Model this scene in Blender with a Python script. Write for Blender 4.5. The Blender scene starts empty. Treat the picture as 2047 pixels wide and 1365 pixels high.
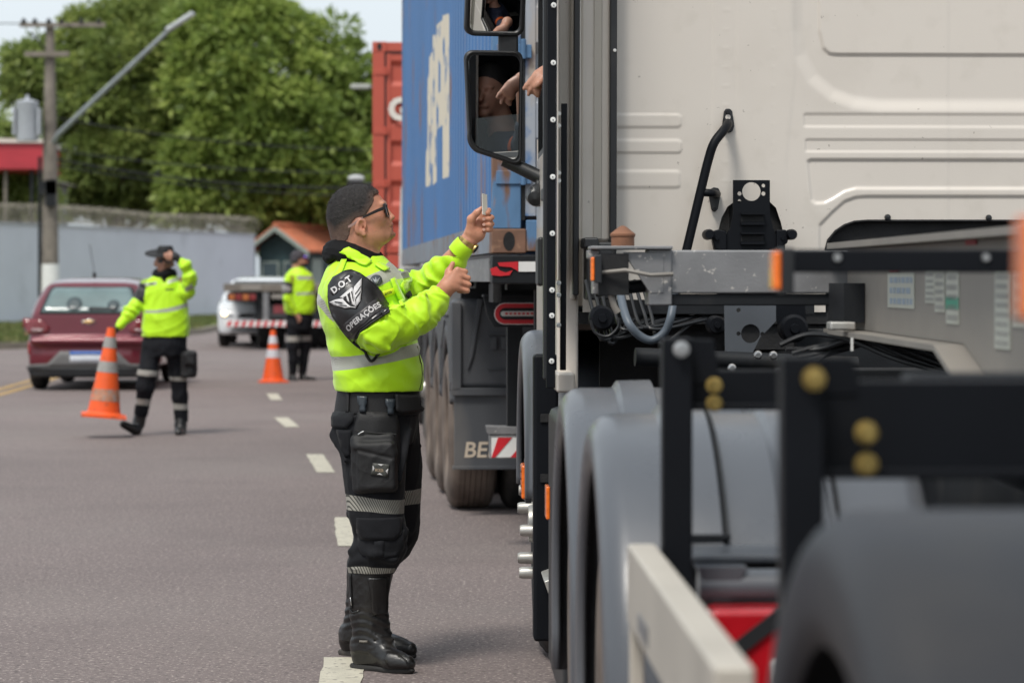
import bpy, bmesh, math, random
import numpy as np
from mathutils import Vector, Matrix, noise as mnoise
from mathutils.bvhtree import BVHTree
from mathutils.geometry import delaunay_2d_cdt
R = math.radians
sc = bpy.context.scene
col = sc.collection
random.seed(7); rng = np.random.default_rng(7)

# ---------------------------------------------------------------- camera
CAMH = 1.41
FPX = 5500.0            # focal length in pixels of the 2047 px wide photograph
cam_d = bpy.data.cameras.new("camera"); cam = bpy.data.objects.new("camera", cam_d); col.objects.link(cam)
cam.location = (0, 0, CAMH); cam.rotation_euler = (R(90), 0, 0)
cam_d.sensor_width = 36; cam_d.lens = 36 * FPX / 2047
cam_d.shift_y = -(682.5 - 559) / 2047
cam_d.clip_start = 0.1; cam_d.clip_end = 2000
cam_d.dof.use_dof = True; cam_d.dof.focus_distance = 9.85; cam_d.dof.aperture_fstop = 4.2
cam_d.dof.aperture_blades = 9
sc.camera = cam
# ---------------------------------------------------------------- light
SUN_EL, SUN_AZ = 58.0, 205.0
w = bpy.data.worlds.new("World"); sc.world = w; w.use_nodes = True
nt = w.node_tree; bg = nt.nodes['Background']
sky = nt.nodes.new('ShaderNodeTexSky'); sky.sky_type = 'NISHITA'; sky.sun_disc = False
sky.sun_elevation = R(SUN_EL); sky.sun_rotation = R(SUN_AZ); sky.air_density = 1.0; sky.dust_density = 4.0; sky.ozone_density = 1.0
hs = nt.nodes.new('ShaderNodeHueSaturation'); hs.inputs['Saturation'].default_value = 0.42; hs.inputs['Value'].default_value = 1.0
nt.links.new(sky.outputs[0], hs.inputs['Color'])
# thin cloud sheet: the overcast evens the sky towards a pale grey
tcw = nt.nodes.new('ShaderNodeTexCoord'); nzw = nt.nodes.new('ShaderNodeTexNoise'); nzw.inputs['Scale'].default_value = 3.0; nzw.inputs['Detail'].default_value = 5
nt.links.new(tcw.outputs['Generated'], nzw.inputs['Vector'])
mrw = nt.nodes.new('ShaderNodeMapRange'); mrw.inputs[3].default_value = 0.55; mrw.inputs[4].default_value = 0.9
nt.links.new(nzw.outputs[0], mrw.inputs[0])
mxw = nt.nodes.new('ShaderNodeMix'); mxw.data_type = 'RGBA'
nt.links.new(mrw.outputs[0], mxw.inputs[0]); nt.links.new(hs.outputs[0], mxw.inputs[6]); mxw.inputs[7].default_value = (5.4, 5.95, 6.35, 1)
nt.links.new(mxw.outputs[2], bg.inputs[0]); bg.inputs[1].default_value = 0.10
sd = bpy.data.lights.new("sun", 'SUN'); sun = bpy.data.objects.new("sun", sd); col.objects.link(sun)
sd.energy = 1.5; sd.angle = R(14); sd.color = (1.0, 0.95, 0.87)
_az = R(SUN_AZ); _el = R(SUN_EL)
_to = Vector((math.sin(_az) * math.cos(_el), math.cos(_az) * math.cos(_el), math.sin(_el)))
sun.rotation_euler = _to.to_track_quat('Z', 'Y').to_euler()
sc.view_settings.view_transform = 'Standard'; sc.view_settings.look = 'None'
sc.view_settings.exposure = 0.78; sc.view_settings.gamma = 1.0
sc.cycles.max_bounces = 6; sc.cycles.diffuse_bounces = 3; sc.cycles.glossy_bounces = 4; sc.cycles.transmission_bounces = 6
sc.cycles.transparent_max_bounces = 8; sc.cycles.caustics_reflective = False; sc.cycles.caustics_refractive = False
sc.cycles.sample_clamp_indirect = 6

# ---------------------------------------------------------------- helpers
def G(px, py):                      # ground point seen at a photograph pixel
    Y = CAMH * FPX / (py - 559.0); return ((px - 1023.5) * Y / FPX, Y)
def W(px, py, D):                   # world point at distance D seen at a photograph pixel
    return ((px - 1023.5) * D / FPX, D, CAMH + (559.0 - py) * D / FPX)
def tag(o, label=None, cat=None, group=None, kind=None):
    if label: o['label'] = label
    if cat: o['category'] = cat
    if group: o['group'] = group
    if kind: o['kind'] = kind
    return o
def empty(name, loc=(0, 0, 0), rz=0, label=None, cat=None, group=None):
    o = bpy.data.objects.new(name, None); col.objects.link(o); o.location = loc; o.rotation_euler = (0, 0, rz)
    o.empty_display_size = 0.2
    return tag(o, label, cat, group)
def mesh_obj(name, V, F, mat, parent=None, mi=None, smooth=True, angle=35):
    me = bpy.data.meshes.new(name)
    V = np.asarray(V, dtype=np.float32)
    if isinstance(F, np.ndarray):
        n, k = F.shape
        me.vertices.add(len(V)); me.vertices.foreach_set('co', V.ravel())
        me.loops.add(n * k); me.loops.foreach_set('vertex_index', F.astype(np.int32).ravel())
        me.polygons.add(n); me.polygons.foreach_set('loop_start', np.arange(0, n * k, k, dtype=np.int32))
        me.update(calc_edges=True)
    else:
        me.from_pydata([tuple(map(float, v)) for v in V], [], F)
    for m in (mat if isinstance(mat, (list, tuple)) else [mat]): me.materials.append(m)
    if mi is not None: me.polygons.foreach_set('material_index', np.asarray(mi, dtype=np.int32))
    if smooth:
        me.shade_smooth()
        if angle < 180: me.set_sharp_from_angle(angle=R(angle))
    me.update()
    o = bpy.data.objects.new(name, me); col.objects.link(o)
    if parent: o.parent = parent
    return o
def attr(o, name, vals):
    a = o.data.attributes.new(name, 'FLOAT', 'POINT'); a.data.foreach_set('value', np.asarray(vals, dtype=np.float32))
SPLIT = {'hose', 'screw', 'screw_socket', 'clip', 'wheel_nut_cover', 'wheel_nut', 'rubber_mount', 'louvre_slot', 'louvre', 'square_hole', 'rubber_plug', 'rail_foot', 'rail_bolt', 'latch_ear', 'latch_pin',
         'chassis_bolt', 'chassis_plate', 'cross_member', 'inner_cross_member', 'outrigger_bolt', 'lock_handle', 'bellows', 'bracket', 'stripe', 'spoke', 'window_seal', 'reflector_tape', 'hinge', 'lock_rod', 'lashing_ring', 'tail_lens'}
class MB:
    def __init__(s): s.V = []; s.F = []; s.M = []
    def add(s, V, F, m=0):
        b = len(s.V); s.V += [tuple(v) for v in V]; s.F += [tuple(b + i for i in f) for f in F]; s.M += [m] * len(F); return s
    def box(s, x0, x1, y0, y1, z0, z1, m=0, T=None):
        V = [(x, y, z) for x in (x0, x1) for y in (y0, y1) for z in (z0, z1)]
        if T is not None: V = [T @ Vector(v) for v in V]
        return s.add(V, [(0, 1, 3, 2), (4, 6, 7, 5), (0, 4, 5, 1), (2, 3, 7, 6), (0, 2, 6, 4), (1, 5, 7, 3)], m)
    def cyl(s, p0, p1, r0, r1=None, n=20, m=0):
        return s.tube([p0, p1], [r0, r0 if r1 is None else r1], n, m)
    def tube(s, pts, r, n=12, m=0, cap=True):
        P = [Vector(p) for p in pts]; k = len(P); rr = r if isinstance(r, (list, tuple)) else [r] * k
        V = []; F = []
        t0 = (P[1] - P[0]).normalized(); u = t0.orthogonal().normalized()
        for i in range(k):
            t = (P[min(i + 1, k - 1)] - P[max(i - 1, 0)]).normalized()
            u = (u - t * u.dot(t)); u = u.normalized() if u.length > 1e-6 else t.orthogonal().normalized()
            v = t.cross(u)
            for j in range(n):
                a = 2 * math.pi * j / n; V.append(P[i] + (u * math.cos(a) + v * math.sin(a)) * rr[i])
        for i in range(k - 1):
            for j in range(n):
                F.append((i * n + j, i * n + (j + 1) % n, (i + 1) * n + (j + 1) % n, (i + 1) * n + j))
        if cap: F.append(tuple(range(n - 1, -1, -1))); F.append(tuple((k - 1) * n + j for j in range(n)))
        return s.add(V, F, m)
    def lathe(s, prof, o, ax, n=32, m=0):        # prof: (radius, distance along the axis)
        o = Vector(o); ax = Vector(ax).normalized(); u = ax.orthogonal().normalized(); v = ax.cross(u); V = []; F = []
        k = len(prof)
        for (r, h) in prof:
            for j in range(n):
                a = 2 * math.pi * j / n; V.append(o + ax * h + (u * math.cos(a) + v * math.sin(a)) * r)
        for i in range(k - 1):
            for j in range(n):
                F.append((i * n + j, i * n + (j + 1) % n, (i + 1) * n + (j + 1) % n, (i + 1) * n + j))
        return s.add(V, F, m)
    def prism(s, poly, axis, a, b, m=0):         # poly in the two other axes, extruded along axis from a to b
        def mk(p, h):
            return (h, p[0], p[1]) if axis == 'x' else (p[0], h, p[1]) if axis == 'y' else (p[0], p[1], h)
        n = len(poly); V = [mk(p, a) for p in poly] + [mk(p, b) for p in poly]
        F = [tuple(range(n)), tuple(range(2 * n - 1, n - 1, -1))] + [(i, i + n, (i + 1) % n + n, (i + 1) % n) for i in range(n)]
        return s.add(V, F, m)
    def pieces(s):                                # connected pieces, each as an MB of its own
        p = list(range(len(s.V)))
        def f(a):
            while p[a] != a: p[a] = p[p[a]]; a = p[a]
            return a
        for fc in s.F:
            for v in fc[1:]: p[f(v)] = f(fc[0])
        g = {}
        for fc in s.F: g.setdefault(f(fc[0]), []).append(fc)
        out = []
        for fl in g.values():
            ids = sorted({v for fc in fl for v in fc}); mp = {v: i for i, v in enumerate(ids)}; m_ = MB(); m_.add([s.V[v] for v in ids], [tuple(mp[v] for v in fc) for fc in fl]); out.append(m_)
        return out
    def build(s, name, mat, parent=None, bevel=0, smooth=True, angle=35, seg=2):
        if name in SPLIT and not isinstance(mat, (list, tuple)):
            comps = s.pieces()
            if len(comps) > 1:
                os_ = [c.build(name, mat, parent, bevel, smooth, angle, seg) for c in comps]; return os_[0]
        o = mesh_obj(name, s.V, s.F, mat, parent, s.M if isinstance(mat, (list, tuple)) else None, smooth, angle)
        bm = bmesh.new(); bm.from_mesh(o.data); bmesh.ops.recalc_face_normals(bm, faces=bm.faces); bm.to_mesh(o.data); bm.free()
        if bevel:
            b = o.modifiers.new('bevel', 'BEVEL'); b.width = bevel; b.segments = seg; b.limit_method = 'ANGLE'; b.angle_limit = R(40); b.harden_normals = True
        return o
def rounded(x0, x1, z0, z1, r, n=6):
    P = []
    for (cx, cz, a0) in ((x1 - r, z1 - r, 0), (x0 + r, z1 - r, 90), (x0 + r, z0 + r, 180), (x1 - r, z0 + r, 270)):
        for i in range(n + 1):
            a = R(a0 + 90 * i / n); P.append((cx + r * math.cos(a), cz + r * math.sin(a)))
    return P
def polysd(x, z, poly):              # signed distance to a polygon, negative inside
    x = np.asarray(x, dtype=np.float64); z = np.asarray(z, dtype=np.float64)
    d = np.full(x.shape, 1e9); s = np.ones(x.shape); n = len(poly)
    for i in range(n):
        ax, az = poly[i]; bx, bz = poly[i - 1]
        ex, ez = bx - ax, bz - az; wx, wz = x - ax, z - az
        t = np.clip((wx * ex + wz * ez) / (ex * ex + ez * ez + 1e-12), 0, 1)
        d = np.minimum(d, (wx - ex * t) ** 2 + (wz - ez * t) ** 2)
        c1 = z >= az; c2 = z < bz; c3 = ex * wz > ez * wx
        s = np.where((c1 & c2 & c3) | (~c1 & ~c2 & ~c3), -s, s)
    return s * np.sqrt(d)
def sstep(a, b, x):
    t = np.clip((x - a) / (b - a), 0, 1); return t * t * (3 - 2 * t)

# ---------------------------------------------------------------- materials
def M(name, base, rough=0.5, metal=0.0, var=0.12, vscale=4.0, bump=0.0, bscale=60.0, dirt=(), spec=0.5, coat=0.0, mask=None, rvar=0.0, stretch=None, emit=None, sheen=0.0, trans=0.0, sss=0.0, hatch=None):
    m = bpy.data.materials.new(name); m.use_nodes = True; t = m.node_tree; N = t.nodes; L = t.links
    b = N['Principled BSDF']; b.inputs['Roughness'].default_value = rough; b.inputs['Metallic'].default_value = metal
    b.inputs['Specular IOR Level'].default_value = spec; b.inputs['Coat Weight'].default_value = coat; b.inputs['Coat Roughness'].default_value = 0.08
    if sheen: b.inputs['Sheen Weight'].default_value = sheen; b.inputs['Sheen Roughness'].default_value = 0.5
    if trans: b.inputs['Transmission Weight'].default_value = trans
    if sss: b.inputs['Subsurface Weight'].default_value = sss; b.inputs['Subsurface Radius'].default_value = (0.012, 0.004, 0.002); b.inputs['Subsurface Scale'].default_value = 1.0
    tc = N.new('ShaderNodeTexCoord'); src = tc.outputs['Object']
    if stretch:
        mp = N.new('ShaderNodeMapping'); mp.inputs['Scale'].default_value = stretch; L.new(src, mp.inputs[0]); vsrc = mp.outputs[0]
    else: vsrc = src
    def noise(scale, det=4, v=None):
        n = N.new('ShaderNodeTexNoise'); n.inputs['Scale'].default_value = scale; n.inputs['Detail'].default_value = det; L.new(v or vsrc, n.inputs['Vector']); return n.outputs[0]
    def mixc(f, a, c):
        x = N.new('ShaderNodeMix'); x.data_type = 'RGBA'
        for sock, val in ((x.inputs[0], f), (x.inputs[6], a), (x.inputs[7], c)):
            if isinstance(val, (tuple, list)): sock.default_value = (*val[:3], 1)
            elif isinstance(val, (int, float)): sock.default_value = val
            else: L.new(val, sock)
        return x.outputs[2]
    def rng_(v, a, b_, c=0.0, d=1.0):
        x = N.new('ShaderNodeMapRange'); x.inputs[1].default_value = a; x.inputs[2].default_value = b_; x.inputs[3].default_value = c; x.inputs[4].default_value = d; L.new(v, x.inputs[0]); return x.outputs[0]
    def mth(op, a, c):
        x = N.new('ShaderNodeMath'); x.operation = op
        for sock, val in ((x.inputs[0], a), (x.inputs[1], c)):
            if isinstance(val, (int, float)): sock.default_value = val
            else: L.new(val, sock)
        return x.outputs[0]
    lo = tuple(c * (1 - var) for c in base); hi = tuple(min(1, c * (1 + var)) for c in base)
    c = mixc(rng_(noise(vscale), 0.3, 0.7), lo, hi)
    for dd in dirt:                   # (colour, scale, threshold, softness[, amount])
        amt = dd[4] if len(dd) > 4 else 1.0
        c = mixc(rng_(noise(dd[1], 6), dd[2], dd[2] + dd[3], 0, amt), c, dd[0])
    ro = rough
    if mask:                          # attribute masks: (attr, colour, softness, roughness or None, options)
        for mk in mask:
            a = N.new('ShaderNodeAttribute'); a.attribute_name = mk[0]
            f = rng_(a.outputs['Fac'], -mk[2], mk[2], 1.0, 0.0)
            cc = mk[1]; opt = mk[4] if len(mk) > 4 else None
            if opt and opt[0] == 'hatch':    # diagonal printed lines
                sp = N.new('ShaderNodeSeparateXYZ'); L.new(src, sp.inputs[0])
                q = mth('ADD', mth('MULTIPLY', sp.outputs[0], opt[1]), mth('MULTIPLY', sp.outputs[2], opt[2]))
                q = mth('ADD', q, mth('MULTIPLY', sp.outputs[1], opt[1] * 0.6))
                fr = mth('FRACT', q, 0.0)
                cc = mixc(rng_(fr, 0.60, 0.70), cc, opt[3])
            elif opt and opt[0] == 'noise':
                f = mth('MULTIPLY', f, rng_(noise(opt[1], 8, src), opt[2], opt[3]))
            c = mixc(f, c, cc)
            if mk[3] is not None:
                x = N.new('ShaderNodeMix'); x.data_type = 'FLOAT'; L.new(f, x.inputs[0])
                if isinstance(ro, (int, float)): x.inputs[2].default_value = ro
                else: L.new(ro, x.inputs[2])
                x.inputs[3].default_value = mk[3]; ro = x.outputs[0]
    L.new(c, b.inputs['Base Color'])
    if not isinstance(ro, (int, float)): L.new(ro, b.inputs['Roughness'])
    elif rvar: L.new(rng_(noise(vscale * 2.3), 0.3, 0.7, max(0.02, rough - rvar), min(1, rough + rvar)), b.inputs['Roughness'])
    if bump:
        bp = N.new('ShaderNodeBump'); bp.inputs['Strength'].default_value = 1.0; bp.inputs['Distance'].default_value = bump
        L.new(noise(bscale, 5), bp.inputs['Height']); L.new(bp.outputs[0], b.inputs['Normal'])
    if emit: b.inputs['Emission Color'].default_value = (*emit[0], 1); b.inputs['Emission Strength'].default_value = emit[1]
    return m
DUST = (0.23, 0.19, 0.16)
mat_black = M('black_plastic', (0.010, 0.011, 0.013), 0.45, var=0.2, bump=0.0004, bscale=300, dirt=(((0.07, 0.065, 0.06), 3, 0.6, 0.25, 0.35),))
mat_frame = M('dark_chassis_paint', (0.012, 0.0135, 0.016), 0.55, spec=.25, var=0.25, vscale=7, bump=0.0006, bscale=150, dirt=(((0.10, 0.09, 0.075), 5, 0.58, 0.3, 0.4),))
mat_deep = M('grime_and_shade_black', (0.01, 0.01, 0.011), 0.8, var=0.4, vscale=9, bump=0.002, bscale=60)  # near-black for grimy parts, also standing in for shade in dark spaces
mat_tyre = M('tyre_rubber', (0.012, 0.0115, 0.0115), 0.8, var=0.25, vscale=8, bump=0.001, bscale=160, dirt=((DUST, 4, 0.5, 0.35, 0.35),))
mat_tyre_dusty = M('dusty_tyre_rubber', (0.13, 0.10, 0.082), 0.9, var=0.3, vscale=6, bump=0.001, bscale=160, dirt=(((0.20, 0.16, 0.13), 5, 0.45, 0.3, 0.8),))
mat_cab = M('cream_cab_paint', (0.61, 0.562, 0.505), 0.36, var=0.025, vscale=1.6, coat=0.35, bump=0.0002, bscale=220, dirt=(((0.40, 0.35, 0.29), 2.2, 0.56, 0.3, 0.30), ((0.22, 0.19, 0.16), 38, 0.715, 0.02, 0.55), ((0.46, 0.42, 0.36), 9, 0.56, 0.2, 0.35)), rvar=0.08)
mat_cabdark = M('shaded_cab_rib_paint', (0.44, 0.41, 0.36), 0.4, var=0.03)  # cab cream darkened: shade of ribs and recesses put into the colour
mat_fender = M('grey_fender_plastic', (0.078, 0.085, 0.098), 0.33, var=0.07, vscale=3, bump=0.0003, bscale=250, dirt=(((0.16, 0.152, 0.145), 2.5, 0.55, 0.3, 0.4),), rvar=0.08, coat=0.12, stretch=(1, 1, 0.5))
mat_galv = M('dusty_grey_steel', (0.20, 0.20, 0.205), 0.5, metal=0.2, var=0.2, vscale=6, bump=0.0006, bscale=120, dirt=(((0.5, 0.47, 0.43), 40, 0.62, 0.05, 0.8), ((0.11, 0.10, 0.095), 4, 0.6, 0.2, 0.6)))
mat_web = M('dull_grey_beam_paint', (0.235, 0.215, 0.19), 0.6, var=0.08, vscale=4, dirt=(((0.30, 0.26, 0.21), 4, 0.55, 0.3, 0.6),))
mat_rust = M('rusty_steel', (0.17, 0.075, 0.04), 0.75, var=0.35, vscale=14, bump=0.001, bscale=90, dirt=(((0.32, 0.16, 0.08), 18, 0.55, 0.2, 0.8), ((0.28, 0.30, 0.33), 7, 0.62, 0.08, 0.8)))
mat_orange = M('amber_lens', (0.85, 0.17, 0.015), 0.25, var=0.15, vscale=60, coat=0.5)
mat_red = M('red_lens', (0.42, 0.008, 0.015), 0.2, var=0.1, vscale=30, coat=0.6)
mat_white = M('white_paint', (0.72, 0.72, 0.70), 0.4, var=0.05, dirt=(((0.4, 0.37, 0.33), 4, 0.6, 0.3, 0.4),))
mat_redpaint = M('red_reflective_tape', (0.55, 0.02, 0.03), 0.35, var=0.1)
mat_brass = M('yellow_zinc_bolt', (0.36, 0.26, 0.085), 0.38, metal=0.8, var=0.35, vscale=40)
mat_steel = M('bright_steel', (0.55, 0.55, 0.55), 0.3, metal=0.9, var=0.15, vscale=30)
mat_alu = M('cast_aluminium', (0.5, 0.49, 0.46), 0.42, metal=0.6, var=0.15, vscale=20, dirt=((DUST, 9, 0.55, 0.2, 0.5),))
mat_hose = M('grey_blue_hose', (0.08, 0.10, 0.125), 0.45, var=0.1)
mat_bracket = M('satin_black_bracket', (0.0055, 0.0065, 0.0090), 0.5, spec=.14, var=0.15, bump=0.0003, bscale=400)
# ================================================================= SETTING
mat_asphalt = M('asphalt', (0.166, 0.134, 0.128), 0.85, var=0.09, vscale=0.35, bump=0.004, bscale=110,
                dirt=(((0.42, 0.36, 0.33), 56, 0.575, 0.05, 0.7), ((0.055, 0.045, 0.045), 44, 0.575, 0.06, 0.7), ((0.115, 0.092, 0.09), 0.9, 0.52, 0.3, 0.5), ((0.10, 0.08, 0.08), 5.0, 0.60, 0.15, 0.35), ((0.21, 0.185, 0.17), 0.33, 0.50, 0.2, 0.35)))
mat_mark = M('worn_road_paint', (0.50, 0.47, 0.38), 0.7, var=0.1, vscale=12, bump=0.002, bscale=120, dirt=(((0.16, 0.14, 0.13), 28, 0.60, 0.05, 0.9), ((0.36, 0.33, 0.28), 9, 0.5, 0.3, 0.6)))
mat_yellow = M('worn_yellow_road_paint', (0.45, 0.28, 0.08), 0.7, var=0.15, vscale=6, dirt=(((0.13, 0.11, 0.10), 12, 0.5, 0.1, 0.8),))
mat_grass = M('dry_verge_grass', (0.10, 0.13, 0.035), 0.9, var=0.4, vscale=1.5, bump=0.02, bscale=30, dirt=(((0.22, 0.18, 0.09), 0.8, 0.5, 0.2, 0.8),))
mat_soil = M('bare_soil', (0.24, 0.19, 0.13), 0.95, var=0.2, vscale=1.0, bump=0.01, bscale=30)
mat_wall = M('pale_blue_wall_render', (0.60, 0.62, 0.68), 0.85, var=0.06, vscale=0.5, bump=0.003, bscale=20, dirt=(((0.24, 0.25, 0.28), 0.6, 0.55, 0.2, 0.5),))

def grid_sheet(x0, x1, y0, y1, z, nx, ny, name, mat):
    V = [(x0 + (x1 - x0) * i / nx, y0 + (y1 - y0) * j / ny, z) for j in range(ny + 1) for i in range(nx + 1)]
    F = [(j * (nx + 1) + i, j * (nx + 1) + i + 1, (j + 1) * (nx + 1) + i + 1, (j + 1) * (nx + 1) + i) for j in range(ny) for i in range(nx)]
    return mesh_obj(name, V, F, mat)
tag(grid_sheet(-600, 600, -100, 1200, -0.02, 4, 4, 'ground', mat_soil), kind='structure')
tag(grid_sheet(-60, 30, -12, 130, 0.0, 4, 6, 'road', mat_asphalt), kind='structure')

def sheet(name, pts, z, mat, **k):
    return tag(mesh_obj(name, [(x, y, z) for x, y in pts], [tuple(range(len(pts)))], mat, smooth=False), **k)
# grass verge between the road and the wall, with a low kerb
vg = [(-40, 45), (-12.6, 52), (-9.9, 56.5), (-8.9, 64), (-8.2, 72), (-8.6, 84), (-10, 99), (-60, 99), (-60, 45)]
mb = MB(); mb.prism(vg, 'z', 0.02, 0.12); tag(mb.build('verge', mat_grass), kind='structure')
kb = MB()
for i in range(6):
    a = Vector((*vg[i], 0)); b = Vector((*vg[i + 1], 0)); d = (b - a).normalized(); n = Vector((d.y, -d.x, 0)) * 0.14
    kb.add([a, b, b + n, a + n, a + Vector((0, 0, .135)), b + Vector((0, 0, .135)), b + n + Vector((0, 0, .135)), a + n + Vector((0, 0, .135))],
           [(4, 5, 6, 7), (0, 4, 7, 3), (1, 2, 6, 5), (2, 3, 7, 6), (0, 1, 5, 4)])
tag(kb.build('kerb', M('kerb_concrete', (0.22, 0.19, 0.15), 0.9)), kind='structure')
# grass blades on the verge
V = []; F = []
N = 26000
gx = rng.uniform(-17, -8.3, N); gy = rng.uniform(53, 97, N)
inside = polysd(gx, gy, vg) < -0.1
gx = gx[inside]; gy = gy[inside]; n = len(gx); h = rng.uniform(0.05, 0.17, n); a = rng.uniform(0, 6.28, n); wd = 0.035
bx = np.cos(a) * wd; by = np.sin(a) * wd; lx = rng.normal(0, .04, n); ly = rng.normal(0, .04, n)
V = np.empty((n, 3, 3)); V[:, 0] = np.stack([gx - bx, gy - by, np.full(n, .11)], 1); V[:, 1] = np.stack([gx + bx, gy + by, np.full(n, .11)], 1); V[:, 2] = np.stack([gx + lx, gy + ly, .11 + h], 1)
tag(mesh_obj('grass', V.reshape(-1, 3), np.arange(3 * n).reshape(-1, 3), mat_grass, smooth=False), 'thin dry green grass on the verge below the pale blue wall', 'grass', kind='stuff')

# lane dashes (ground points read off the picture, laid along the bend of the road)
dashes = [((660, 1315), (742, 1315), None), ((680, 1035), (710, 1090), 1), ((622, 908), (678, 944), 1), ((550, 835), (592, 853), 1), ((538, 787), (562, 800), 1)]
def dash(cx, y0, y1, w, slope, name='lane_dash'):
    L = y1 - y0; pts = []
    x0 = cx - slope * L / 2
    c = [(x0 - w / 2, y0), (x0 + w / 2, y0), (x0 + slope * L + w / 2, y1), (x0 + slope * L - w / 2, y1)]
    n = 14; V = []; F = []
    for j in range(n + 1):
        t = j / n
        for s_ in (0, 1):
            a = Vector((*c[0 + s_], 0)); b = Vector((*c[3 - s_], 0)); p = a.lerp(b, t)
            p.x += random.uniform(-.006, .006); p.y += random.uniform(-.01, .01) * (t in (0, 1)); p.z = 0.004; V.append(p)
    for j in range(n): F.append((2 * j, 2 * j + 1, 2 * j + 3, 2 * j + 2))
    o = mesh_obj(name, V, F, mat_mark, smooth=False); tag(o, kind='structure')
dash(-.595, 8.5, 10.26, .150, -.03); dash(-.93, 14.55, 16.3, .115, -.075); dash(-1.475, 20.1, 22.2, .135, -.115)
dash(-2.23, 26.3, 28.1, .14, -.145); dash(-2.86, 32.2, 34.0, .135, -.12); dash(-3.36, 38.2, 39.4, .14, -.12); dash(-3.55, 44.2, 46, .14, -.10)
for dx in (0, .24):
    pts = [(-6.46 + dx, 28), (-6.58 + dx, 34), (-6.95 + dx, 42), (-7.5 + dx, 52), (-7.38 + dx, 52), (-6.83 + dx, 42), (-6.46 + dx, 34), (-6.34 + dx, 28)]
    sheet('centre_line', pts, 0.004, mat_yellow, kind='structure')
# boundary wall with coping and razor wire
WA = Vector((-14.7, 79.0, 0)); WB = Vector((-9.36, 100.0, 0)); wd_ = (WB - WA).normalized(); WL = WA - wd_ * 45
wall = empty('boundary_wall', (WA + WB) / 2, 0, 'long pale blue rendered wall behind the red hatchback, topped with razor wire', 'wall')
wn = Vector((-wd_.y, wd_.x, 0)) * 0.2
def along(t, h=0, off=0): return WB + (WL - WB) * t + Vector((0, 0, h)) + wn.normalized() * off - wall.location
mb = MB(); q = [along(0), along(1), along(1, off=.2), along(0, off=.2)]
mb.add(q + [p + Vector((0, 0, 3.0)) for p in q], [(0, 1, 5, 4), (1, 2, 6, 5), (2, 3, 7, 6), (3, 0, 4, 7), (4, 5, 6, 7)]); mb.build('wall_panel', mat_wall, wall)
q = [along(-.001, 3.0, -.04), along(1.001, 3.0, -.04), along(1.001, 3.0, .24), along(-.001, 3.0, .24)]
mb = MB(); mb.add(q + [p + Vector((0, 0, .07)) for p in q], [(0, 1, 5, 4), (1, 2, 6, 5), (2, 3, 7, 6), (3, 0, 4, 7), (4, 5, 6, 7), (0, 3, 2, 1)]); mb.build('coping', M('wall_coping', (0.46, 0.47, 0.50), .9), wall)
mat_wire = M('weathered_razor_wire', (0.24, 0.22, 0.18), 0.7, metal=0.2, var=0.5, vscale=3)
mb = MB(); n = 1500
pts = []
for k in range(2):
    pts = []
    for i in range(n):
        t = i / n * .55; a = i * 2 * math.pi / 7.0 + k; rr = .27 + .03 * math.sin(i * .37)
        c = along(t, 3.36 + .04 * math.sin(i * .011 + k), .1 - .1 * k); pts.append(c + wn.normalized() * rr * math.cos(a) + Vector((0, 0, rr * math.sin(a))) + wd_ * random.uniform(-.06, .06))
    mb.tube(pts, .006, 4)
mb.build('razor_wire', mat_wire, wall, smooth=False)

# ---------------------------------------------------------------- trees
mat_bark = M('tree_bark', (0.09, 0.07, 0.05), 0.95, var=0.3, vscale=3, bump=0.02, bscale=12)
def leafmat(name, a, b, c):
    m = bpy.data.materials.new(name); m.use_nodes = True; t = m.node_tree; bs = t.nodes['Principled BSDF']
    at = t.nodes.new('ShaderNodeAttribute'); at.attribute_name = 'leaf_hue'; r = t.nodes.new('ShaderNodeValToRGB')
    r.color_ramp.elements[0].color = (*a, 1); r.color_ramp.elements[1].color = (*c, 1); e = r.color_ramp.elements.new(.5); e.color = (*b, 1)
    t.links.new(at.outputs['Fac'], r.inputs[0]); t.links.new(r.outputs[0], bs.inputs['Base Color']); bs.inputs['Roughness'].default_value = .45
    bs.inputs['Specular IOR Level'].default_value = .3
    tr = t.nodes.new('ShaderNodeBsdfTranslucent'); t.links.new(r.outputs[0], tr.inputs[0]); mx = t.nodes.new('ShaderNodeMixShader'); mx.inputs[0].default_value = .48
    t.links.new(bs.outputs[0], mx.inputs[1]); t.links.new(tr.outputs[0], mx.inputs[2]); t.links.new(mx.outputs[0], t.nodes['Material Output'].inputs[0]); return m
leaf_m = leafmat('mango_leaves', (0.085, 0.135, 0.035), (0.25, 0.335, 0.08), (0.52, 0.60, 0.17))
leaf_m2 = leafmat('dark_leaves', (0.085, 0.125, 0.04), (0.22, 0.285, 0.08), (0.45, 0.50, 0.15))
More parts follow.
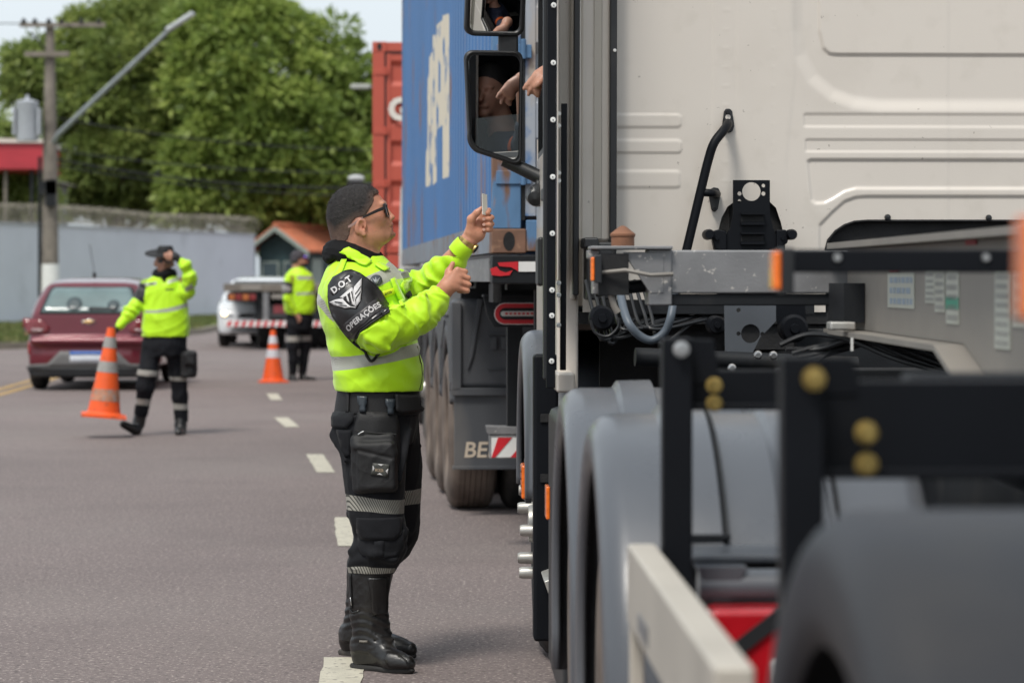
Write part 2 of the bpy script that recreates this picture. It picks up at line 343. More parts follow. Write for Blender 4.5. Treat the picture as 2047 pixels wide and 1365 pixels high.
def leaf_cloud(name, C_, Rr, per, size, mat, parent, droop=.5):
    k = len(C_); ci = np.repeat(np.arange(k), per); n = len(ci)
    d = rng.normal(size=(n, 3)); d /= np.linalg.norm(d, axis=1)[:, None]; d[:, 2] = np.where(d[:, 2] < -.35, -d[:, 2], d[:, 2])
    rad = rng.uniform(.25, 1.0, n) ** .6
    P = C_[ci] + d * (Rr[ci] * rad)[:, None] * np.array([1, 1, .8])
    ax = d + rng.normal(0, .45, (n, 3)); ax[:, 2] -= droop; ax /= np.linalg.norm(ax, axis=1)[:, None]
    sd_ = np.cross(ax, rng.normal(size=(n, 3))); sd_ /= np.linalg.norm(sd_, axis=1)[:, None]
    L = size * rng.uniform(.6, 1.3, n); Wd = L * rng.uniform(.28, .42, n)
    V = np.empty((n, 4, 3)); V[:, 0] = P; V[:, 1] = P + ax * (L * .5)[:, None] + sd_ * Wd[:, None] * .5; V[:, 2] = P + ax * L[:, None]; V[:, 3] = P + ax * (L * .5)[:, None] - sd_ * Wd[:, None] * .5
    o = mesh_obj(name, V.reshape(-1, 3), np.arange(4 * n).reshape(-1, 4), mat, parent, smooth=False)
    hue = np.clip(rng.uniform(.15, .85, k)[ci] * .6 + rng.uniform(0, 1, n) * .4, 0, 1); attr(o, 'leaf_hue', np.repeat(hue, 4)); return o
def tree(name, label, D, poly, base_px, depth, nc, per, size, rr, mat, zmin=0):
    bx = (base_px - 1023.5) * D / FPX
    root = empty(name, (bx, D, 0), 0, label, 'tree')
    P = np.array([W(px, py, D) for px, py in poly]); cx, cz = P[:, 0].mean(), P[:, 2].mean()
    hw = (P[:, 0].max() - P[:, 0].min()) / 2; pl = [(p[0], p[2]) for p in P]
    C_ = []
    while len(C_) < nc:
        x = rng.uniform(P[:, 0].min(), P[:, 0].max()); z = rng.uniform(P[:, 2].min(), P[:, 2].max())
        sdv = float(polysd(np.array([x]), np.array([z]), pl)[0])
        if sdv > -rr * .5: continue
        lim = depth * min(1, math.sqrt(min(1, -sdv / (hw * .7))) + .1); y = rng.uniform(-lim, lim) if rng.uniform() < .35 else -lim * rng.uniform(.6, 1)
        C_.append((x - bx, y, z))
    C_ = np.array(C_); Rr = rng.uniform(.55, 1.25, nc) * rr
    leaf_cloud('crown', C_, Rr, per, size, mat, root)
    mb = MB(); top = cz
    mb.tube([(0, 0, 0), (.1, 0, 1.5), (-.1, .1, 3.2), (0, 0, 5.2)], [.55, .4, .34, .26], 12)
    for k in range(26):
        c = C_[int(rng.integers(nc))]; s = Vector((0, 0, rng.uniform(2.4, 5))); e = Vector(c); m_ = s.lerp(e, .5) + Vector((0, 0, -.5))
        mb.tube([s, m_, e], [.17, .09, .03], 7)
    mb.build('trunk', mat_bark, root); return root
tree('broadleaf_tree', 'broad green tree left of centre behind the utility pole', 112,
     [(8, 118), (50, 78), (130, 90), (150, 28), (200, 20), (245, 8), (300, -12), (440, -25), (470, 150), (450, 452), (70, 455), (60, 300), (20, 215)], 240, 4.2, 300, 170, .42, .85, leaf_m2)
tree('broadleaf_tree', 'bright green mango tree at right, its crown reaching the red container', 108,
     [(360, -22), (430, -15), (480, -30), (560, -14), (585, 40), (640, 30), (705, 45), (712, 110), (745, 150), (790, 220), (800, 470), (330, 470), (340, 200)], 560, 4.0, 320, 180, .42, .85, leaf_m)
tree('small_tree', 'small dark tree under the red canopy roof at the left edge', 96, [(-60, 250), (60, 235), (110, 330), (130, 440), (60, 470), (-60, 470)], 20, 2.0, 60, 160, .35, .8, leaf_m2)
tree('roadside_tree', 'low leafy tree rising behind the tiled guard house', 118, [(430, 330), (560, 300), (800, 320), (820, 520), (480, 520)], 600, 2.5, 130, 160, .4, .9, leaf_m)

# ---------------------------------------------------------------- utility pole
mat_conc = M('weathered_pole_concrete', (0.19, 0.165, 0.14), 0.9, var=0.25, vscale=2.5, bump=0.005, bscale=25, dirt=(((0.09, 0.08, 0.07), 3, 0.55, 0.15, 0.7),))
D = 72.0
px_, _, _ = W(100, 0, D)
pole = empty('utility_pole', (px_, D, .12), 0, 'tall concrete utility pole with white painted foot, street lamp arm and grey transformer', 'utility pole')
def LP(px, py): x, y, z = W(px, py, D); return Vector((x - px_, 0, z - .12))
mb = MB(); mb.lathe([(.24, .1), (.19, 4.5), (.11, LP(90, 48).z), (0, LP(90, 48).z)], (0, 0, 0), (0, 0, 1), 20); mb.build('shaft', mat_conc, pole)
mb = MB(); mb.lathe([(.265, 0), (.236, LP(100, 528).z), (.19, LP(100, 528).z)], (0, 0, 0), (0, 0, 1), 20); mb.build('painted_foot', mat_white, pole)
mb = MB(); a, b = LP(42, 62), LP(212, 52); mb.box(a.x, b.x, -.24, -.12, b.z - .05, b.z + .06)
mb.build('crossarm', mat_conc, pole)
mb = MB(); a, b = LP(52, 110), LP(140, 122); mb.box(a.x, b.x, -.24, -.12, a.z - .06, a.z + .07); mb.build('crossarm', mat_conc, pole)
for u, v in ((50, 52), (72, 50), (100, 42), (125, 46), (165, 50), (200, 44)):
    mb = MB(); p = LP(u, 56); mb.lathe([(.03, 0), (.03, .05), (.09, .06), (.05, .1), (.08, .12), (.04, .17), (0, .2)], (p.x, -.18, p.z + .04), (0, 0, 1), 12); mb.build('insulator', mat_frame, pole)
mb = MB(); a, b = LP(62, 66), LP(92, 100); mb.tube([(a.x, -.15, a.z), (b.x, -.1, b.z)], .025, 6); mb.build('brace', mat_frame, pole)
mb = MB(); a, b = LP(108, 278), LP(352, 66); mb.tube([(a.x, -.1, a.z - .1), (a.x + .15, -.3, a.z + .1), (b.x, -1.2, b.z)], [.07, .07, .055], 12); mb.build('lamp_arm', M('galvanised_tube', (0.33, 0.36, 0.38), 0.45, metal=.4), pole)
a, b = LP(346, 70), LP(402, 34); dv = (b - a).normalized()
mb = MB(); ang = math.atan2(dv.z, dv.x); T = Matrix.Translation((a.x + dv.x * .4, -1.2, a.z + dv.z * .4)) @ Matrix.Rotation(-ang, 4, 'Y'); mb.box(-.42, .42, -.16, .16, -.05, .07, T=T)
mb.build('lamp_head', M('lamp_casing', (0.45, 0.47, 0.48), .4, metal=.3), pole, bevel=.04)
mb = MB(); c = LP(58, 245); mb.lathe([(0, 0), (.27, 0), (.29, .1), (.29, .95), (.30, .97), (.30, 1.03), (.05, 1.1), (.05, 1.2), (0, 1.2)], (c.x, -.25, c.z - .5), (0, 0, 1), 24)
for k in (-1, 1): mb.box(c.x + k * .32 - .03, c.x + k * .32 + .03, -.45, -.05, c.z - .35, c.z + .35)
mb.build('transformer', M('transformer_grey', (0.40, 0.42, 0.46), .5, var=.06), pole)
mb = MB(); c = LP(100, 355); mb.box(-.22, .2, -.36, -.15, c.z - .45, c.z - .1); mb.box(-.05, .2, -.36, -.15, 3.2, 3.9); mb.tube([(-.25, -.12, 0), (-.25, -.12, 4.5)], .045, 8); mb.build('cable_box', mat_frame, pole)
for k, (a, b, sag) in enumerate(((((108, 235)), (760, 300), 30), ((108, 318), (760, 375), 36), ((108, 330), (760, 392), 30), ((108, 300), (760, 345), 26))):
    pts = []
    for i in range(25):
        t = i / 24; u = a[0] + (b[0] - a[0]) * t; v = a[1] + (b[1] - a[1]) * t + sag * 4 * t * (1 - t) * .5
        pts.append(Vector(W(u, v, D + 14 * t)))
    mb = MB(); mb.tube(pts, .022 + .01 * (k == 1), 6)
    tag(mb.build('overhead_cable', mat_deep), ['topmost sagging black cable running right from the utility pole', 'thick sagging cable bundle second from the bottom in front of the trees', 'lowest sagging cable in front of the trees', 'second sagging cable from the top in front of the trees'][k], 'cable', 'cables strung from the utility pole')
mb = MB(); p0 = LP(50, 48) + pole.location; mb.tube([Vector((-45, 72, p0.z + .6)), Vector((p0.x - 8, 72, p0.z + .1)), p0], .015, 5)
tag(mb.build('overhead_cable', mat_deep), 'thin cable against the sky leaving the pole top to the left', 'cable', 'cables strung from the utility pole')

# second street lamp beyond the red container
x, y, z = W(776, 175, 84)
lamp = empty('street_lamp', (x, y, 0), 0, 'street lamp head poking out left of the red container', 'street lamp')
mb = MB(); mb.lathe([(.11, 0), (.06, z - .05)], (0, 0, 0), (0, 0, 1), 14); mb.tube([(0, 0, z - .1), (-.25, 0, z), (-.7, 0, z + .03)], .04, 8); mb.build('post', mat_conc, lamp)
mb = MB(); mb.box(-1.15, -.55, -.14, .14, z - .05, z + .09); mb.build('lamp_head', M('lamp_casing_grey', (0.40, 0.41, 0.38), .5), lamp, bevel=.04)

# red canopy roof on posts behind the wall
x, y, z = W(86, 338, 90)
cn = empty('canopy', (x, y, 0), R(4), 'red canopy roof with pale top edge on thin posts, left of the pole', 'canopy')
mb = MB(); mb.box(-9, 0, 0, 6, z, z + .85); mb.build('fascia', M('red_canopy_paint', (0.42, 0.03, 0.045), .5, var=.12, vscale=.8, stretch=(1, 1, 3)), cn)
mb = MB(); mb.add([(-9.1, -.1, z + .855), (.1, -.1, z + .855), (.1, 6.1, z + .855), (-9.1, 6.1, z + .855), (-9.1, 3, z + 1.35), (.0, 3, z + 1.1)], [(0, 1, 5, 4), (4, 5, 2, 3), (0, 4, 3), (1, 2, 5), (0, 3, 2, 1)]); mb.build('roof', M('roof_sheet', (0.42, 0.36, 0.31), .7), cn)
for u in (-.4, -1.25, -5):
    mb = MB(); mb.cyl((u, .3, 0), (u, .3, z), .06); mb.build('post', mat_frame if u == -.4 else mat_conc, cn)
x, y, z = W(82, 425, 100)
hs_ = empty('white_house', (x, y, 0), 0, 'low white house glimpsed between the canopy and the utility pole', 'house')
mb = MB(); mb.box(-7, 0, 0, 6, 0, 5.0); mb.build('wall', M('old_white_render', (0.42, 0.44, 0.46), .9, var=.15, vscale=.7), hs_)
mb = MB(); mb.prism([(-7.4, 5.0), (.4, 5.0), (-3.5, 6.1)], 'y', -.4, 6.4); mb.build('roof', M('dull_roof_sheet', (0.2, 0.19, 0.18), .8), hs_)
for u in (-1.6, -4):
    mb = MB(); mb.box(u - .5, u + .5, -.03, .02, 2.9, 4.0); mb.build('window', mat_deep, hs_)

# guard house with tiled gable roof
x, y, z = W(566, 600, 104)
gh = empty('guard_house', (x - .05, y, 0), R(-24), 'small dark teal guard house with orange tiled gable roof and pale bargeboards', 'guard house')
mat_teal = M('dark_teal_wall', (0.02, 0.045, 0.05), .6, var=.2); mat_barge = M('grey_green_bargeboard', (0.25, 0.29, 0.26), .6)
mat_tile = M('orange_roof_tiles', (0.48, 0.15, 0.075), .75, var=.2, vscale=2, dirt=(((0.24, 0.10, 0.07), 1.2, .5, .2, .7), ((0.55, 0.27, 0.18), 5, .6, .1, .6)))
hw = 1.42; ez = 2.45; rz_ = 3.4; Ln = 6.4
mb = MB(); mb.prism([(-hw + .45, 0), (hw - .45, 0), (hw - .45, ez + .28), (0, rz_ - .12), (-hw + .45, ez + .28)], 'y', 0, Ln); mb.build('wall', mat_teal, gh)
for s_ in (-1, 1):
    mb = MB(); nx = 16; ny = 40
    V = []; F = []
    for j in range(ny + 1):
        for i in range(nx + 1):
            t = i / nx; V.append((s_ * hw * t, -.5 + (Ln + .9) * j / ny, rz_ + (ez - rz_) * t + .05 * abs(math.sin(j * math.pi / 2 * .999)) + (.02 if i % 2 else 0)))
    for j in range(ny):
        for i in range(nx): F.append((j * (nx + 1) + i, j * (nx + 1) + i + 1, (j + 1) * (nx + 1) + i + 1, (j + 1) * (nx + 1) + i))
    o = mesh_obj('roof_slope', V, F, mat_tile, gh); sm = o.modifiers.new('s', 'SOLIDIFY'); sm.thickness = .08
    mb = MB(); mb.prism([(0, rz_ - .16), (s_ * (hw + .02), ez - .16), (s_ * (hw + .02), ez + .02), (0, rz_ + .02)], 'y', -.56, -.5); mb.build('bargeboard', mat_barge, gh)
mb = MB(); mb.tube([(0, -.55, rz_ + .07), (0, Ln + .4, rz_ + .07)], .1, 10); mb.build('ridge_cap', mat_tile, gh)
for (a, b, c, d) in ((-.85, -.1, 1.0, 2.1), (.1, .85, 1.0, 2.1)):
    mb = MB(); mb.box(a, b, -.05, -.01, c, d); o = mb.build('window', mat_barge, gh); mb = MB(); mb.box(a + .06, b - .06, -.065, -.052, c + .06, d - .06); mb.build('pane', M('dark_pane', (.03, .05, .06), .1), o)
mb = MB(); mb.box(hw - .44, hw - .38, .5, 1.3, 1.0, 2.2); mb.build('window', mat_barge, gh)
mb = MB(); mb.box(hw - .5, hw - .3, -.35, -.15, 0, ez); mb.build('post', M('light_blue_post', (0.13, 0.28, 0.40), .5), gh)
mb = MB(); mb.box(-hw + .3, -hw + .42, -.35, -.23, 0, ez); mb.build('post', M('light_blue_post2', (0.13, 0.2, 0.25), .5), gh)
# ================================================================= TRUCKS
def wheel(parent, x, y, r, w, outer=-1, dusty=False, name='wheel', hub=True, flat=False):
    """outer: -1 means the outside faces -x; tyre between x and x+w"""
    wh = empty(name, (x, y, r)); wh.parent = parent
    tm = mat_tyre_dusty if dusty else mat_tyre
    mb = MB(); s_ = .035
    prof = [(r * .56, .02), (r * .62, 0.0), (r * .80, -.008), (r * .93, .012), (r * .985, .035), (r, .06)]
    k = 5; a = .06; b = w - .06
    for i in range(k):                      # circumferential grooves
        u0 = a + (b - a) * (i + .12) / k; u1 = a + (b - a) * (i + .88) / k
        prof += [(r - .012, u0 - .008), (r, u0), (r, u1), (r - .012, u1 + .008)]
    prof += [(r, w - .06), (r * .985, w - .035), (r * .93, w - .012), (r * .80, w + .008), (r * .62, w), (r * .56, w - .02)]
    mb.lathe(prof, (0, 0, 0), (1, 0, 0), 56); mb.build('tyre', tm, wh, angle=50)
    mb = MB(); o = 0 if outer < 0 else w; d = 1 if outer < 0 else -1
    mb.lathe([(r * .57, .02), (r * .55, .01), (r * .52, .05), (r * .44, .10), (r * .30, .12), (r * .26, .06)] + ([(r * .16, .05), (0, .05)] if flat else [(r * .16, .02), (r * .14, -.03), (0, -.03)]), (o, 0, 0), (d, 0, 0), 40)
    rim = mb.build('rim', mat_tyre_dusty if flat else mat_alu if not dusty else mat_galv, wh)
    if hub:
        mb = MB()
        for j in range(10):
            a_ = j * math.pi / 5; mb.lathe([(0, -.002), (.013, 0), (.017, .045), (.017, .07)], (o + d * .045, math.cos(a_) * r * .33, math.sin(a_) * r * .33), (d, 0, 0), 8)
        mb.build('wheel_nut', mat_steel, rim)
    return wh
def arc_fender(parent, name, x0, x1, yc, zc, r, a0, a1, mat, ribs=True, lip=.075, t=.012, n=56, front_drop=0, rear_drop=0):
    """mudguard over a wheel: a0..a1 degrees measured from the rear (-y) horizon over the top"""
    # cross-section across x: side lip, rounded shoulder, flat top with raised ribs
    sec = []
    w = x1 - x0; sh = .055
    def sect():
        P = [(x0 + .012, -lip - .035), (x0, -lip)]
        for i in range(7):
            a = R(90 * i / 6); P.append((x0 + sh - sh * math.cos(a), -sh + sh * math.sin(a)))
        if ribs:
            for c in (.30, .62):
                cx = x0 + w * c
                P += [(cx - .058, 0), (cx - .046, .018), (cx + .036, .020), (cx + .043, .0)]
        for i in range(7):
            a = R(90 * i / 6); P.append((x1 - sh + sh * math.sin(a), -sh + sh * math.cos(a)))
        P += [(x1, -lip), (x1 - .012, -lip - .035)]
        return P
    S = sect(); k = len(S); V = []; F = []; rows = []
    if rear_drop: rows.append(('d', R(a0), rear_drop))
    for i in range(n + 1): rows.append(('a', R(a0 + (a1 - a0) * i / n), 0))
    if front_drop: rows.append(('d', R(a1), front_drop))
    for typ, a, dr in rows:
        for (x, h) in S: V.append((x, yc - (r + h) * math.cos(a), zc + (r + h) * math.sin(a) - dr))
    for i in range(len(rows) - 1):
        for j in range(k - 1): F.append((i * k + j, i * k + j + 1, (i + 1) * k + j + 1, (i + 1) * k + j))
    o = mesh_obj(name, V, F, mat, parent, angle=50); s_ = o.modifiers.new('s', 'SOLIDIFY'); s_.thickness = t; s_.offset = -1
    return o

# ---------------------------------------------------------------- the white tractor unit
TX, TY, TR = 0.1557, 5.65, R(1.44)
tr = empty('truck_tractor', (TX, TY, 0), TR, 'cream white truck tractor seen from behind at the right, officer standing at its window', 'truck')
def T2(px, py, y):                  # (lateral, y, z) in the tractor's frame of a photo pixel at its depth y
    s_ = FPX / (TY + y); return ((px - 885.0) / s_ - .298, y, CAMH + (559.0 - py) / s_)
# wheels: two rear axles with dual tyres, steer axle
for y in (0, 1.35):
    wheel(tr, .045, y, .50, .27, dusty=True, flat=True, hub=False); wheel(tr, .355, y, .50, .27, hub=False); wheel(tr, 2.19, y, .50, .27, outer=1)
wheel(tr, .055, 4.75, .49, .30); wheel(tr, 2.15, 4.75, .49, .30, outer=1)
for y in (0, 1.35):
    mb = MB(); mb.tube([(.3, y, .5), (2.2, y, .5)], .075, 14); mb.lathe([(0, -.2), (.16, -.16), (.22, 0), (.16, .16), (0, .2)], (1.25, y, .52), (0, 1, 0), 20); mb.build('axle', mat_deep, tr)
    arc_fender(tr, 'mudguard', 0.0, .64, y, .52, .615, -8, 188, mat_fender, rear_drop=.16 if y == 0 else .05, front_drop=.1)
    arc_fender(tr, 'mudguard', 1.86, 2.5, y, .52, .615, -8, 188, mat_fender, rear_drop=.16 if y == 0 else .05, front_drop=.1)
# raised tabs on the back of the rear mudguard
for xx in (.235, .45):
    mb = MB(); rr_ = .628
    for i in range(10):
        a0_, a1_ = R(40 + i * 5), R(45 + i * 5)
        mb.add([(xx + dx, -(rr_ + dr) * math.cos(a_), .52 + (rr_ + dr) * math.sin(a_)) for a_ in (a0_, a1_) for dx in (0, .007) for dr in (-.012, .0015)], [(0, 1, 3, 2), (4, 6, 7, 5), (0, 4, 5, 1), (2, 3, 7, 6), (1, 5, 7, 3), (0, 2, 6, 4)])
    mb.box(xx - .075, xx + .007, -.50, -.474, .924, .932); mb.build('mudguard_seam', mat_frame, tr)
mb = MB(); mb.box(.15, 2.35, -.69, -.50, .898, .914); mb.build('mudguard_carrier', mat_fender, tr, bevel=.006)
mb = MB(); mb.tube([(.16, -.72, .858), (2.33, -.72, .858)], .034, 20); mb.build('rear_tube', mat_fender, tr)
mb = MB(); mb.box(.15, 2.35, -.60, -.58, .70, .90); mb.build('rear_panel', mat_frame, tr)
for xx in (.20, .36):
    mb = MB(); mb.prism([(xx - .045, .898), (xx + .045, .898), (xx + .015, .84), (xx - .015, .84)], 'y', -.75, -.67); mb.build('tube_clamp', mat_fender, tr)
rl = MB(); a = T2(1418, 1216, -.84); b = T2(1575, 1300, -.84)
rl.box(a[0], b[0], -.86, -.76, b[2] - .10, a[2]); rlo = rl.build('tail_light', mat_red, tr, bevel=.012)
mb = MB(); mb.box(b[0] - .035, b[0] + .06, -.872, -.85, b[2] - .075, b[2] - .01); mb.build('reversing_lens', M('clear_lens', (.7, .7, .7), .15, coat=.6), rlo, bevel=.01)
mb = MB(); mb.box(a[0], b[0] + .2, -.868, -.85, b[2] + .005, b[2] + .03, T=Matrix.Translation(((a[0] + b[0]) / 2, 0, b[2])) @ Matrix.Rotation(R(-38), 4, 'Y') @ Matrix.Translation((-(a[0] + b[0]) / 2, 0, -b[2]))); mb.build('lamp_guard', mat_black, rlo)
# chassis rails, fifth wheel, dark equipment and backdrop under the cab
for xx in (.82, 1.62):
    mb = MB(); mb.prism([(xx, .72), (xx + .08, .72), (xx + .08, .735), (xx + .015, .735), (xx + .015, .985), (xx + .08, .985), (xx + .08, 1.0), (xx, 1.0)], 'y', -.72, 5.9); mb.build('chassis_rail', mat_frame, tr, smooth=False)
mb = MB(); mb.box(.9, 1.62, -.7, -.62, .74, .98); mb.box(.9, 1.62, 2.1, 2.2, .74, .98); mb.build('cross_member', mat_frame, tr)
mb = MB(); mb.lathe([(0, 0), (.46, 0), (.48, -.02), (.48, -.06), (0, -.06)], (1.25, .65, 1.19), (0, 0, 1), 48); mb.box(.86, 1.64, .45, .85, 1.0, 1.13); mb.build('fifth_wheel', mat_frame, tr)
mb = MB(); mb.box(.45, 2.05, 3.75, 5.4, .55, 1.28); mb.box(.25, 2.3, 3.95, 4.0, .2, 1.3); mb.build('dark_engine_mass', mat_deep, tr)  # dark mass and plate added as backdrop for the darkness under the cab
mb = MB(); mb.box(.95, 1.55, 2.3, 3.8, .55, .98); mb.lathe([(.0, 0), (.24, 0), (.24, .9), (0, .9)], (1.25, 2.2, .78), (0, 1, 0), 24); mb.build('gearbox', mat_deep, tr)
# fuel tank and battery box on the left flank, in front of the drive axle
mb = MB(); mb.box(.16, .74, 2.25, 3.35, .32, .96); mb.build('fuel_tank', mat_deep, tr, bevel=.06)
a = T2(1105, 865, 2.45); b = T2(1135, 1308, 2.45)
mb = MB(); mb.box(.045, .12, 2.2, 3.3, .16, 1.0); mb.build('side_skirt', mat_black, tr, bevel=.03)
# lower side fairing behind the steer wheel with square holes
x0, _, z1 = T2(1066, 790, 3.75); x1, _, z0 = T2(1104, 1280, 3.75)
mb = MB(); mb.box(x0, x1 + .02, 3.72, 3.84, z0 + .0, z1 + .14); mb.build('step_fairing', mat_bracket, tr, bevel=.012)
mb = MB()
for v in (835, 955):
    c = T2(1092, v, 3.72); mb.box(c[0] - .02, c[0] + .016, 3.712, 3.73, c[2] - .014, c[2] + .014)
mb.build('square_hole', mat_deep, tr)
mb = MB(); c = T2(1088, 1160, 3.7); mb.prism([(c[0] - .012, c[2] + .03), (c[0] + .03, c[2] + .045), (c[0] + .03, c[2] - .05), (c[0] + .01, c[2] - .03)], 'y', 3.4, 3.71); mb.build('hose_connector', mat_alu, tr, bevel=.004)
for v in (1270, 1200):
    pass
mb = MB(); c = T2(1044, 960, 4.5); mb.box(c[0] - .006, c[0] + .014, 4.4, 4.56, c[2] - .062, c[2] + .062); lp = mb.build('side_marker_light', mat_orange, tr, bevel=.008, seg=3)
mb = MB(); mb.box(c[0] + .008, c[0] + .03, 4.385, 4.575, c[2] - .075, c[2] + .075)
for i in range(4): mb.box(c[0] - .009, c[0] - .004, 4.41, 4.43, c[2] - .045 + i * .027, c[2] - .036 + i * .027)
mb.build('lamp_bezel', mat_black, lp, bevel=.004)
mb = MB(); c = T2(1095, 1000, 2.5); mb.box(c[0] - .008, c[0] + .004, 2.42, 2.52, c[2] - .050, c[2] + .047); mb.build('side_reflector', mat_orange, tr, bevel=.004)
# steer-wheel arch and the tall lug covers
arc_fender(tr, 'wheel_arch', -.005, .34, 4.75, .58, .64, 5, 178, mat_fender, ribs=False, rear_drop=.0)
mb = MB()
for j in range(5):
    a_ = j * 2 * math.pi / 5 + .5
    mb.lathe([(0, -.045), (.018, -.045), (.022, -.035), (.024, .02), (.024, .12)], (.03, 4.62 + math.cos(a_) * .17, .47 + math.sin(a_) * .16), (1, 0, 0), 14)
mb.build('wheel_nut_cover', mat_alu, tr)

# ---- cab back wall: a pressed panel as a fine height field
CY = 3.65                              # local y of the rear wall
X0, X1, Z0, Z1 = .175, 2.33, 1.30, 3.15
nx, nz = 430, 370
gx, gz = np.meshgrid(np.linspace(X0, X1, nx), np.linspace(Z0, Z1, nz))
H = np.zeros_like(gx)                  # towards the viewer (-y) positive
def PXZ(pts): return [T2(px, py, CY)[::2] for px, py in pts]
def rect(pa, pb, r=.02): a = T2(*pa, CY); b = T2(*pb, CY); return rounded(a[0], b[0], b[2], a[2], r)
def emboss(poly, h, wdt):
    global H
    H = H + h * (1 - sstep(-wdt, wdt, polysd(gx, gz, poly)))
for pa, pb in (((1190, 229), (1362, 254)), ((1190, 280), (1362, 306)), ((1190, 342), (1360, 375))): emboss(rect(pa, pb, .012), .0035, .0022)
XR = 2150
for pa, pb in (((1608, 227), (XR + 600, 253)), ((1612, 278), (XR + 600, 303))): emboss(rect(pa, pb, .006), -.0035, .0020)
# broad recess with a rounded lower-left corner, and inner window panel
emboss(PXZ([(1594, -400), (1594, 60), (1602, 110), (1625, 155), (1665, 188), (1710, 204), (1760, 210), (2900, 210), (2900, -400)]), -.013, .028)
emboss(PXZ([(1633, -400), (1640, 60), (1648, 95), (1660, 106), (1680, 108), (2900, 108), (2900, -400)]), .007, .004)
# long rounded panel over the tunnel
emboss(PXZ([(1616, 322), (1622, 319), (2900, 319), (2900, 376), (1712, 376), (1690, 382), (1668, 396), (1650, 405), (1632, 406), (1624, 400)]), -.0075, .005)
emboss(PXZ([(1640, 450), (1665, 424), (1690, 402), (1712, 394), (1735, 392), (2900, 392), (2900, 520), (1640, 520)]), -.0065, .005)
emboss(PXZ([(1428, -400), (1426, 200), (1420, 330), (1412, 440), (1412, 540), (1900, 540), (1900, -400)]), .0022, .006)
emboss(PXZ([(1474, -400), (1474, 330), (1474, 540), (1580, 540), (1572, 330), (1590, 150), (1590, -400)]), .0018, .008)
for u in (1457, 1450, 1548):           # rows of spot-weld dimples
    for v in range(20, 420, 38):
        c = T2(u - v * .008, v, CY); H = H + .0007 * np.exp(-((gx - c[0]) ** 2 + (gz - c[2]) ** 2) / .005 ** 2)
arch = PXZ([(1652, 640), (1652, 500), (1657, 480), (1672, 462), (1690, 450), (1710, 443), (1735, 441), (2230, 441), (2270, 460), (2290, 500), (2290, 640)])
latch = PXZ([(1432, 640), (1434, 470), (1443, 435), (1455, 413), (1470, 402), (1538, 402), (1552, 415), (1562, 445), (1570, 480), (1574, 640)])
cut = (polysd(gx, gz, arch) < 0) | (polysd(gx, gz, latch) < 0)
idx = np.arange(nx * nz).reshape(nz, nx)
Q = np.stack([idx[:-1, :-1], idx[:-1, 1:], idx[1:, 1:], idx[1:, :-1]], -1)
keep = ~(cut[:-1, :-1] & cut[:-1, 1:] & cut[1:, 1:] & cut[1:, :-1])
# snap the rim vertices onto the cut outline so that the edge is clean
for poly in (arch, latch):
    sdv = polysd(gx, gz, poly); e = .004
    nxg = (polysd(gx + e, gz, poly) - polysd(gx - e, gz, poly)) / (2 * e); nzg = (polysd(gx, gz + e, poly) - polysd(gx, gz - e, poly)) / (2 * e)
    m_ = (sdv < 0) & (sdv > -.009); gx = np.where(m_, gx - nxg * sdv, gx); gz = np.where(m_, gz - nzg * sdv, gz)
V = np.stack([gx.ravel(), CY - H.ravel(), gz.ravel()], 1)
cabo = mesh_obj('cab_rear_wall', V, Q[keep].reshape(-1, 4), mat_cab, tr, angle=180)
# dark box behind the openings, its colour standing in for the hollow's shade
mb = MB(); a = T2(1640, 430, CY); b = T2(2300, 640, CY); mb.box(a[0] - .3, b[0] + .1, CY + .03, CY + .5, b[2] - .1, a[2] + .05); mb.build('cab_floor_tunnel', mat_deep, tr)
ptt = [(x, CY + .001, z) for x, z in arch[1:-1]]
mb = MB(); mb.tube(ptt, .004, 8); mb.build('opening_lip', mat_deep, tr)
mb = MB()
for u, v in ((1778, 434), (1982, 435)): c = T2(u, v, CY - .012); mb.lathe([(0, 0), (.009, .002), (.011, .012)], (c[0], CY - .012, c[2]), (0, 1, 0), 14)
mb.build('rubber_plug', mat_black, tr)
# ---- cab shell: roof, floor, right side, front, left side with a window opening
CF = 5.95
mb = MB(); mb.box(.10, 2.40, CY + .01, CF, 3.15, 3.2); mb.build('roof', mat_cab, tr, bevel=.02)
mb = MB(); mb.box(.12, 2.38, CY + .01, CF, 1.26, 1.30); mb.build('floor', mat_deep, tr)
mb = MB(); mb.box(.18, 2.35, CY + .06, CY + .09, 1.31, 3.14); mb.box(2.34, 2.375, CY + .09, CF - .1, 1.31, 3.14); mb.build('dark_cab_backdrop', mat_deep, tr)  # dark panels added so the cab interior stays dark in the mirror
mb = MB(); mb.box(2.38, 2.42, CY, CF, 1.26, 3.15); mb.build('right_side', mat_cab, tr)
mb = MB(); mb.box(.10, 2.4, CF, CF + .04, .6, 2.0); mb.box(.10, 2.4, CF, CF + .04, 2.75, 3.15); mb.build('front_panel', mat_cab, tr)
mat_glass = bpy.data.materials.new('cab_glass'); mat_glass.use_nodes = True
_b = mat_glass.node_tree.nodes['Principled BSDF']; _b.inputs['Transmission Weight'].default_value = 1; _b.inputs['Roughness'].default_value = .0; _b.inputs['IOR'].default_value = 1.05; _b.inputs['Base Color'].default_value = (.62, .68, .68, 1)
mb = MB(); mb.box(.14, 2.36, CF + .005, CF + .015, 2.0, 2.75); mb.build('windscreen', mat_glass, tr)
LS = .105                              # plane of the left side
mb = MB(); mb.box(LS, LS + .04, CY + .05, CF, 1.12, 1.93); mb.box(LS, LS + .04, CY + .05, CF, 2.62, 3.15); mb.box(LS, LS + .04, CY + .05, CY + .62, 1.93, 2.62); mb.box(LS, LS + .04, CF - .32, CF, 1.93, 2.62)
mb.build('left_side', mat_cab, tr, bevel=.01)
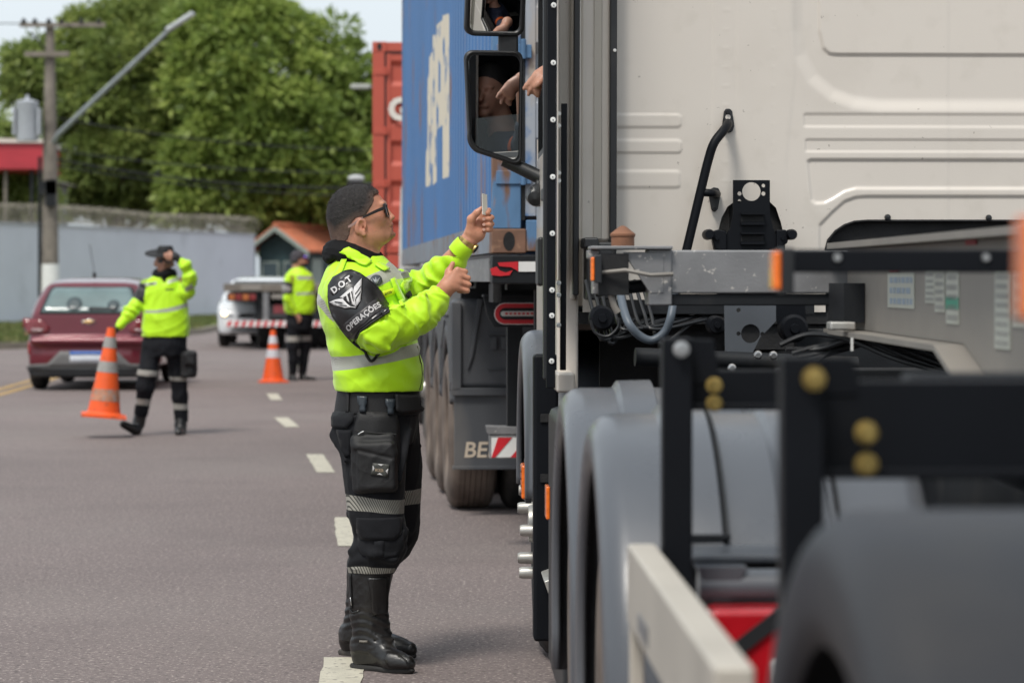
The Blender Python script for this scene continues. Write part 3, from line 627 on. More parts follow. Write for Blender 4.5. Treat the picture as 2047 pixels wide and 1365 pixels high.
dr_ = MB(); dr_.box(LS - .018, LS - .002, CY + .66, CF - .30, 1.00, 1.90); door = dr_.build('door', mat_cab, tr, bevel=.012)
mb = MB(); mb.box(LS - .04, LS - .019, CY + .70, CY + .90, 1.70, 1.745); mb.build('door_handle', mat_black, door, bevel=.006)
mb = MB()
for z in (1.905, 2.60): mb.box(LS - .012, LS + .02, CY + .62, CF - .3, z, z + .02)
for y in (CY + .62, CF - .32): mb.box(LS - .012, LS + .02, y, y + .02, 1.92, 2.6)
mb.build('window_seal', mat_black, tr)
# ---- left rear corner: fairing blades seen edge-on
def strip(name, l0, l1, v0, v1, y, t, mat, bev=.003, lean=0.0):
    a = T2(l0, v0, y); b = T2(l1, v1, y)
    return MB().add([(a[0], y, a[2]), (b[0], y, a[2]), (b[0] + lean, y, b[2]), (a[0] + lean, y, b[2]), (a[0], y + t, a[2]), (b[0], y + t, a[2]), (b[0] + lean, y + t, b[2]), (a[0] + lean, y + t, b[2])],
                    [(0, 1, 2, 3), (7, 6, 5, 4), (0, 4, 5, 1), (1, 5, 6, 2), (2, 6, 7, 3), (3, 7, 4, 0)]).build(name, mat, tr, bevel=bev)
strip('fairing_edge', 1097, 1115, -700, 776, 3.12, .03, mat_bracket, lean=-.008)
strip('fairing_rubber', 1086, 1098, -700, 760, 3.15, .05, mat_black, .008, lean=.0)
strip('fairing_blade', 1113, 1116, -700, 560, 3.13, .45, mat_cab, .001)
strip('fairing_inner_panel', 1113, 1156, -700, 780, 3.50, .03, mat_cab, .01)
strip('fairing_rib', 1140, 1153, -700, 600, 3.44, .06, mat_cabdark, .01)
strip('rubber_blade', 1122, 1134, 207, 740, 3.22, .02, mat_bracket, .002, lean=-.004)
strip('cab_edge_seal', 1151, 1163, -700, 590, 3.40, .05, mat_black, .004, lean=-.010)
strip('corner_pillar', 1162, 1224, -700, 483, 3.58, .06, mat_cab, .012, lean=-.006)
strip('pillar_recess_shade', 1190, 1206, -700, 478, 3.572, .01, mat_cabdark, .002, lean=-.006)  # strip on the pillar face, a recess's shade put into its darker colour
strip('wall_seal', 1222, 1236, -700, 600, 3.54, .08, mat_black, .004, lean=-.006)
strip('cab_foot', 1112, 1150, 745, 785, 3.3, .3, mat_cab, .01)
mb = MB()
for v in (11, 126, 240, 354, 467, 580, 631, 722): c = T2(1107 - v * .006, v, 3.118); mb.lathe([(0, -.003), (.0075, -.003), (.009, 0)], c, (0, 1, 0), 14)
c = T2(1229, 101, 3.538); mb.lathe([(0, -.003), (.0045, -.003), (.006, 0)], c, (0, 1, 0), 12)
mb.build('screw', mat_white, tr)
mb = MB()
for v in (11, 126, 240, 354, 467, 580, 631, 722): c = T2(1107 - v * .006, v, 3.114); mb.lathe([(0, -.002), (.0018, -.002), (.0022, 0)], c, (0, 1, 0), 8)
mb.build('screw_socket', mat_black, tr)
mb = MB()
for v in (228, 252, 346, 362, 566, 590, 650): c = T2(1117, v, 3.2); mb.lathe([(0, -.01), (.006, -.01), (.008, 0), (.008, .02)], c, (0, 1, 0), 10)
mb.build('clip', mat_white, tr)
mb = MB(); a = T2(1172, 484, 3.3); b = T2(1226, 600, 3.3); mb.box(a[0], b[0], 3.3, 3.5, b[2], a[2]); mb.box(a[0] - .01, a[0] + .04, 3.28, 3.5, a[2] - .02, a[2] + .015); mb.build('hinge_bracket', mat_black, tr, bevel=.008)
# ---- bent grab rail on the back wall
gp = [T2(1456, 246, CY - .02), T2(1455, 250, CY - .09), T2(1446, 262, CY - .13), T2(1428, 286, CY - .15), T2(1417, 318, CY - .15), T2(1404, 370, CY - .15), T2(1368, 520, CY - .15), T2(1350, 590, CY - .15)]
def smooth_path(P, n=6):
    P = [Vector(p) for p in P]; out = []
    for i in range(len(P) - 1):
        p0, p1, p2, p3 = P[max(i - 1, 0)], P[i], P[i + 1], P[min(i + 2, len(P) - 1)]
        for k in range(n):
            t = k / n; out.append(.5 * ((2 * p1) + (p2 - p0) * t + (2 * p0 - 5 * p1 + 4 * p2 - p3) * t * t + (3 * p1 - p0 - 3 * p2 + p3) * t ** 3))
    return out + [P[-1]]
mb = MB(); mb.tube(smooth_path(gp), .0155, 16); grab = mb.build('grab_rail', mat_bracket, tr)
mb = MB(); a = T2(1406, 385, CY - .145); b = T2(1424, 386, CY - .14); c = T2(1434, 388, CY - .02); mb.tube(smooth_path([a, b, c]), .013, 14)
def plate(poly_px, y, t=.006): return MB().prism(PXZ_at(poly_px, y), 'y', y, y + t)
def PXZ_at(pts, y): return [T2(px, py, y)[::2] for px, py in pts]
m2 = MB(); m2.prism(PXZ_at([(1448, 222), (1452, 217), (1460, 217), (1465, 222), (1469, 252), (1465, 263), (1457, 266), (1449, 262), (1444, 252)], CY - .018), 'y', CY - .018, CY - .011)
m2.prism(PXZ_at([(1420, 378), (1428, 374), (1437, 376), (1442, 386), (1440, 396), (1436, 418), (1430, 424), (1423, 420), (1418, 395)], CY - .018), 'y', CY - .018, CY - .011)
m2.build('rail_foot', mat_black, grab, bevel=.003); mb.build('rail_strut', mat_bracket, grab)
mb = MB()
for u, v in ((1456, 224), (1429, 417)): c = T2(u, v, CY - .025); mb.lathe([(0, -.003), (.006, -.003), (.008, .01)], c, (0, 1, 0), 6)
mb.build('rail_bolt', mat_frame, grab)
mb = MB(); c = T2(1456, 234, CY - .0205); mb.lathe([(0, 0), (.009, 0)], c, (0, 1, 0), 20); mb.build('rail_hole', mat_cab, grab)
# ---- cab suspension latch
lt = empty('cab_latch', (0, 0, 0)); lt.parent = tr
ly = CY - .10
c = T2(1503, 383, ly); rad = 18.5 / 591
bm = bmesh.new()
outer = PXZ_at([(1466, 360), (1540, 360), (1540, 430), (1546, 455), (1552, 470), (1552, 510), (1452, 510), (1452, 470), (1460, 455), (1466, 430)], ly)
def with_hole(name, outer, holes, y, t, mat, parent):
    pts = list(outer); edges = [(i, (i + 1) % len(outer)) for i in range(len(outer))]; 
    for (cx, cz, r_) in holes:
        b = len(pts); k = 24; pts += [(cx + r_ * math.cos(2 * math.pi * i / k), cz + r_ * math.sin(2 * math.pi * i / k)) for i in range(k)]; edges += [(b + i, b + (i + 1) % k) for i in range(k)]
    v2, e2, f2, *_ = delaunay_2d_cdt([Vector(p) for p in pts], edges, [], 1, 1e-6)
    F = []
    for f in f2:
        cx = sum(v2[i].x for i in f) / len(f); cz = sum(v2[i].y for i in f) / len(f)
        if any((cx - h[0]) ** 2 + (cz - h[1]) ** 2 < h[2] ** 2 * .97 for h in holes): continue
        F.append(tuple(f))
    o = mesh_obj(name, [(v.x, y, v.y) for v in v2], F, mat, parent, smooth=False); s_ = o.modifiers.new('s', 'SOLIDIFY'); s_.thickness = t; s_.offset = 0; return o
with_hole('latch_plate', outer, [(c[0], c[2], rad), (*T2(1479, 387, ly)[::2], .007), (*T2(1527, 387, ly)[::2], .007), (*T2(1527, 371, ly)[::2], .006), (*T2(1479, 402, ly)[::2], .006)], ly, .008, mat_bracket, lt)
mb = MB()
for v in (433, 472):
    a = T2(1481, v - 6, ly); b = T2(1528, v + 12, ly); mb.box(a[0], b[0], ly - .03, ly, a[2] - .004, a[2] + .002); mb.box(a[0], b[0], ly - .02, ly, b[2] - .008, b[2] + .002)
mb.build('louvre', mat_bracket, lt)
mb = MB()
for v in (433, 472):
    a = T2(1482, v - 2, ly); b = T2(1527, v + 10, ly); mb.box(a[0], b[0], ly - .006, ly - .001, b[2], a[2])
mb.build('louvre_slot', mat_deep, lt)
mb = MB(); mb.prism(PXZ_at([(1425, 462), (1436, 459), (1452, 462), (1452, 500), (1428, 500), (1424, 480)], ly), 'y', ly - .02, ly + .03); mb.prism(PXZ_at([(1552, 460), (1570, 459), (1578, 468), (1574, 486), (1552, 500)], ly), 'y', ly - .02, ly + .03)
mb.build('latch_ear', mat_bracket, lt, bevel=.004)
mb = MB()
for u in (1416, 1582): a = T2(u, 469, ly); mb.lathe([(0, -.05), (.014, -.05), (.018, -.035), (.018, .03), (0, .03)], a, (0, 1, 0), 20)
for u in (1434, 1566): a = T2(u, 476, ly - .02); mb.lathe([(0, -.008), (.007, -.008), (.008, 0)], a, (0, 1, 0), 6)
mb.build('latch_pin', mat_bracket, lt)
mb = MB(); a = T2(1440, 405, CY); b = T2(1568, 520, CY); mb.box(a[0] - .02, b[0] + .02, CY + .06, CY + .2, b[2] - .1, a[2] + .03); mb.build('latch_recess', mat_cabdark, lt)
# ---- chassis plates, mounts and hoses below the cab
y = 3.0
with_hole('mount_plate', PXZ_at([(1448, 600), (1552, 600), (1552, 642), (1520, 675), (1505, 706), (1450, 706)], y), [(*T2(1501, 667, y)[::2], .030), (*T2(1477, 667, y)[::2], .007), (*T2(1525, 668, y)[::2], .007), (*T2(1477, 620, y)[::2], .007)], y, .01, M('grey_mount_plate', (0.085, 0.095, 0.11), .45, bump=.0003, bscale=300), tr)
with_hole('mount_plate', PXZ_at([(1540, 605), (1610, 605), (1614, 660), (1600, 678), (1570, 676), (1552, 640)], y + .1), [], y + .1, .012, mat_bracket, tr)
mb = MB()
for (u, v, rr_) in ((1589, 657, .045), (1434, 650, .03), (1204, 636, .04)):
    c = T2(u, v, y + .05); mb.lathe([(0, -.03), (rr_ * .3, -.03), (rr_ * .35, -.012), (rr_ * .8, -.012), (rr_, 0), (rr_, .08), (0, .08)], c, (0, 1, 0), 28)
mb.build('rubber_mount', mat_bracket, tr)
mb = MB()
for (u, v) in ((1516, 710), (1547, 711), (1464, 736)):
    c = T2(u, v, y - .3); mb.lathe([(0, -.012), (.008, -.012), (.013, -.006), (.014, 0)], c, (0, 1, 0), 12)
mb.build('chassis_bolt', mat_steel, tr)
mb = MB(); mb.box(.72, 2.0, y - .27, y - .2, .90, 1.14); mb.box(.85, 2.2, y + .3, y + .34, 1.02, 1.25); mb.build('chassis_plate', mat_frame, tr, bevel=.01)
mb = MB(); a = T2(1600, 720, 2.4); mb.lathe([(0, 0), (.12, .02), (.14, .06), (.14, .5), (.12, .54), (0, .56)], (1.0, 2.2, 1.0), (1, 0, 0), 28); mb.build('air_tank', mat_frame, tr)
mb = MB()
mb.tube(smooth_path([T2(1240, 585, 2.9), T2(1246, 615, 2.85), T2(1258, 648, 2.8), T2(1280, 672, 2.8), T2(1305, 680, 2.8), T2(1330, 662, 2.8), T2(1342, 630, 2.8), T2(1348, 585, 2.85)]), .013, 14)
mb.build('curved_pipe', mat_hose, tr)
mb = MB()
random.seed(5)
for k in range(9):
    u = 1170 + k * 14; pts = [T2(u, 560, 3.2), T2(u + 20, 620 + random.random() * 30, 3.15), T2(u + 40, 650 + random.random() * 40, 3.1), T2(u + 80 + random.random() * 60, 640, 3.2), T2(u + 190, 610 + random.random() * 20, 3.3)]
    mb.tube(smooth_path(pts), .006, 8)
for k in range(6):
    pts = [T2(1560 + k * 12, 690 + 8 * k, 2.3), T2(1620 + k * 20, 660 + random.random() * 40, 2.3), T2(1700 + k * 20, 680, 2.2), T2(1800 + k * 30, 720, 2.0), T2(1950, 760, 1.9)]
    mb.tube(smooth_path(pts), .008, 8)
mb.tube(smooth_path([T2(1180, 640, 3.0), T2(1190, 665, 3.0), T2(1215, 672, 3.0), T2(1235, 655, 3.0), T2(1238, 635, 3.0)]), .005, 8)
mb.build('hose', mat_black, tr)
mb = MB(); a = T2(1160, 600, 3.2); mb.box(.2, .9, 3.2, 3.26, 1.30, 1.345); mb.tube([(.3, 2.9, 1.17), (1.0, 2.95, 1.14)], .03, 12); mb.build('cab_support', mat_frame, tr)
mb = MB(); c = T2(1706, 686, 1.4); mb.box(c[0] - .004, c[0] + .002, 1.4, 1.404, c[2] - .02, c[2] + .014); mb.build('cable_tie', mat_white, tr)
# ---- exterior mirrors: two housings on one arm; the glass mirrors what stands at the window
def mirror(name, px0, px1, py0, py1, y, normal_to, skew=0, curve=None):
    a = T2(px0, py0, y); b = T2(px1, py1, y)
    cx = (a[0] + b[0]) / 2; cz = (a[2] + b[2]) / 2; hw_ = (b[0] - a[0]) / 2; hh = (a[2] - b[2]) / 2
    root = empty(name, (cx, y, cz)); root.parent = tr
    camL = tr_inv @ Vector((0, 0, CAMH)); tgt = Vector(normal_to); c0 = Vector((cx, y, cz))
    n = ((camL - c0).normalized() + (tgt - c0).normalized()).normalized()
    root.rotation_euler = n.to_track_quat('-Y', 'Z').to_euler()
    return root, hw_, hh
tr_inv = (Matrix.Translation((TX, TY, 0)) @ Matrix.Rotation(TR, 4, 'Z')).inverted()
mat_mirror = M('mirror_glass', (0.86, 0.88, 0.88), 0.0, metal=1.0, var=0.0)
def mirror_shape(hw_, hh, cutx=.28, taper=.16):
    # outline in local x,z: lower-left corner swept away as on the photographed housing
    P = []
    def arc(cx, cz, r, a0, a1, n=7):
        for i in range(n + 1): a = R(a0 + (a1 - a0) * i / n); P.append((cx + r * math.cos(a), cz + r * math.sin(a)))
    r = .035
    arc(hw_ - r, hh - r, r, 90, 0); arc(hw_ * .96 - r * .7, -hh + r * .7, r * .7, 0, -100); 
    x_ = -hw_ * (1 - taper)
    arc(x_ + .07, -hh + hh * cutx + .05, .075, -120, -190, 8); arc(-hw_ + r, hh - r, r, 180, 90)
    return P
m1, hw_, hh = mirror('main_mirror', 927, 1047, 101, 330, 5.28, (.25, 4.15, 2.135))
S = mirror_shape(hw_, hh); 
def scaled(P, s_): 
    cx = sum(p[0] for p in P) / len(P); cz = sum(p[1] for p in P) / len(P); return [(cx + (p[0] - cx) * s_[0], cz + (p[1] - cz) * s_[1]) for p in P]
mb = MB(); mb.prism(S, 'y', 0, .03); mb.prism(scaled(S, (.9, .93)), 'y', .03, .085); mb.build('housing', mat_black, m1, bevel=.012, seg=3)
mb = MB(); mb.prism(scaled(S, (.86, .90)), 'y', -.003, .002); mb.build('mirror_glass', mat_mirror, m1, smooth=False)
mb = MB()
S2 = scaled(S, (.93, .955)); mb.tube([(x, -.001, z) for x, z in S2 + S2[:1]], .006, 8); mb.build('rim', mat_black, m1)
m3, hw2, hh2 = mirror('wide_mirror', 929, 1050, -52, 73, 5.28, (.30, 4.20, 2.05))
S = rounded(-hw2, hw2, -hh2, hh2, .035); mb = MB(); mb.prism(S, 'y', 0, .03); mb.prism(scaled(S, (.9, .9)), 'y', .03, .08); mb.build('housing', mat_black, m3, bevel=.012, seg=3)
V = []; F = []; n = 24; Rc = 1.1                    # gently convex glass
for j in range(n + 1):
    for i in range(n + 1):
        x = -hw2 * .87 + 2 * hw2 * .87 * i / n; z = -hh2 * .85 + 2 * hh2 * .85 * j / n; V.append((x, -.002 - (math.sqrt(Rc * Rc - x * x - z * z) - math.sqrt(Rc * Rc - hw2 ** 2 - hh2 ** 2)), z))
for j in range(n):
    for i in range(n): F.append((j * (n + 1) + i, j * (n + 1) + i + 1, (j + 1) * (n + 1) + i + 1, (j + 1) * (n + 1) + i))
mesh_obj('mirror_glass', V, F, mat_mirror, m3, angle=180)
S2 = scaled(S, (.92, .92)); mb = MB(); mb.tube([(x, -.008, z) for x, z in S2 + S2[:1]], .011, 8); mb.build('rim', mat_black, m3)
mb = MB(); mb.box(*(T2(996, 0, 5.3)[0], T2(1036, 0, 5.3)[0]), 5.31, 5.36, T2(0, 115, 5.3)[2], T2(0, 60, 5.3)[2]); mb.build('mirror_neck', mat_black, tr, bevel=.008)
mb = MB(); mb.tube([T2(1005, 322, 5.33), T2(1040, 336, 5.33), T2(1095, 362, 5.3)], [.022, .027, .03], 14); mb.build('mirror_arm', mat_black, tr); mb = MB(); mb.tube([T2(1000, 60, 5.36), T2(1030, -45, 5.36), T2(1100, -60, 5.3)], .02, 12); mb.build('mirror_arm', mat_black, tr)
mb = MB(); c = T2(1073, 392, 5.25); mb.lathe([(0, -.05), (.03, -.04), (.045, 0), (.04, .05), (.02, .1)], c, (.2, 1, .3), 18); mb.tube([c, T2(1078, 362, 5.3)], .016, 10); mb.build('mirror_foot', mat_black, tr)
mb = MB(); a = T2(1071, 475, 4.9); b = T2(1084, 572, 4.9); mb.box(a[0], b[0], 4.7, 4.95, b[2], a[2]); mb.build('door_pull', mat_black, tr, bevel=.012)

# ---------------------------------------------------------------- empty skeletal container trailer behind the tractor
tl = empty('container_trailer', (TX, TY, 0), TR, 'empty grey and black skeletal container trailer filling the right foreground', 'trailer')
y = 2.35
a = T2(1330, 500, y); b = T2(2300, 587, y)
mb = MB(); mb.box(a[0] - .01, 2.28, y, y + .12, b[2], a[2]); mb.box(a[0] - .05, a[0] + .02, y - .008, y + .13, b[2] - .035, a[2] + .004); mb.build('front_bolster', mat_galv, tl, bevel=.006)
mb = MB(); c = T2(1180, 497, y); d = T2(1330, 506, y); mb.box(c[0], d[0] + .02, y - .03, y + .14, a[2] + .002, a[2] + .012); mb.prism(PXZ_at([(1245, 504), (1328, 504), (1328, 587), (1300, 587)], y - .01), 'y', y - .01, y - .002)
mb.prism(PXZ_at([(1176, 500), (1200, 500), (1200, 588), (1186, 588), (1186, 520), (1176, 516)], y), 'y', y + .02, y + .12); mb.build('bolster_end', mat_galv, tl, bevel=.003)
mb = MB(); mb.box(*(T2(1196, 0, y)[0], T2(1256, 0, y)[0]), y - .02, y + .1, T2(0, 590, y)[2], T2(0, 507, y)[2]); mb.build('twist_lock_housing', mat_deep, tl)
mb = MB(); c = T2(1245, 497, y + .05); mb.lathe([(.034, 0), (.034, .032), (.037, .036), (.037, .042), (.012, .062), (.004, .066), (0, .066)], (c[0], y + .05, a[2] + .006), (0, 0, 1), 28); mb.build('twist_lock', mat_rust, tl)
mb = MB(); mb.tube([T2(1202, 545, y - .03), T2(1250, 540, y - .05), T2(1300, 550, y - .05), T2(1345, 548, y - .02)], .006, 8); mb.tube([T2(1222, 590, y), T2(1228, 612, y), T2(1236, 625, y)], .01, 8); mb.build('lock_handle', mat_web, tl)
mb = MB(); mb.tube([T2(1190, 580, y + .1), T2(1300, 570, y + .1)], .02, 12); mb.build('bolster_pipe', mat_frame, tl)
c0 = T2(1310, 586, y); c1 = T2(1670, 611, y); mb = MB(); mb.box(c0[0], c1[0] + .6, y + .01, y + .1, c1[2], c0[2] - .003)
mb.box(*(T2(1670, 0, y)[0], T2(1712, 0, y)[0]), y - .02, y + .1, T2(0, 640, y)[2], c0[2] - .003); mb.build('lower_crossbar', mat_frame, tl, bevel=.004)
c = T2(1682, 652, 1.9); mb = MB(); mb.box(c[0] - .035, c[0] + .035, 1.85, 1.93, c[2] - .010, c[2] + .012); mb.build('kingpin_lug', mat_alu, tl, bevel=.005)
# marker lights along the left edge
def marker(px, py0, py1, y, w_=.014):
    a = T2(px, py0, y); b = T2(px, py1, y); mb = MB(); mb.box(a[0] - w_ / 2, a[0] + w_ / 2, y - .035, y + .02, b[2], a[2]); o = mb.build('marker_light', mat_orange, tl, bevel=.004)
    mb = MB(); mb.box(a[0] + w_ / 2, a[0] + w_ / 2 + .02, y - .04, y + .03, b[2] - .006, a[2] + .006); mb.build('lamp_base', mat_black, o, bevel=.003)
marker(1184, 514, 562, y - .04, .011); marker(1550, 503, 580, -1.12, .014); marker(2058, 432, 640, -3.25, .017)
c = T2(1548, 515, -1.13); 
# main beams of the gooseneck: deep web with flanges
for xx, sgn in ((.88, 1), (1.55, -1)):
    prof = [(2.34, 1.27), (2.34, 1.497), (-4.5, 1.497), (-4.5, .93), (-1.6, .93), (-.2, 1.08), (.55, 1.265)]
    mb = MB(); mb.prism([(p[0], p[1]) for p in prof], 'x', xx, xx + .012); web = mb.build('gooseneck_web', mat_web, tl, smooth=False)
    mb = MB(); mb.box(xx - .06, xx + .09, -4.5, 2.34, 1.499, 1.516); mb.build('top_flange', mat_web, tl)
    fl = [(2.34, 1.268), (.55, 1.263), (-.2, 1.078), (-1.6, .928), (-4.5, .928)]; mb = MB()
    for i in range(4):
        (ya, za), (yb, zb) = fl[i], fl[i + 1]
        mb.add([(xx - .07, ya, za), (xx + .09, ya, za), (xx + .09, yb, zb), (xx - .07, yb, zb), (xx - .07, ya, za - .014), (xx + .09, ya, za - .014), (xx + .09, yb, zb - .014), (xx - .07, yb, zb - .014)], [(0, 1, 2, 3), (7, 6, 5, 4), (0, 4, 5, 1), (1, 5, 6, 2), (2, 6, 7, 3), (3, 7, 4, 0)])
    mb.build('bottom_flange', mat_web, tl)
mb = MB()
for yy in (1.9, .9, -.1, -1.2, -2.2, -3.4): mb.box(.89, 1.55, yy, yy + .06, 1.33, 1.47)
mb.build('inner_cross_member', mat_deep, tl)
mb = MB(); mb.box(.91, 1.54, -4.4, 2.3, 1.30, 1.31); mb.build('skid_plate', mat_deep, tl)
mb = MB(); mb.box(.82, .878, 2.0, 2.3, 1.29, 1.40); mb.build('web_gusset', mat_frame, tl)
mat_st = M('sticker_paper', (0.46, 0.47, 0.41), .5, var=.08, dirt=(((0.35, 0.32, 0.26), 9, .5, .3, .5),)); mat_ink = M('faded_ink', (0.27, 0.33, 0.40), .6); mat_ink2 = M('green_ink', (0.06, 0.30, 0.20), .6); mat_ink3 = M('red_ink', (0.35, 0.05, 0.06), .6); mat_inkg = M('grey_ink', (0.30, 0.30, 0.28), .6)
XW = .88; kx = XW + .298
def web_y(px): return FPX * kx / (px - 885.0) - TY
def sticker(p0, p1, v0, v1, ink=None, rows=0, verti=False, red=False, green=None):
    ya, yb = web_y(p0), web_y(p1); ym = (ya + yb) / 2; s_ = FPX / (TY + ym); za = CAMH + (559 - v0) / s_; zb = CAMH + (559 - v1) / s_
    mb = MB(); mb.box(XW - .003, XW - .0005, yb, ya, zb, za); st = mb.build('sticker', mat_st, tl)
    if rows:
        mb = MB(); L_ = ya - yb; H_ = za - zb; random.seed(int(p0))
        for i in range(rows):
            z = za - H_ * (i + .65) / (rows + .3); q = ya - L_ * .1
            while q > yb + L_ * .12:
                wv = L_ * random.uniform(.05, .16); mb.box(XW - .0042, XW - .003, max(q - wv, yb + L_ * .06), q, z - H_ * .25 / rows, z + H_ * .25 / rows); q -= wv + L_ * .05
        mb.build('print', ink, st)
    if green:
        mb = MB(); mb.box(XW - .0042, XW - .003, yb, ya, zb + (za - zb) * .28, zb + (za - zb) * .5); mb.build('print', mat_ink2, st)
sticker(1779, 1832, 546, 616, mat_ink, 3); sticker(1855, 1873, 542, 606, mat_inkg, 5); sticker(1874, 1893, 542, 624, mat_inkg, 5); sticker(1897, 1922, 541, 648, mat_inkg, 5, green=1); sticker(1995, 2025, 541, 698, mat_inkg, 8); sticker(2031, 2060, 541, 655, mat_inkg, 4)
for (p0, p1) in ((1783, 1800), (1937, 1958)):
    ya, yb = web_y(p0), web_y(p1); s_ = FPX / (TY + (ya + yb) / 2); z = CAMH + (559 - (541 if p0 < 1900 else 485)) / s_; mb = MB(); mb.box(XW - .0046, XW - .001, yb, ya, z - .005, z + .012); mb.build('reflector_tape', mat_ink3, tl)
# thin side outrigger carrying the second marker lamp
y = -1.05; a = T2(1538, 499, y); b = T2(2100, 545, y)
mb = MB(); mb.box(a[0] + .012, .87, y, y + .05, b[2], a[2]); mb.build('outrigger', mat_bracket, tl, bevel=.003)
mb = MB()
for u in (1675, 1974): c = T2(u, 515, y); mb.lathe([(0, -.006), (.006, -.006), (.008, 0)], (c[0], y, c[2]), (0, 1, 0), 10)
mb.build('outrigger_bolt', mat_steel, tl)
y = -3.3; mb = MB(); a = T2(2052, 445, y); mb.box(a[0] + .01, .87, y, y + .05, a[2] - .045, a[2] - .0); mb.build('outrigger', mat_bracket, tl, bevel=.003)
# mudguard carriers: two black posts, each with bolted horizontal arms
def carrier(y, u0, u1, vtop, vbot, bolt1, bolts2, bar):
    a = T2(u0, vtop, y); b = T2(u1, vbot, y)
    mb = MB(); mb.box(a[0], b[0], y, y + .05, b[2], a[2]); post = mb.build('carrier_post', mat_bracket, tl, bevel=.004)
    mb = MB(); c = T2(*bar[:2], y); d = T2(*bar[2:], y); mb.box(c[0], d[0], y + .055, y + .09, d[2], c[2]); mb.box(c[0], d[0], y + .03, y + .055, d[2], d[2] + .012)
    mb.prism(PXZ_at([(u0, vtop), (u1 + (u1 - u0) * .8, vtop + 4), (u1 + (u1 - u0) * .95, bar[1] - 10), (u1 + (u1 - u0) * .95, bar[1] + 30), (u0, bar[1] + 30)], y), 'y', y + .052, y + .058)
    mb.build('carrier_arm', mat_bracket, tl, bevel=.003)
    for k, (u, v) in enumerate([bolt1] + bolts2):
        c = T2(u, v, y); mb = MB(); mb.lathe([(0, -.022), (.0095, -.022), (.0115, -.019), (.0115, -.006)], c, (0, 1, 0), 6); mb.lathe([(.0, -.006), (.0145, -.006), (.0145, .0), (0, 0.055)], c, (0, 1, 0), 24)
        mb.build('bolt', mat_steel if (k == 0 and u < 1500) else mat_brass, post, smooth=False)
carrier(-.86, 1325, 1385, 676, 1182, (1362, 698), [(1428, 770), (1428, 806)], (1385, 742, 1700, 822))
carrier(-2.25, 1565, 1650, 712, 1290, (1628, 757), [(1733, 865), (1733, 928)], (1650, 765, 2200, 962))
mb = MB(); a = T2(1700, 765, -2.1); mb.box(.3, .9, -2.12, -2.05, a[2] - .03, a[2] + .012); mb.build('cross_tube', mat_bracket, tl, bevel=.01)
# cream side guard rail
mat_rail = M('cream_guard_paint', (0.44, 0.405, 0.35), .5, var=.06, vscale=5, dirt=(((0.33, 0.30, 0.26), 7, .58, .2, .6),))
a = T2(1254, 1086, -.80); b = T2(1311, 1244, -.80)
mb = MB(); mb.box(a[0], b[0], -2.35, -.80, b[2], a[2]); mb.build('side_guard_rail', mat_rail, tl, bevel=.006)
mb = MB(); mb.box(a[0] + .002, a[0] + .026, -.86, -.81, .38, b[2] + .01); mb.build('side_guard_leg', mat_rail, tl, bevel=.004)
mb = MB(); mb.box(a[0], b[0], -2.35, -.80, .38, .45); mb.build('side_guard_rail', mat_rail, tl, bevel=.006)
mb = MB(); mb.box(a[0] + .0, a[0] - .003, -1.3, -1.1, .83, .86); mb.build('scuff', mat_galv, tl)
# foreground mudguard and wheels
FL = .068
for yc in (-2.98, -4.3):
    arc_fender(tl, 'mudguard', FL, FL + .66, yc, .545, .64, -5, 185, M('dull_dark_grey_plastic', (0.024, 0.027, 0.035), .55, spec=.25, var=.2, vscale=2.5, dirt=(((0.05, 0.046, 0.042), 3, .5, .3, .6),)), ribs=False, lip=.10)
    wheel(tl, FL + .05, yc, .50, .27, dusty=True); wheel(tl, FL + .35, yc, .50, .27, hub=False); wheel(tl, 2.1, yc, .50, .27, outer=1, hub=False)
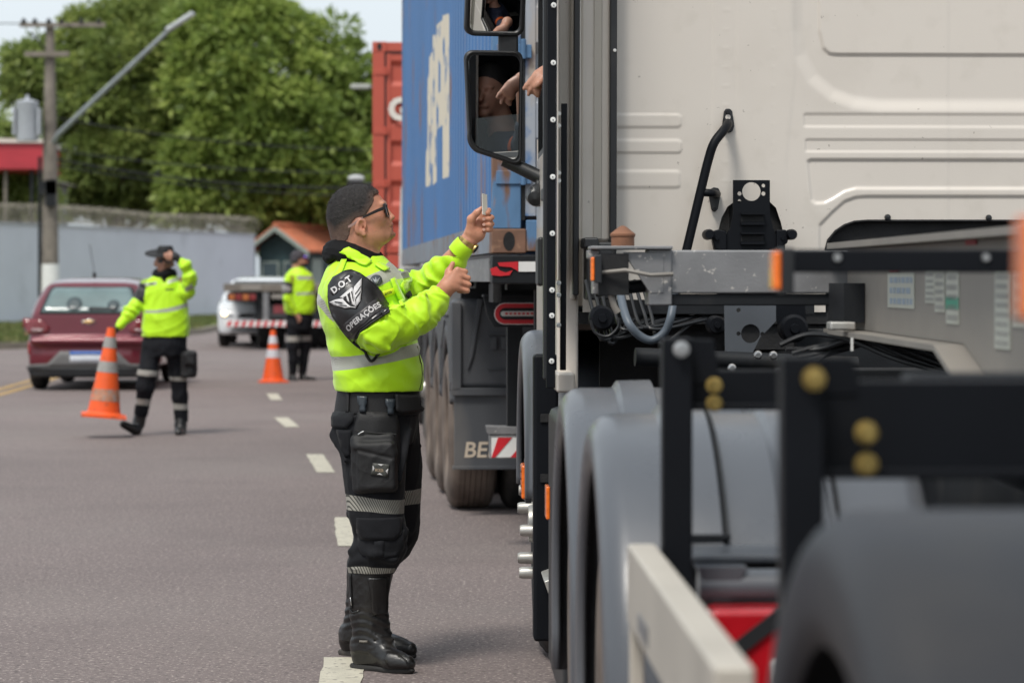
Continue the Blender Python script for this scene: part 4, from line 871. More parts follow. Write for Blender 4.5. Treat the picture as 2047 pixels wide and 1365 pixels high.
# ================================================================= SDF modelling kit
class Vol:
    """a signed distance field on a grid; add / subtract rounded primitives, then mesh it"""
    def __init__(s, lo, hi, h):
        s.h = h; s.lo = np.array(lo, float); s.n = np.ceil((np.array(hi, float) - s.lo) / h).astype(int) + 1
        s.F = np.full(s.n, 0.5, dtype=np.float32)
    def region(s, lo, hi):
        a = np.clip(np.floor((np.array(lo) - s.lo) / s.h).astype(int), 0, s.n); b = np.clip(np.ceil((np.array(hi) - s.lo) / s.h).astype(int) + 1, 0, s.n)
        if np.any(b <= a): return None
        ax = [(s.lo[i] + s.h * np.arange(a[i], b[i])).astype(np.float32) for i in range(3)]
        return (slice(a[0], b[0]), slice(a[1], b[1]), slice(a[2], b[2])), ax[0][:, None, None], ax[1][None, :, None], ax[2][None, None, :]
    def apply(s, fn, lo, hi, k, mode='add'):
        m = max(k, s.h * 3) + .004
        r = s.region(np.array(lo) - m, np.array(hi) + m)
        if r is None: return
        sl, X, Y, Z = r; d = fn(X, Y, Z).astype(np.float32); F = s.F[sl]
        if mode == 'add':
            if k > 0: h = np.maximum(k - np.abs(F - d), 0) / k; s.F[sl] = np.minimum(F, d) - h * h * k * .25
            else: s.F[sl] = np.minimum(F, d)
        else:
            d = -d if mode == 'sub' else d
            if k > 0: h = np.maximum(k - np.abs(F - d), 0) / k; s.F[sl] = np.maximum(F, d) + h * h * k * .25
            else: s.F[sl] = np.maximum(F, d)
    def cone(s, p0, p1, r0, r1=None, k=.02, mode='add', q=None):     # q = (axis, factor): thinner (factor > 1) along axis
        r1 = r0 if r1 is None else r1; p0 = np.array(p0, float); p1 = np.array(p1, float); d = p1 - p0; dd = float(d @ d) + 1e-12
        rm = max(r0, r1) * (1.0 if q is None or q[1] > 1 else 1 / q[1])
        def fn(X, Y, Z):
            x, y, z = X - p0[0], Y - p0[1], Z - p0[2]; t = np.clip((x * d[0] + y * d[1] + z * d[2]) / dd, 0, 1)
            x, y, z = x - t * d[0], y - t * d[1], z - t * d[2]
            if q is not None:
                n = np.array(q[0], float); n /= np.linalg.norm(n); w_ = (x * n[0] + y * n[1] + z * n[2]) * (q[1] - 1); x, y, z = x + n[0] * w_, y + n[1] * w_, z + n[2] * w_
            return np.sqrt(x * x + y * y + z * z) - (r0 + (r1 - r0) * t)
        s.apply(fn, np.minimum(p0, p1) - rm, np.maximum(p0, p1) + rm, k, mode); return s
    def chain(s, pts, rs, k=.02, q=None):
        for i in range(len(pts) - 1): s.cone(pts[i], pts[i + 1], rs[i], rs[i + 1], k, 'add', q)
        return s
    def ell(s, c, r, k=.02, mode='add', rot=None):
        c = np.array(c, float); r = np.array(r, float); mr = r.min(); Rm = np.array(rot) if rot is not None else None; big = r.max() if rot is not None else r
        def fn(X, Y, Z):
            x, y, z = X - c[0], Y - c[1], Z - c[2]
            if Rm is not None: x, y, z = (Rm[0, 0] * x + Rm[1, 0] * y + Rm[2, 0] * z, Rm[0, 1] * x + Rm[1, 1] * y + Rm[2, 1] * z, Rm[0, 2] * x + Rm[1, 2] * y + Rm[2, 2] * z)
            l = np.sqrt((x / r[0]) ** 2 + (y / r[1]) ** 2 + (z / r[2]) ** 2); g = np.sqrt((x / r[0] ** 2) ** 2 + (y / r[1] ** 2) ** 2 + (z / r[2] ** 2) ** 2) + 1e-6
            return np.where(l > .3, l * (l - 1) / g, (l - 1) * mr)
        s.apply(fn, c - big, c + big, k, mode); return s
    def loft(s, st, k=.02, mode='add', e=2.0):        # st rows: z, x0, x1, y0, y1 (outline of the section at height z)
        st = sorted(st); zz = [r[0] for r in st]
        def fn(X, Y, Z):
            z = Z[0, 0, :]; a = [np.interp(z, zz, [r[i] for r in st])[None, None, :] for i in (1, 2, 3, 4)]
            cx, hx, cy, hy = (a[0] + a[1]) / 2, (a[1] - a[0]) / 2, (a[2] + a[3]) / 2, (a[3] - a[2]) / 2
            u, v = np.abs(X - cx) / hx, np.abs(Y - cy) / hy; l = (u ** e + v ** e) ** (1 / e)
            d = (l - 1) * np.minimum(hx, hy)
            return np.maximum(d, np.maximum(zz[0] - Z, Z - zz[-1]))
        s.apply(fn, (min(r[1] for r in st), min(r[3] for r in st), zz[0]), (max(r[2] for r in st), max(r[4] for r in st), zz[-1]), k, mode); return s
    def fn(s, f, k=.02, mode='add', lo=None, hi=None):
        s.apply(f, s.lo if lo is None else lo, s.lo + s.n * s.h if hi is None else hi, k, mode); return s
    def mesh(s):
        F = s.F; F[0], F[-1] = .5, .5; F[:, 0], F[:, -1] = .5, .5; F[:, :, 0], F[:, :, -1] = .5, .5
        S = F < 0; n = s.n
        c = S[:-1, :-1, :-1].astype(np.uint8)
        cnt = np.zeros((n[0] - 1, n[1] - 1, n[2] - 1), np.uint8)
        for i in (0, 1):
            for j in (0, 1):
                for k in (0, 1): cnt += S[i:n[0] - 1 + i, j:n[1] - 1 + j, k:n[2] - 1 + k]
        act = (cnt > 0) & (cnt < 8); ijk = np.argwhere(act); idm = np.full(act.shape, -1, np.int32); idm[act] = np.arange(len(ijk))
        acc = np.zeros((len(ijk), 3)); num = np.zeros(len(ijk)); I, J, K = ijk.T
        cor = [(0, 0, 0), (1, 0, 0), (0, 1, 0), (1, 1, 0), (0, 0, 1), (1, 0, 1), (0, 1, 1), (1, 1, 1)]
        val = [F[I + a, J + b, K + c_] for a, b, c_ in cor]
        for a, b in ((0, 1), (2, 3), (4, 5), (6, 7), (0, 2), (1, 3), (4, 6), (5, 7), (0, 4), (1, 5), (2, 6), (3, 7)):
            va, vb = val[a], val[b]; m = (va < 0) != (vb < 0); t = np.where(m, va / np.where(m, va - vb, 1), 0)
            pa = np.array(cor[a]); pb = np.array(cor[b]); acc += np.where(m[:, None], pa + t[:, None] * (pb - pa), 0); num += m
        V = s.lo + (ijk + acc / num[:, None]) * s.h
        Q = []
        for ax, (o1, o2) in enumerate((((0, 1, 0), (0, 0, 1)), ((0, 0, 1), (1, 0, 0)), ((1, 0, 0), (0, 1, 0)))):
            d = [0, 0, 0]; d[ax] = 1
            A = S[:n[0] - d[0], :n[1] - d[1], :n[2] - d[2]]; B = S[d[0]:, d[1]:, d[2]:]
            for flip, m in ((False, A & ~B), (True, ~A & B)):
                e = np.argwhere(m); o1a = np.array(o1); o2a = np.array(o2); e = e[np.all(e - o1a - o2a >= 0, 1)]
                q = [idm[tuple((e - a).T)] for a in (o1a + o2a, o2a, 0 * o1a, o1a)]
                q = np.stack(q if not flip else q[::-1], 1); Q.append(q[np.all(q >= 0, 1)])
        return V, np.concatenate(Q)
    def obj(s, name, mat, parent=None, relax=0, disp=None):
        V, Q = s.mesh()
        if relax: V = relax_mesh(V, Q, relax)
        o = mesh_obj(name, V, Q, mat, parent, angle=180)
        return o, V
def relax_mesh(V, Q, it=1, lam=.5):
    for _ in range(it):
        acc = np.zeros_like(V); num = np.zeros(len(V))
        for a, b in ((0, 1), (1, 2), (2, 3), (3, 0)):
            np.add.at(acc, Q[:, a], V[Q[:, b]]); np.add.at(num, Q[:, a], 1); np.add.at(acc, Q[:, b], V[Q[:, a]]); np.add.at(num, Q[:, b], 1)
        V = V + lam * (acc / np.maximum(num, 1)[:, None] - V)
    return V
def bvh_of(o):
    me = o.data; return BVHTree.FromPolygons([v.co for v in me.vertices], [tuple(p.vertices) for p in me.polygons])
def tri_poly(poly, step, holes=()):
    pts = [Vector(p) for p in poly]; n = len(pts); out = []; 
    for i in range(n):
        a, b = pts[i], pts[(i + 1) % n]; k = max(1, int((b - a).length / step)); out += [a.lerp(b, j / k) for j in range(k)]
    m = len(out); ed = [(i, (i + 1) % m) for i in range(m)]
    xs = [p.x for p in out]; ys = [p.y for p in out]; pl = [(p.x, p.y) for p in out]
    gx, gy = np.meshgrid(np.arange(min(xs), max(xs), step), np.arange(min(ys), max(ys), step)); gx = gx.ravel(); gy = gy.ravel()
    ins = polysd(gx, gy, pl) < -step * .5; allp = out + [Vector((a, b)) for a, b in zip(gx[ins], gy[ins])]
    v2, _, f2, *_ = delaunay_2d_cdt(allp, ed, [], 1, 1e-7); return v2, [tuple(f) for f in f2]
def drape(name, v2, f2, bv, to3, direction, off, mat, parent, thick=0, smooth=True):
    """lay a flat triangulated outline on a surface: to3 maps the 2-D point to a 3-D start, rays go along direction"""
    d = Vector(direction).normalized(); V = []; last = None; miss = []
    for i, p in enumerate(v2):
        o = Vector(to3(p.x, p.y)); hit, nrm, _, _ = bv.ray_cast(o, d)
        if hit is None: miss.append(i); V.append(None)
        else:
            if nrm.dot(d) > 0: nrm = -nrm
            V.append(hit + nrm * off)
    good = [v for v in V if v is not None]
    if not good: return None
    for i in miss:
        o = Vector(to3(v2[i].x, v2[i].y)); best = min(good, key=lambda g: ((g - o) - d * (g - o).dot(d)).length_squared); dep = (best - o).dot(d); V[i] = o + d * dep
    ob = mesh_obj(name, V, f2, mat, parent, smooth=smooth, angle=60)
    if thick: s_ = ob.modifiers.new('s', 'SOLIDIFY'); s_.thickness = thick; s_.offset = 1
    return ob
def text_2d(txt, size=1.0, bold=0.0, sx=1.0, spacing=1.0):
    """the builtin font as 2-D triangles, baseline-left at the origin"""
    cu = bpy.data.curves.new('t', 'FONT'); cu.body = txt; cu.size = size; cu.offset = bold; cu.resolution_u = 3; cu.space_character = spacing
    ob = bpy.data.objects.new('t', cu); col.objects.link(ob); bpy.context.view_layer.update()
    me = bpy.data.meshes.new_from_object(ob.evaluated_get(bpy.context.evaluated_depsgraph_get()))
    bm = bmesh.new(); bm.from_mesh(me); bmesh.ops.triangulate(bm, faces=bm.faces); bmesh.ops.remove_doubles(bm, verts=bm.verts, dist=1e-5)
    v = [Vector((q.co.x * sx, q.co.y)) for q in bm.verts]; f = [tuple(x.index for x in p.verts) for p in bm.faces]; bm.free()
    bpy.data.objects.remove(ob); bpy.data.meshes.remove(me); return v, f
def fit(v, x0, x1, y0, y1):
    a = min(p.x for p in v); b = max(p.x for p in v); c = min(p.y for p in v); d = max(p.y for p in v)
    return [Vector((x0 + (p.x - a) / (b - a) * (x1 - x0), y0 + (p.y - c) / (d - c) * (y1 - y0))) for p in v]
def text_flat(name, txt, parent, mat, org, ux, uz, wdt, hgt, off=.002, bold=.02, skew=0):
    """flat lettering: origin lower-left, ux / uz unit vectors of the lettering's plane"""
    v, f = text_2d(txt, 1, bold); v = fit(v, 0, wdt, 0, hgt); ux = Vector(ux); uz = Vector(uz); n = ux.cross(uz).normalized()
    V = [Vector(org) + ux * (p.x + skew * p.y) + uz * p.y + n * off for p in v]
    return mesh_obj(name, V, f, mat, parent, smooth=False)

# ================================================================= CONTAINERS AND THEIR TRUCKS
def container_mat(name, base, rust_amt=.62):
    return M(name, base, .5, var=.09, vscale=.9, bump=.0006, bscale=60, dirt=(((0.20, 0.10, 0.055), 3.2, rust_amt, .08, .9), (tuple(c * .6 + .1 for c in base), 7, .62, .12, .5), ((0.30, 0.24, 0.2), 1.3, .66, .15, .5)), stretch=(1, 1, .28),
             mask=[('letter', (0.62, 0.57, 0.46), .006, .6, ('noise', 3, .38, .45))] if 'blue' in name else None)
mat_blue = container_mat('blue_container_paint', (0.052, 0.155, 0.355), .575); mat_redc = container_mat('red_container_paint', (0.42, 0.075, 0.045), .72)
mat_bpost = M('rusty_blue_post', (0.09, 0.19, 0.34), .65, var=.25, vscale=5, bump=.001, bscale=50, dirt=(((0.17, 0.085, 0.045), 5, .53, .06, .95), ((0.33, 0.19, 0.11), 16, .58, .12, .8), ((0.04, 0.03, 0.03), 9, .64, .08, .8)), stretch=(1, 1, .35))
mat_brust = M('rusty_casting', (0.19, 0.10, 0.065), .75, var=.3, vscale=9, bump=.001, bscale=60, dirt=(((0.34, 0.20, 0.12), 17, .55, .12, .8), ((0.20, 0.26, 0.33), 7, .62, .06, .7)))
def casting(parent, x, y, z, mat, W_=.165, H_=.118, D_=.178, fx=1):
    mb = MB(); mb.box(x, x + W_, y, y + D_, z, z + H_); o = mb.build('corner_casting', mat, parent, bevel=.008)
    mb = MB(); cx = x + W_ * (.5 if fx else .5); mb.prism([(cx + .028 * math.cos(a), z + H_ * .5 + .045 * math.sin(a)) for a in np.linspace(0, 2 * math.pi, 20, endpoint=False)], 'y', y - .002, y + .01); mb.build('slot', mat_deep, o)
    return o
def container(root, L, H, W_, zb, mat, matp, letters=None, doors=True):
    zt = zb + H
    # left wall, corrugated
    pitch = .278; n = int(L / pitch); ys = []; xs = []
    for i in range(n):
        y0 = .12 + i * (L - .24) / n; p = (L - .24) / n
        for t, x in ((0, .0), (.25, .0), (.5, .036), (.75, .036)): ys.append(y0 + t * p); xs.append(.012 + x)
    ys.append(L - .12); xs.append(.012)
    zz = np.linspace(zb + .14, zt - .07, 50); V = []; F = []; k = len(ys)
    for z in zz:
        for x, y in zip(xs, ys): V.append((x, y, z))
    for j in range(len(zz) - 1):
        for i in range(k - 1): F.append((j * k + i, j * k + i + 1, (j + 1) * k + i + 1, (j + 1) * k + i))
    o = mesh_obj('side_wall', V, F, mat, root, angle=20)
    if letters is not None:
        Va = np.array(V); attr(o, 'letter', np.minimum.reduce([letters(Va[:, 1], Va[:, 2])]))
    mb = MB(); mb.box(W_ - .05, W_ - .01, .1, L - .1, zb + .13, zt - .06); mb.build('side_wall', mat, root)
    mb = MB(); mb.box(.01, W_ - .01, .02, L - .02, zt - .07, zt - .01); mb.build('roof', mat, root)
    mb = MB(); mb.box(.02, W_ - .02, L - .06, L - .02, zb + .1, zt - .05); mb.build('front_wall', mat, root)
    mb = MB(); mb.box(.0, .06, .17, L - .17, zb + .005, zb + .15); mb.build('bottom_rail', M('weathered_grey_rail', (0.20, 0.23, 0.27), .6, var=.2, vscale=2, dirt=(((0.19, 0.12, 0.08), 5, .52, .1, .9),)), root)
    mb = MB(); mb.box(.0, .07, .17, L - .17, zt - .08, zt - .005); mb.build('top_rail', mat, root)
    for x in (0, W_ - .165):
        for y in (0, L - .178):
            for z in (zb, zt - .118): casting(root, x, y, z, mat_brust if matp is mat_bpost else matp)
    for x in (0, W_ - .14):
        mb = MB(); mb.box(x + .003, x + .14, .004, .1, zb + .118, zt - .118); mb.build('corner_post', matp, root, bevel=.006)
        mb = MB(); mb.box(x + .003, x + .14, L - .1, L - .004, zb + .118, zt - .118); mb.build('corner_post', matp, root, bevel=.006)
    mb = MB(); mb.box(.165, W_ - .165, .01, .1, zb + .01, zb + .16); mb.build('door_sill', matp, root, bevel=.006)
    mb = MB(); mb.box(.165, W_ - .165, .01, .1, zt - .11, zt - .005); mb.build('door_header', mat, root, bevel=.006)
    for d in (0, 1):                        # two door leaves with pressed horizontal troughs, gaskets, rods
        x0 = .15 + d * (W_ / 2 - .15); x1 = x0 + W_ / 2 - .16; z0, z1 = zb + .18, zt - .13
        P = []; zc = z0; P.append((.03, z0)); nb = 5; bh = (z1 - z0) / nb
        for i in range(nb):
            a = z0 + i * bh; P += [(.03, a + bh * .18), (.07, a + bh * .30), (.07, a + bh * .70), (.03, a + bh * .82)]
        P.append((.03, z1)); P += [(.09, z1), (.09, z0)]
        # prism along x of (y,z)
        mb = MB(); mb.prism(P, 'x', x0 + .06, x1 - .06); leaf = mb.build('door_leaf', mat, root, angle=20)
        mb = MB(); mb.box(x0 + .012, x0 + .06, .022, .085, z0, z1); mb.box(x1 - .06, x1 - .012, .022, .085, z0, z1); mb.build('door_frame', mat, leaf)
        mb = MB(); mb.box(x0 - .008, x0 + .010, .018, .08, z0 - .02, z1 + .02); mb.build('gasket', mat_black, leaf)
        mb = MB(); mb.box(x0, x1, .018, .08, z1 + .002, z1 + .02); mb.build('gasket', mat_black, leaf)
        for q in (.28, .78):
            mb = MB(); xx = x0 + (x1 - x0) * q; mb.tube([(xx, -.005, zb + .06), (xx, -.005, zt - .05)], .017, 10)
            for z in (zb + .08, zb + .75, zb + 1.5, zt - .4, zt - .08): mb.box(xx - .04, xx + .04, -.005, .03, z, z + .05)
            mb.build('lock_rod', mat, leaf)
        for z in (z0 + .15, z0 + .75, z0 + 1.35, z1 - .25):
            mb = MB(); hx = (.02 if d == 0 else W_ - .2); mb.box(hx, hx + .17, -.006, .02, z, z + .065); mb.tube([(hx + .13, -.012, z - .005), (hx + .13, -.012, z + .09)], .014, 8); mb.build('hinge', matp, leaf, bevel=.004)
BX, BY, BR = -.0965, 13.1, math.atan(.0755)
bc = empty('shipping_container', (BX, BY, 0), BR, 'long blue corrugated shipping container with peeling cream letter A and rusty corner', 'container')
def BT(px, py, y): s_ = FPX / (BY + y); return ((px - 608.0) / s_ - .905, y, CAMH + (559.0 - py) / s_)
def BS(px, py): s_ = (px - 608.0) / .917; return (FPX / s_ - BY, CAMH + (559.0 - py) / s_)      # point on the left wall
A_out = [BS(*p) for p in [(853, 374), (856, 250), (859, 118), (866, 105), (868, 72), (874, 70), (877, 47), (884, 45), (888, 32), (899, 28), (900, 262), (902, 264), (900, 354), (886, 358), (887, 250), (880, 256), (876, 262), (876, 362), (866, 372), (866, 315), (862, 372)]]
A_hole = [BS(*p) for p in [(878, 112), (881, 122), (881, 186), (877, 190)]]
def letterA(y, z): return np.maximum(polysd(y, z, A_out), -polysd(y, z, A_hole))
container(bc, 12.19, 2.59, 2.438, 1.534, mat_blue, mat_bpost, letterA)
# ---- trailer under the blue container
bt = empty('container_trailer', (BX, BY, 0), BR, 'dusty black trailer with reflective stripes under the blue container', 'trailer')
mb = MB()
for xx in (.72, 1.60): mb.prism([(xx, 1.0), (xx + .12, 1.0), (xx + .12, 1.02), (xx + .07, 1.02), (xx + .07, 1.49), (xx + .12, 1.49), (xx + .12, 1.51), (xx, 1.51), (xx, 1.49), (xx + .05, 1.49), (xx + .05, 1.02), (xx, 1.02)], 'y', .3, 11.9)
mb.build('main_beam', mat_galv, bt, smooth=False)
mb = MB(); mb.box(.01, .10, .35, 11.9, 1.40, 1.515); mb.build('side_beam', mat_galv, bt)
for yy in (.5, 3.0, 5.6, 8.0, 10.4):
    mb = MB(); mb.box(.11, 2.4, yy, yy + .14, 1.36, 1.50); mb.build('cross_member', mat_frame, bt)
a = BT(985, 518, -.02); b = BT(1120, 552, -.02)
mb = MB(); mb.box(.0, 2.44, -.04, .12, 1.39, 1.525); rb = mb.build('rear_beam', mat_frame, bt, bevel=.006)
mb = MB(); mb.prism(PB := [BT(u, v, -.045)[::2] for u, v in [(985, 537), (998, 533), (1004, 541), (1016, 545), (1030, 540), (1024, 550), (1005, 552), (988, 550)]], 'y', -.046, -.041)
mb.prism([BT(u, v, -.045)[::2] for u, v in [(1000, 525), (1041, 523), (1041, 543), (1036, 539), (1026, 534), (1012, 533), (1003, 532)]], 'y', -.046, -.041); mb.build('red_tape', mat_redpaint, rb)
p = BT(1041, 523, -.045); q = BT(1081, 543, -.045); mb = MB(); mb.box(p[0] + .002, q[0] + .1, -.046, -.041, q[2], p[2]); mb.build('white_tape', mat_white, rb)
mb = MB(); mb.box(.02, .06, .2, .5, 1.30, 1.39); mb.box(.5, 1.9, .6, .7, 1.3, 1.4); mb.box(.25, .33, .5, .6, 1.1, 1.38); mb.build('bracket', mat_deep, bt)
mb = MB(); p = BT(988, 566, .1); mb.box(p[0], p[0] + .18, .08, .12, p[2] - .004, p[2] + .004); mb.build('bracket', mat_galv, bt)
mb = MB(); mb.box(.05, 2.4, 3.45, 3.5, .75, 1.36); mb.build('shade_plate', mat_deep, bt)  # dark sheet standing in for the shade under the trailer
AX = (3.95, 5.2, 6.45)
for yc in AX:
    wheel(bt, -.012, yc, .50, .285, dusty=True, hub=False, flat=True); wheel(bt, .32, yc, .50, .285, hub=False); wheel(bt, 2.14, yc, .50, .285, outer=1, hub=False); wheel(bt, 1.8, yc, .50, .285, outer=1, hub=False)
    mb = MB(); mb.tube([(.3, yc, .5), (2.2, yc, .5)], .08, 12); mb.build('axle', mat_deep, bt)
mat_bf = M('dusty_black_plastic', (0.058, 0.062, 0.070), .55, var=.15, vscale=3, bump=.0005, bscale=120, dirt=(((0.17, 0.155, 0.14), 3, .5, .3, .6),), stretch=(1, 1, .4))
for yc in AX:
    arc_fender(bt, 'mudguard', -.02, .63, yc, .56, .60, 12, 168, mat_bf, ribs=False, lip=.09)
    for q in (-1, 1):      # triangular infill wings between the wheels
        mb = MB(); mb.prism([(yc + q * .12, 1.155), (yc + q * .62, 1.20), (yc + q * .61, .80), (yc + q * .56, .74), (yc + q * .50, .98)], 'x', -.022, -.012); mb.build('mudguard_wing', mat_bf, bt)
# big rear mudguard shield and flap, seen square on
yf = 3.26; a = BT(905, 598, yf); b = BT(1120, 780, yf); c = BT(905, 935, yf)
mb = MB(); mb.box(a[0], a[0] + .70, yf, yf + .30, b[2], a[2]); mb.build('mudguard_shield', mat_bf, bt, bevel=.05, seg=5)
mb = MB(); mb.box(a[0] + .004, a[0] + .06, yf - .03, yf + .3, b[2] - .0, a[2] - .02); mb.box(a[0], a[0] + .7, yf - .03, yf + .0, b[2] - .03, b[2] + .015)
mb.prism([(a[0] + .16, a[2] - .0), (a[0] + .19, a[2] - .0), (a[0] + .13, b[2] + .2), (a[0] + .10, b[2] + .12)], 'y', yf - .018, yf + .002)
mb.box(a[0] + .22, a[0] + .7, yf - .02, yf, a[2] - .215, a[2] - .205)
for k in range(7): mb.box(a[0] + .24 + k * .062, a[0] + .272 + k * .062, yf - .025, yf, a[2] - .30, a[2] - .225)
mb.box(a[0] + .22, a[0] + .7, yf - .012, yf, a[2] - .42, a[2] - .413)
mb.build('mudguard_shield', mat_bf, bt, bevel=.006)
mb = MB(); mb.box(a[0] + .02, a[0] + .70, yf + .0, yf + .02, c[2], b[2] - .02); mb.box(a[0] + .01, a[0] + .71, yf - .008, yf + .026, c[2] - .01, c[2] + .012); flap = mb.build('mud_flap', mat_bf, bt, bevel=.004)
p = BT(932, 914, yf - .002); q = BT(990, 883, yf - .002)
text_flat('lettering', 'BER', flap, M('aged_cream_lettering', (0.50, 0.42, 0.33), .6), (p[0], yf - .001, p[2]), (1, 0, 0), (0, 0, 1), q[0] - p[0] + .045, q[2] - p[2], .002, .015, .14)
# lamp board with the red and white oval lamp
yl = 1.1; a = BT(971, 594, yl); b = BT(1140, 654, yl)
mb = MB(); mb.prism([(a[0], a[2]), (b[0] + .1, a[2]), (b[0] + .1, b[2]), (a[0] + .055, b[2]), (a[0] + .02, b[2] + .055)], 'y', yl, yl + .03); mb.box(a[0] - .005, b[0] + .1, yl - .03, yl + .06, a[2], a[2] + .012); lb = mb.build('lamp_board', mat_frame, bt, bevel=.004)
def capsule(cx0, cx1, cz, r, n=14): return [(cx1 + r * math.sin(a), cz + r * math.cos(a)) for a in np.linspace(0, math.pi, n)] + [(cx0 - r * math.sin(a), cz - r * math.cos(a)) for a in np.linspace(0, math.pi, n)]
p = BT(1014, 627, yl); e_ = p[0] + .26
for r_, m_, dy in ((.056, mat_white, .004), (.052, mat_redpaint, .008), (.030, mat_frame, .012), (.013, M('lamp_centre_white', (.6, .58, .55), .3), .016)):
    mb = MB(); mb.prism(capsule(p[0] + (.0 if r_ > .02 else -.01), e_, p[2], r_), 'y', yl - dy, yl); mb.build('tail_light_band', m_, lb)
mb = MB()
for k in range(9): mb.box(p[0] + .0 + k * .022, p[0] + .014 + k * .022, yl - .0175, yl - .016, p[2] - .005, p[2] + .006)
mb.build('print', mat_redpaint, lb)
# underrun bumper end with red and white stripes
yb_ = 1.3; a = BT(982, 869, yb_); b = BT(1120, 917, yb_)
mb = MB(); mb.prism([(a[0], a[2]), (b[0] + .2, a[2]), (b[0] + .2, b[2]), (a[0] + .004, b[2])], 'y', yb_, yb_ + .04); mb.prism([(a[0] - .012, a[2] + .045), (b[0] + .2, a[2] + .03), (b[0] + .2, a[2] + .002), (a[0] - .002, a[2] + .002)], 'y', yb_ - .005, yb_ + .14); bp_ = mb.build('underrun_bumper', mat_galv, bt, bevel=.004)
x0, x1 = a[0] + .012, b[0] + .2; z0, z1 = b[2] + .008, a[2] - .014
mb = MB(); mb.box(x0, x1, yb_ - .004, yb_ - .0005, z0, z1); mb.build('white_tape', mat_white, bp_)
for k in range(5):
    xs_ = x0 - .055 + k * .155; P = [(xs_, z0), (xs_ + .075, z0), (xs_ + .075 + .09, z1), (xs_ + .09, z1)]; P = [(min(max(u, x0), x1), v) for u, v in P]; mb = MB(); mb.prism(P, 'y', yb_ - .007, yb_ - .0045); mb.build('red_stripe', mat_redpaint, bp_)
mb = MB(); mb.box(a[0] + .1, a[0] + .18, yb_ + .05, yb_ + .12, .5, 1.3); mb.build('bumper_hanger', mat_frame, bt)
# left marker lamp on the beam and an amber one
mb = MB(); p = BT(930, 540, 2.4); mb.box(-.02, .0, 2.4, 2.5, 1.40, 1.46); mb.build('marker_light', mat_orange, bt, bevel=.004)
# ---- the white tractor ahead of the blue container
bk = empty('truck_tractor', (BX, BY, 0), BR, 'white truck tractor ahead of the blue container, only a sliver showing at its left edge', 'truck')
y0 = 12.7
mb = MB(); mb.prism([(.14, 1.0), (2.36, 1.0), (2.36, 3.3), (2.2, 3.45), (.24, 3.45), (.16, 2.6)], 'y', y0, y0 + 2.1); mb.build('cab', mat_white, bk, bevel=.03)
mb = MB(); mb.prism([(-.012, 1.0), (.12, 1.0), (.12, 2.5), (.05, 2.42), (.01, 2.25), (-.002, 1.9)], 'y', y0 - .05, y0 - .01); mb.build('side_fairing', mat_white, bk)
mb = MB(); mb.box(.13, .15, y0 + .7, y0 + 1.7, 2.3, 2.9); mb.build('side_window', M('dark_tinted_glass', (.02, .025, .03), .05), bk)
mb = MB(); mb.box(.7, 1.75, 9.2, y0 + 2, .7, .95); mb.build('chassis_rail', mat_frame, bk)
mb = MB(); mb.box(.15, 2.35, y0 + 2.08, y0 + 2.14, .3, 1.1); mb.build('bumper', mat_white, bk)
wheel(bk, .2, y0 + 1.2, .5, .3, hub=False); wheel(bk, 2.15, y0 + 1.2, .5, .3, outer=1, hub=False)
for xx in (.12, .43, 1.73, 2.05): wheel(bk, xx, 10.0, .5, .28, hub=False)

# ---- red container on its trailer, further ahead
RX, RY, RR = -1.595, 31.4, R(2.6)
def RT(px, py, y): s_ = FPX / (RY + y); X_, Y_ = (px - 1023.5) / s_, RY + y; v = Matrix.Rotation(-RR, 4, 'Z') @ Vector((X_ - RX, Y_ - RY, 0)); return (v.x, v.y, CAMH + (559.0 - py) / s_)
rc = empty('shipping_container', (RX, RY, 0), RR, 'rust red shipping container with ribbed doors and white lettering, ahead of the blue one', 'container')
container(rc, 12.19, 2.59, 2.438, 1.534, mat_redc, mat_redc)
p = RT(776, 242, 0); q = RT(808, 194, 0)
text_flat('lettering', 'G', rc, M('chalky_white_lettering', (.66, .62, .56), .6), (p[0], -.004, p[2]), (1, 0, 0), (0, 0, 1), .25, q[2] - p[2], .012, .05)
rt = empty('container_trailer', (RX, RY, 0), RR, 'trailer with amber lights carrying the red container, behind the officer', 'trailer')
mb = MB(); mb.box(.0, 2.44, -.02, .12, 1.36, 1.52); mb.build('rear_beam', mat_redc, rt)
mb = MB(); mb.box(.7, .82, .1, 12, 1.0, 1.5); mb.box(1.6, 1.72, .1, 12, 1.0, 1.5); mb.build('main_beam', mat_frame, rt)
for k in range(2): 
    mb = MB(); mb.box(.12 + k * .16, .25 + k * .16, -.06, -.021, 1.40, 1.50); mb.build('tail_lens', M('lit_amber_lens', (.8, .15, .02), .2, emit=((1, .25, .03), .5)) if k == 0 else mat_red, rt)
mb = MB(); mb.box(.05, 2.4, .9, .93, .5, 1.35); mb.build('mud_flap', mat_frame, rt)
for yc in (2.2, 3.45, 4.7):
    wheel(rt, .0, yc, .5, .28, hub=False); wheel(rt, 2.14, yc, .5, .28, hub=False)
rk = empty('truck_tractor', (RX, RY, 0), RR, 'truck tractor ahead of the red container, its pale capped mirror showing over the officer\'s head', 'truck')
mb = MB(); mb.prism([(.03, .9), (2.42, .9), (2.42, 3.4), (.03, 3.4)], 'y', 12.6, 14.6); mb.build('cab', mat_white, rk, bevel=.03)
p = RT(712, 357, 14.2); mb = MB(); mb.lathe([(0, -.14), (.04, -.12), (.062, -.04), (.062, .04), (.04, .12), (0, .14)], (p[0], 14.2, p[2] + .0), (1, 0, 0), 20); mc = mb.build('mirror_cap', M('grey_mirror_cap', (.42, .43, .44), .4), rk)
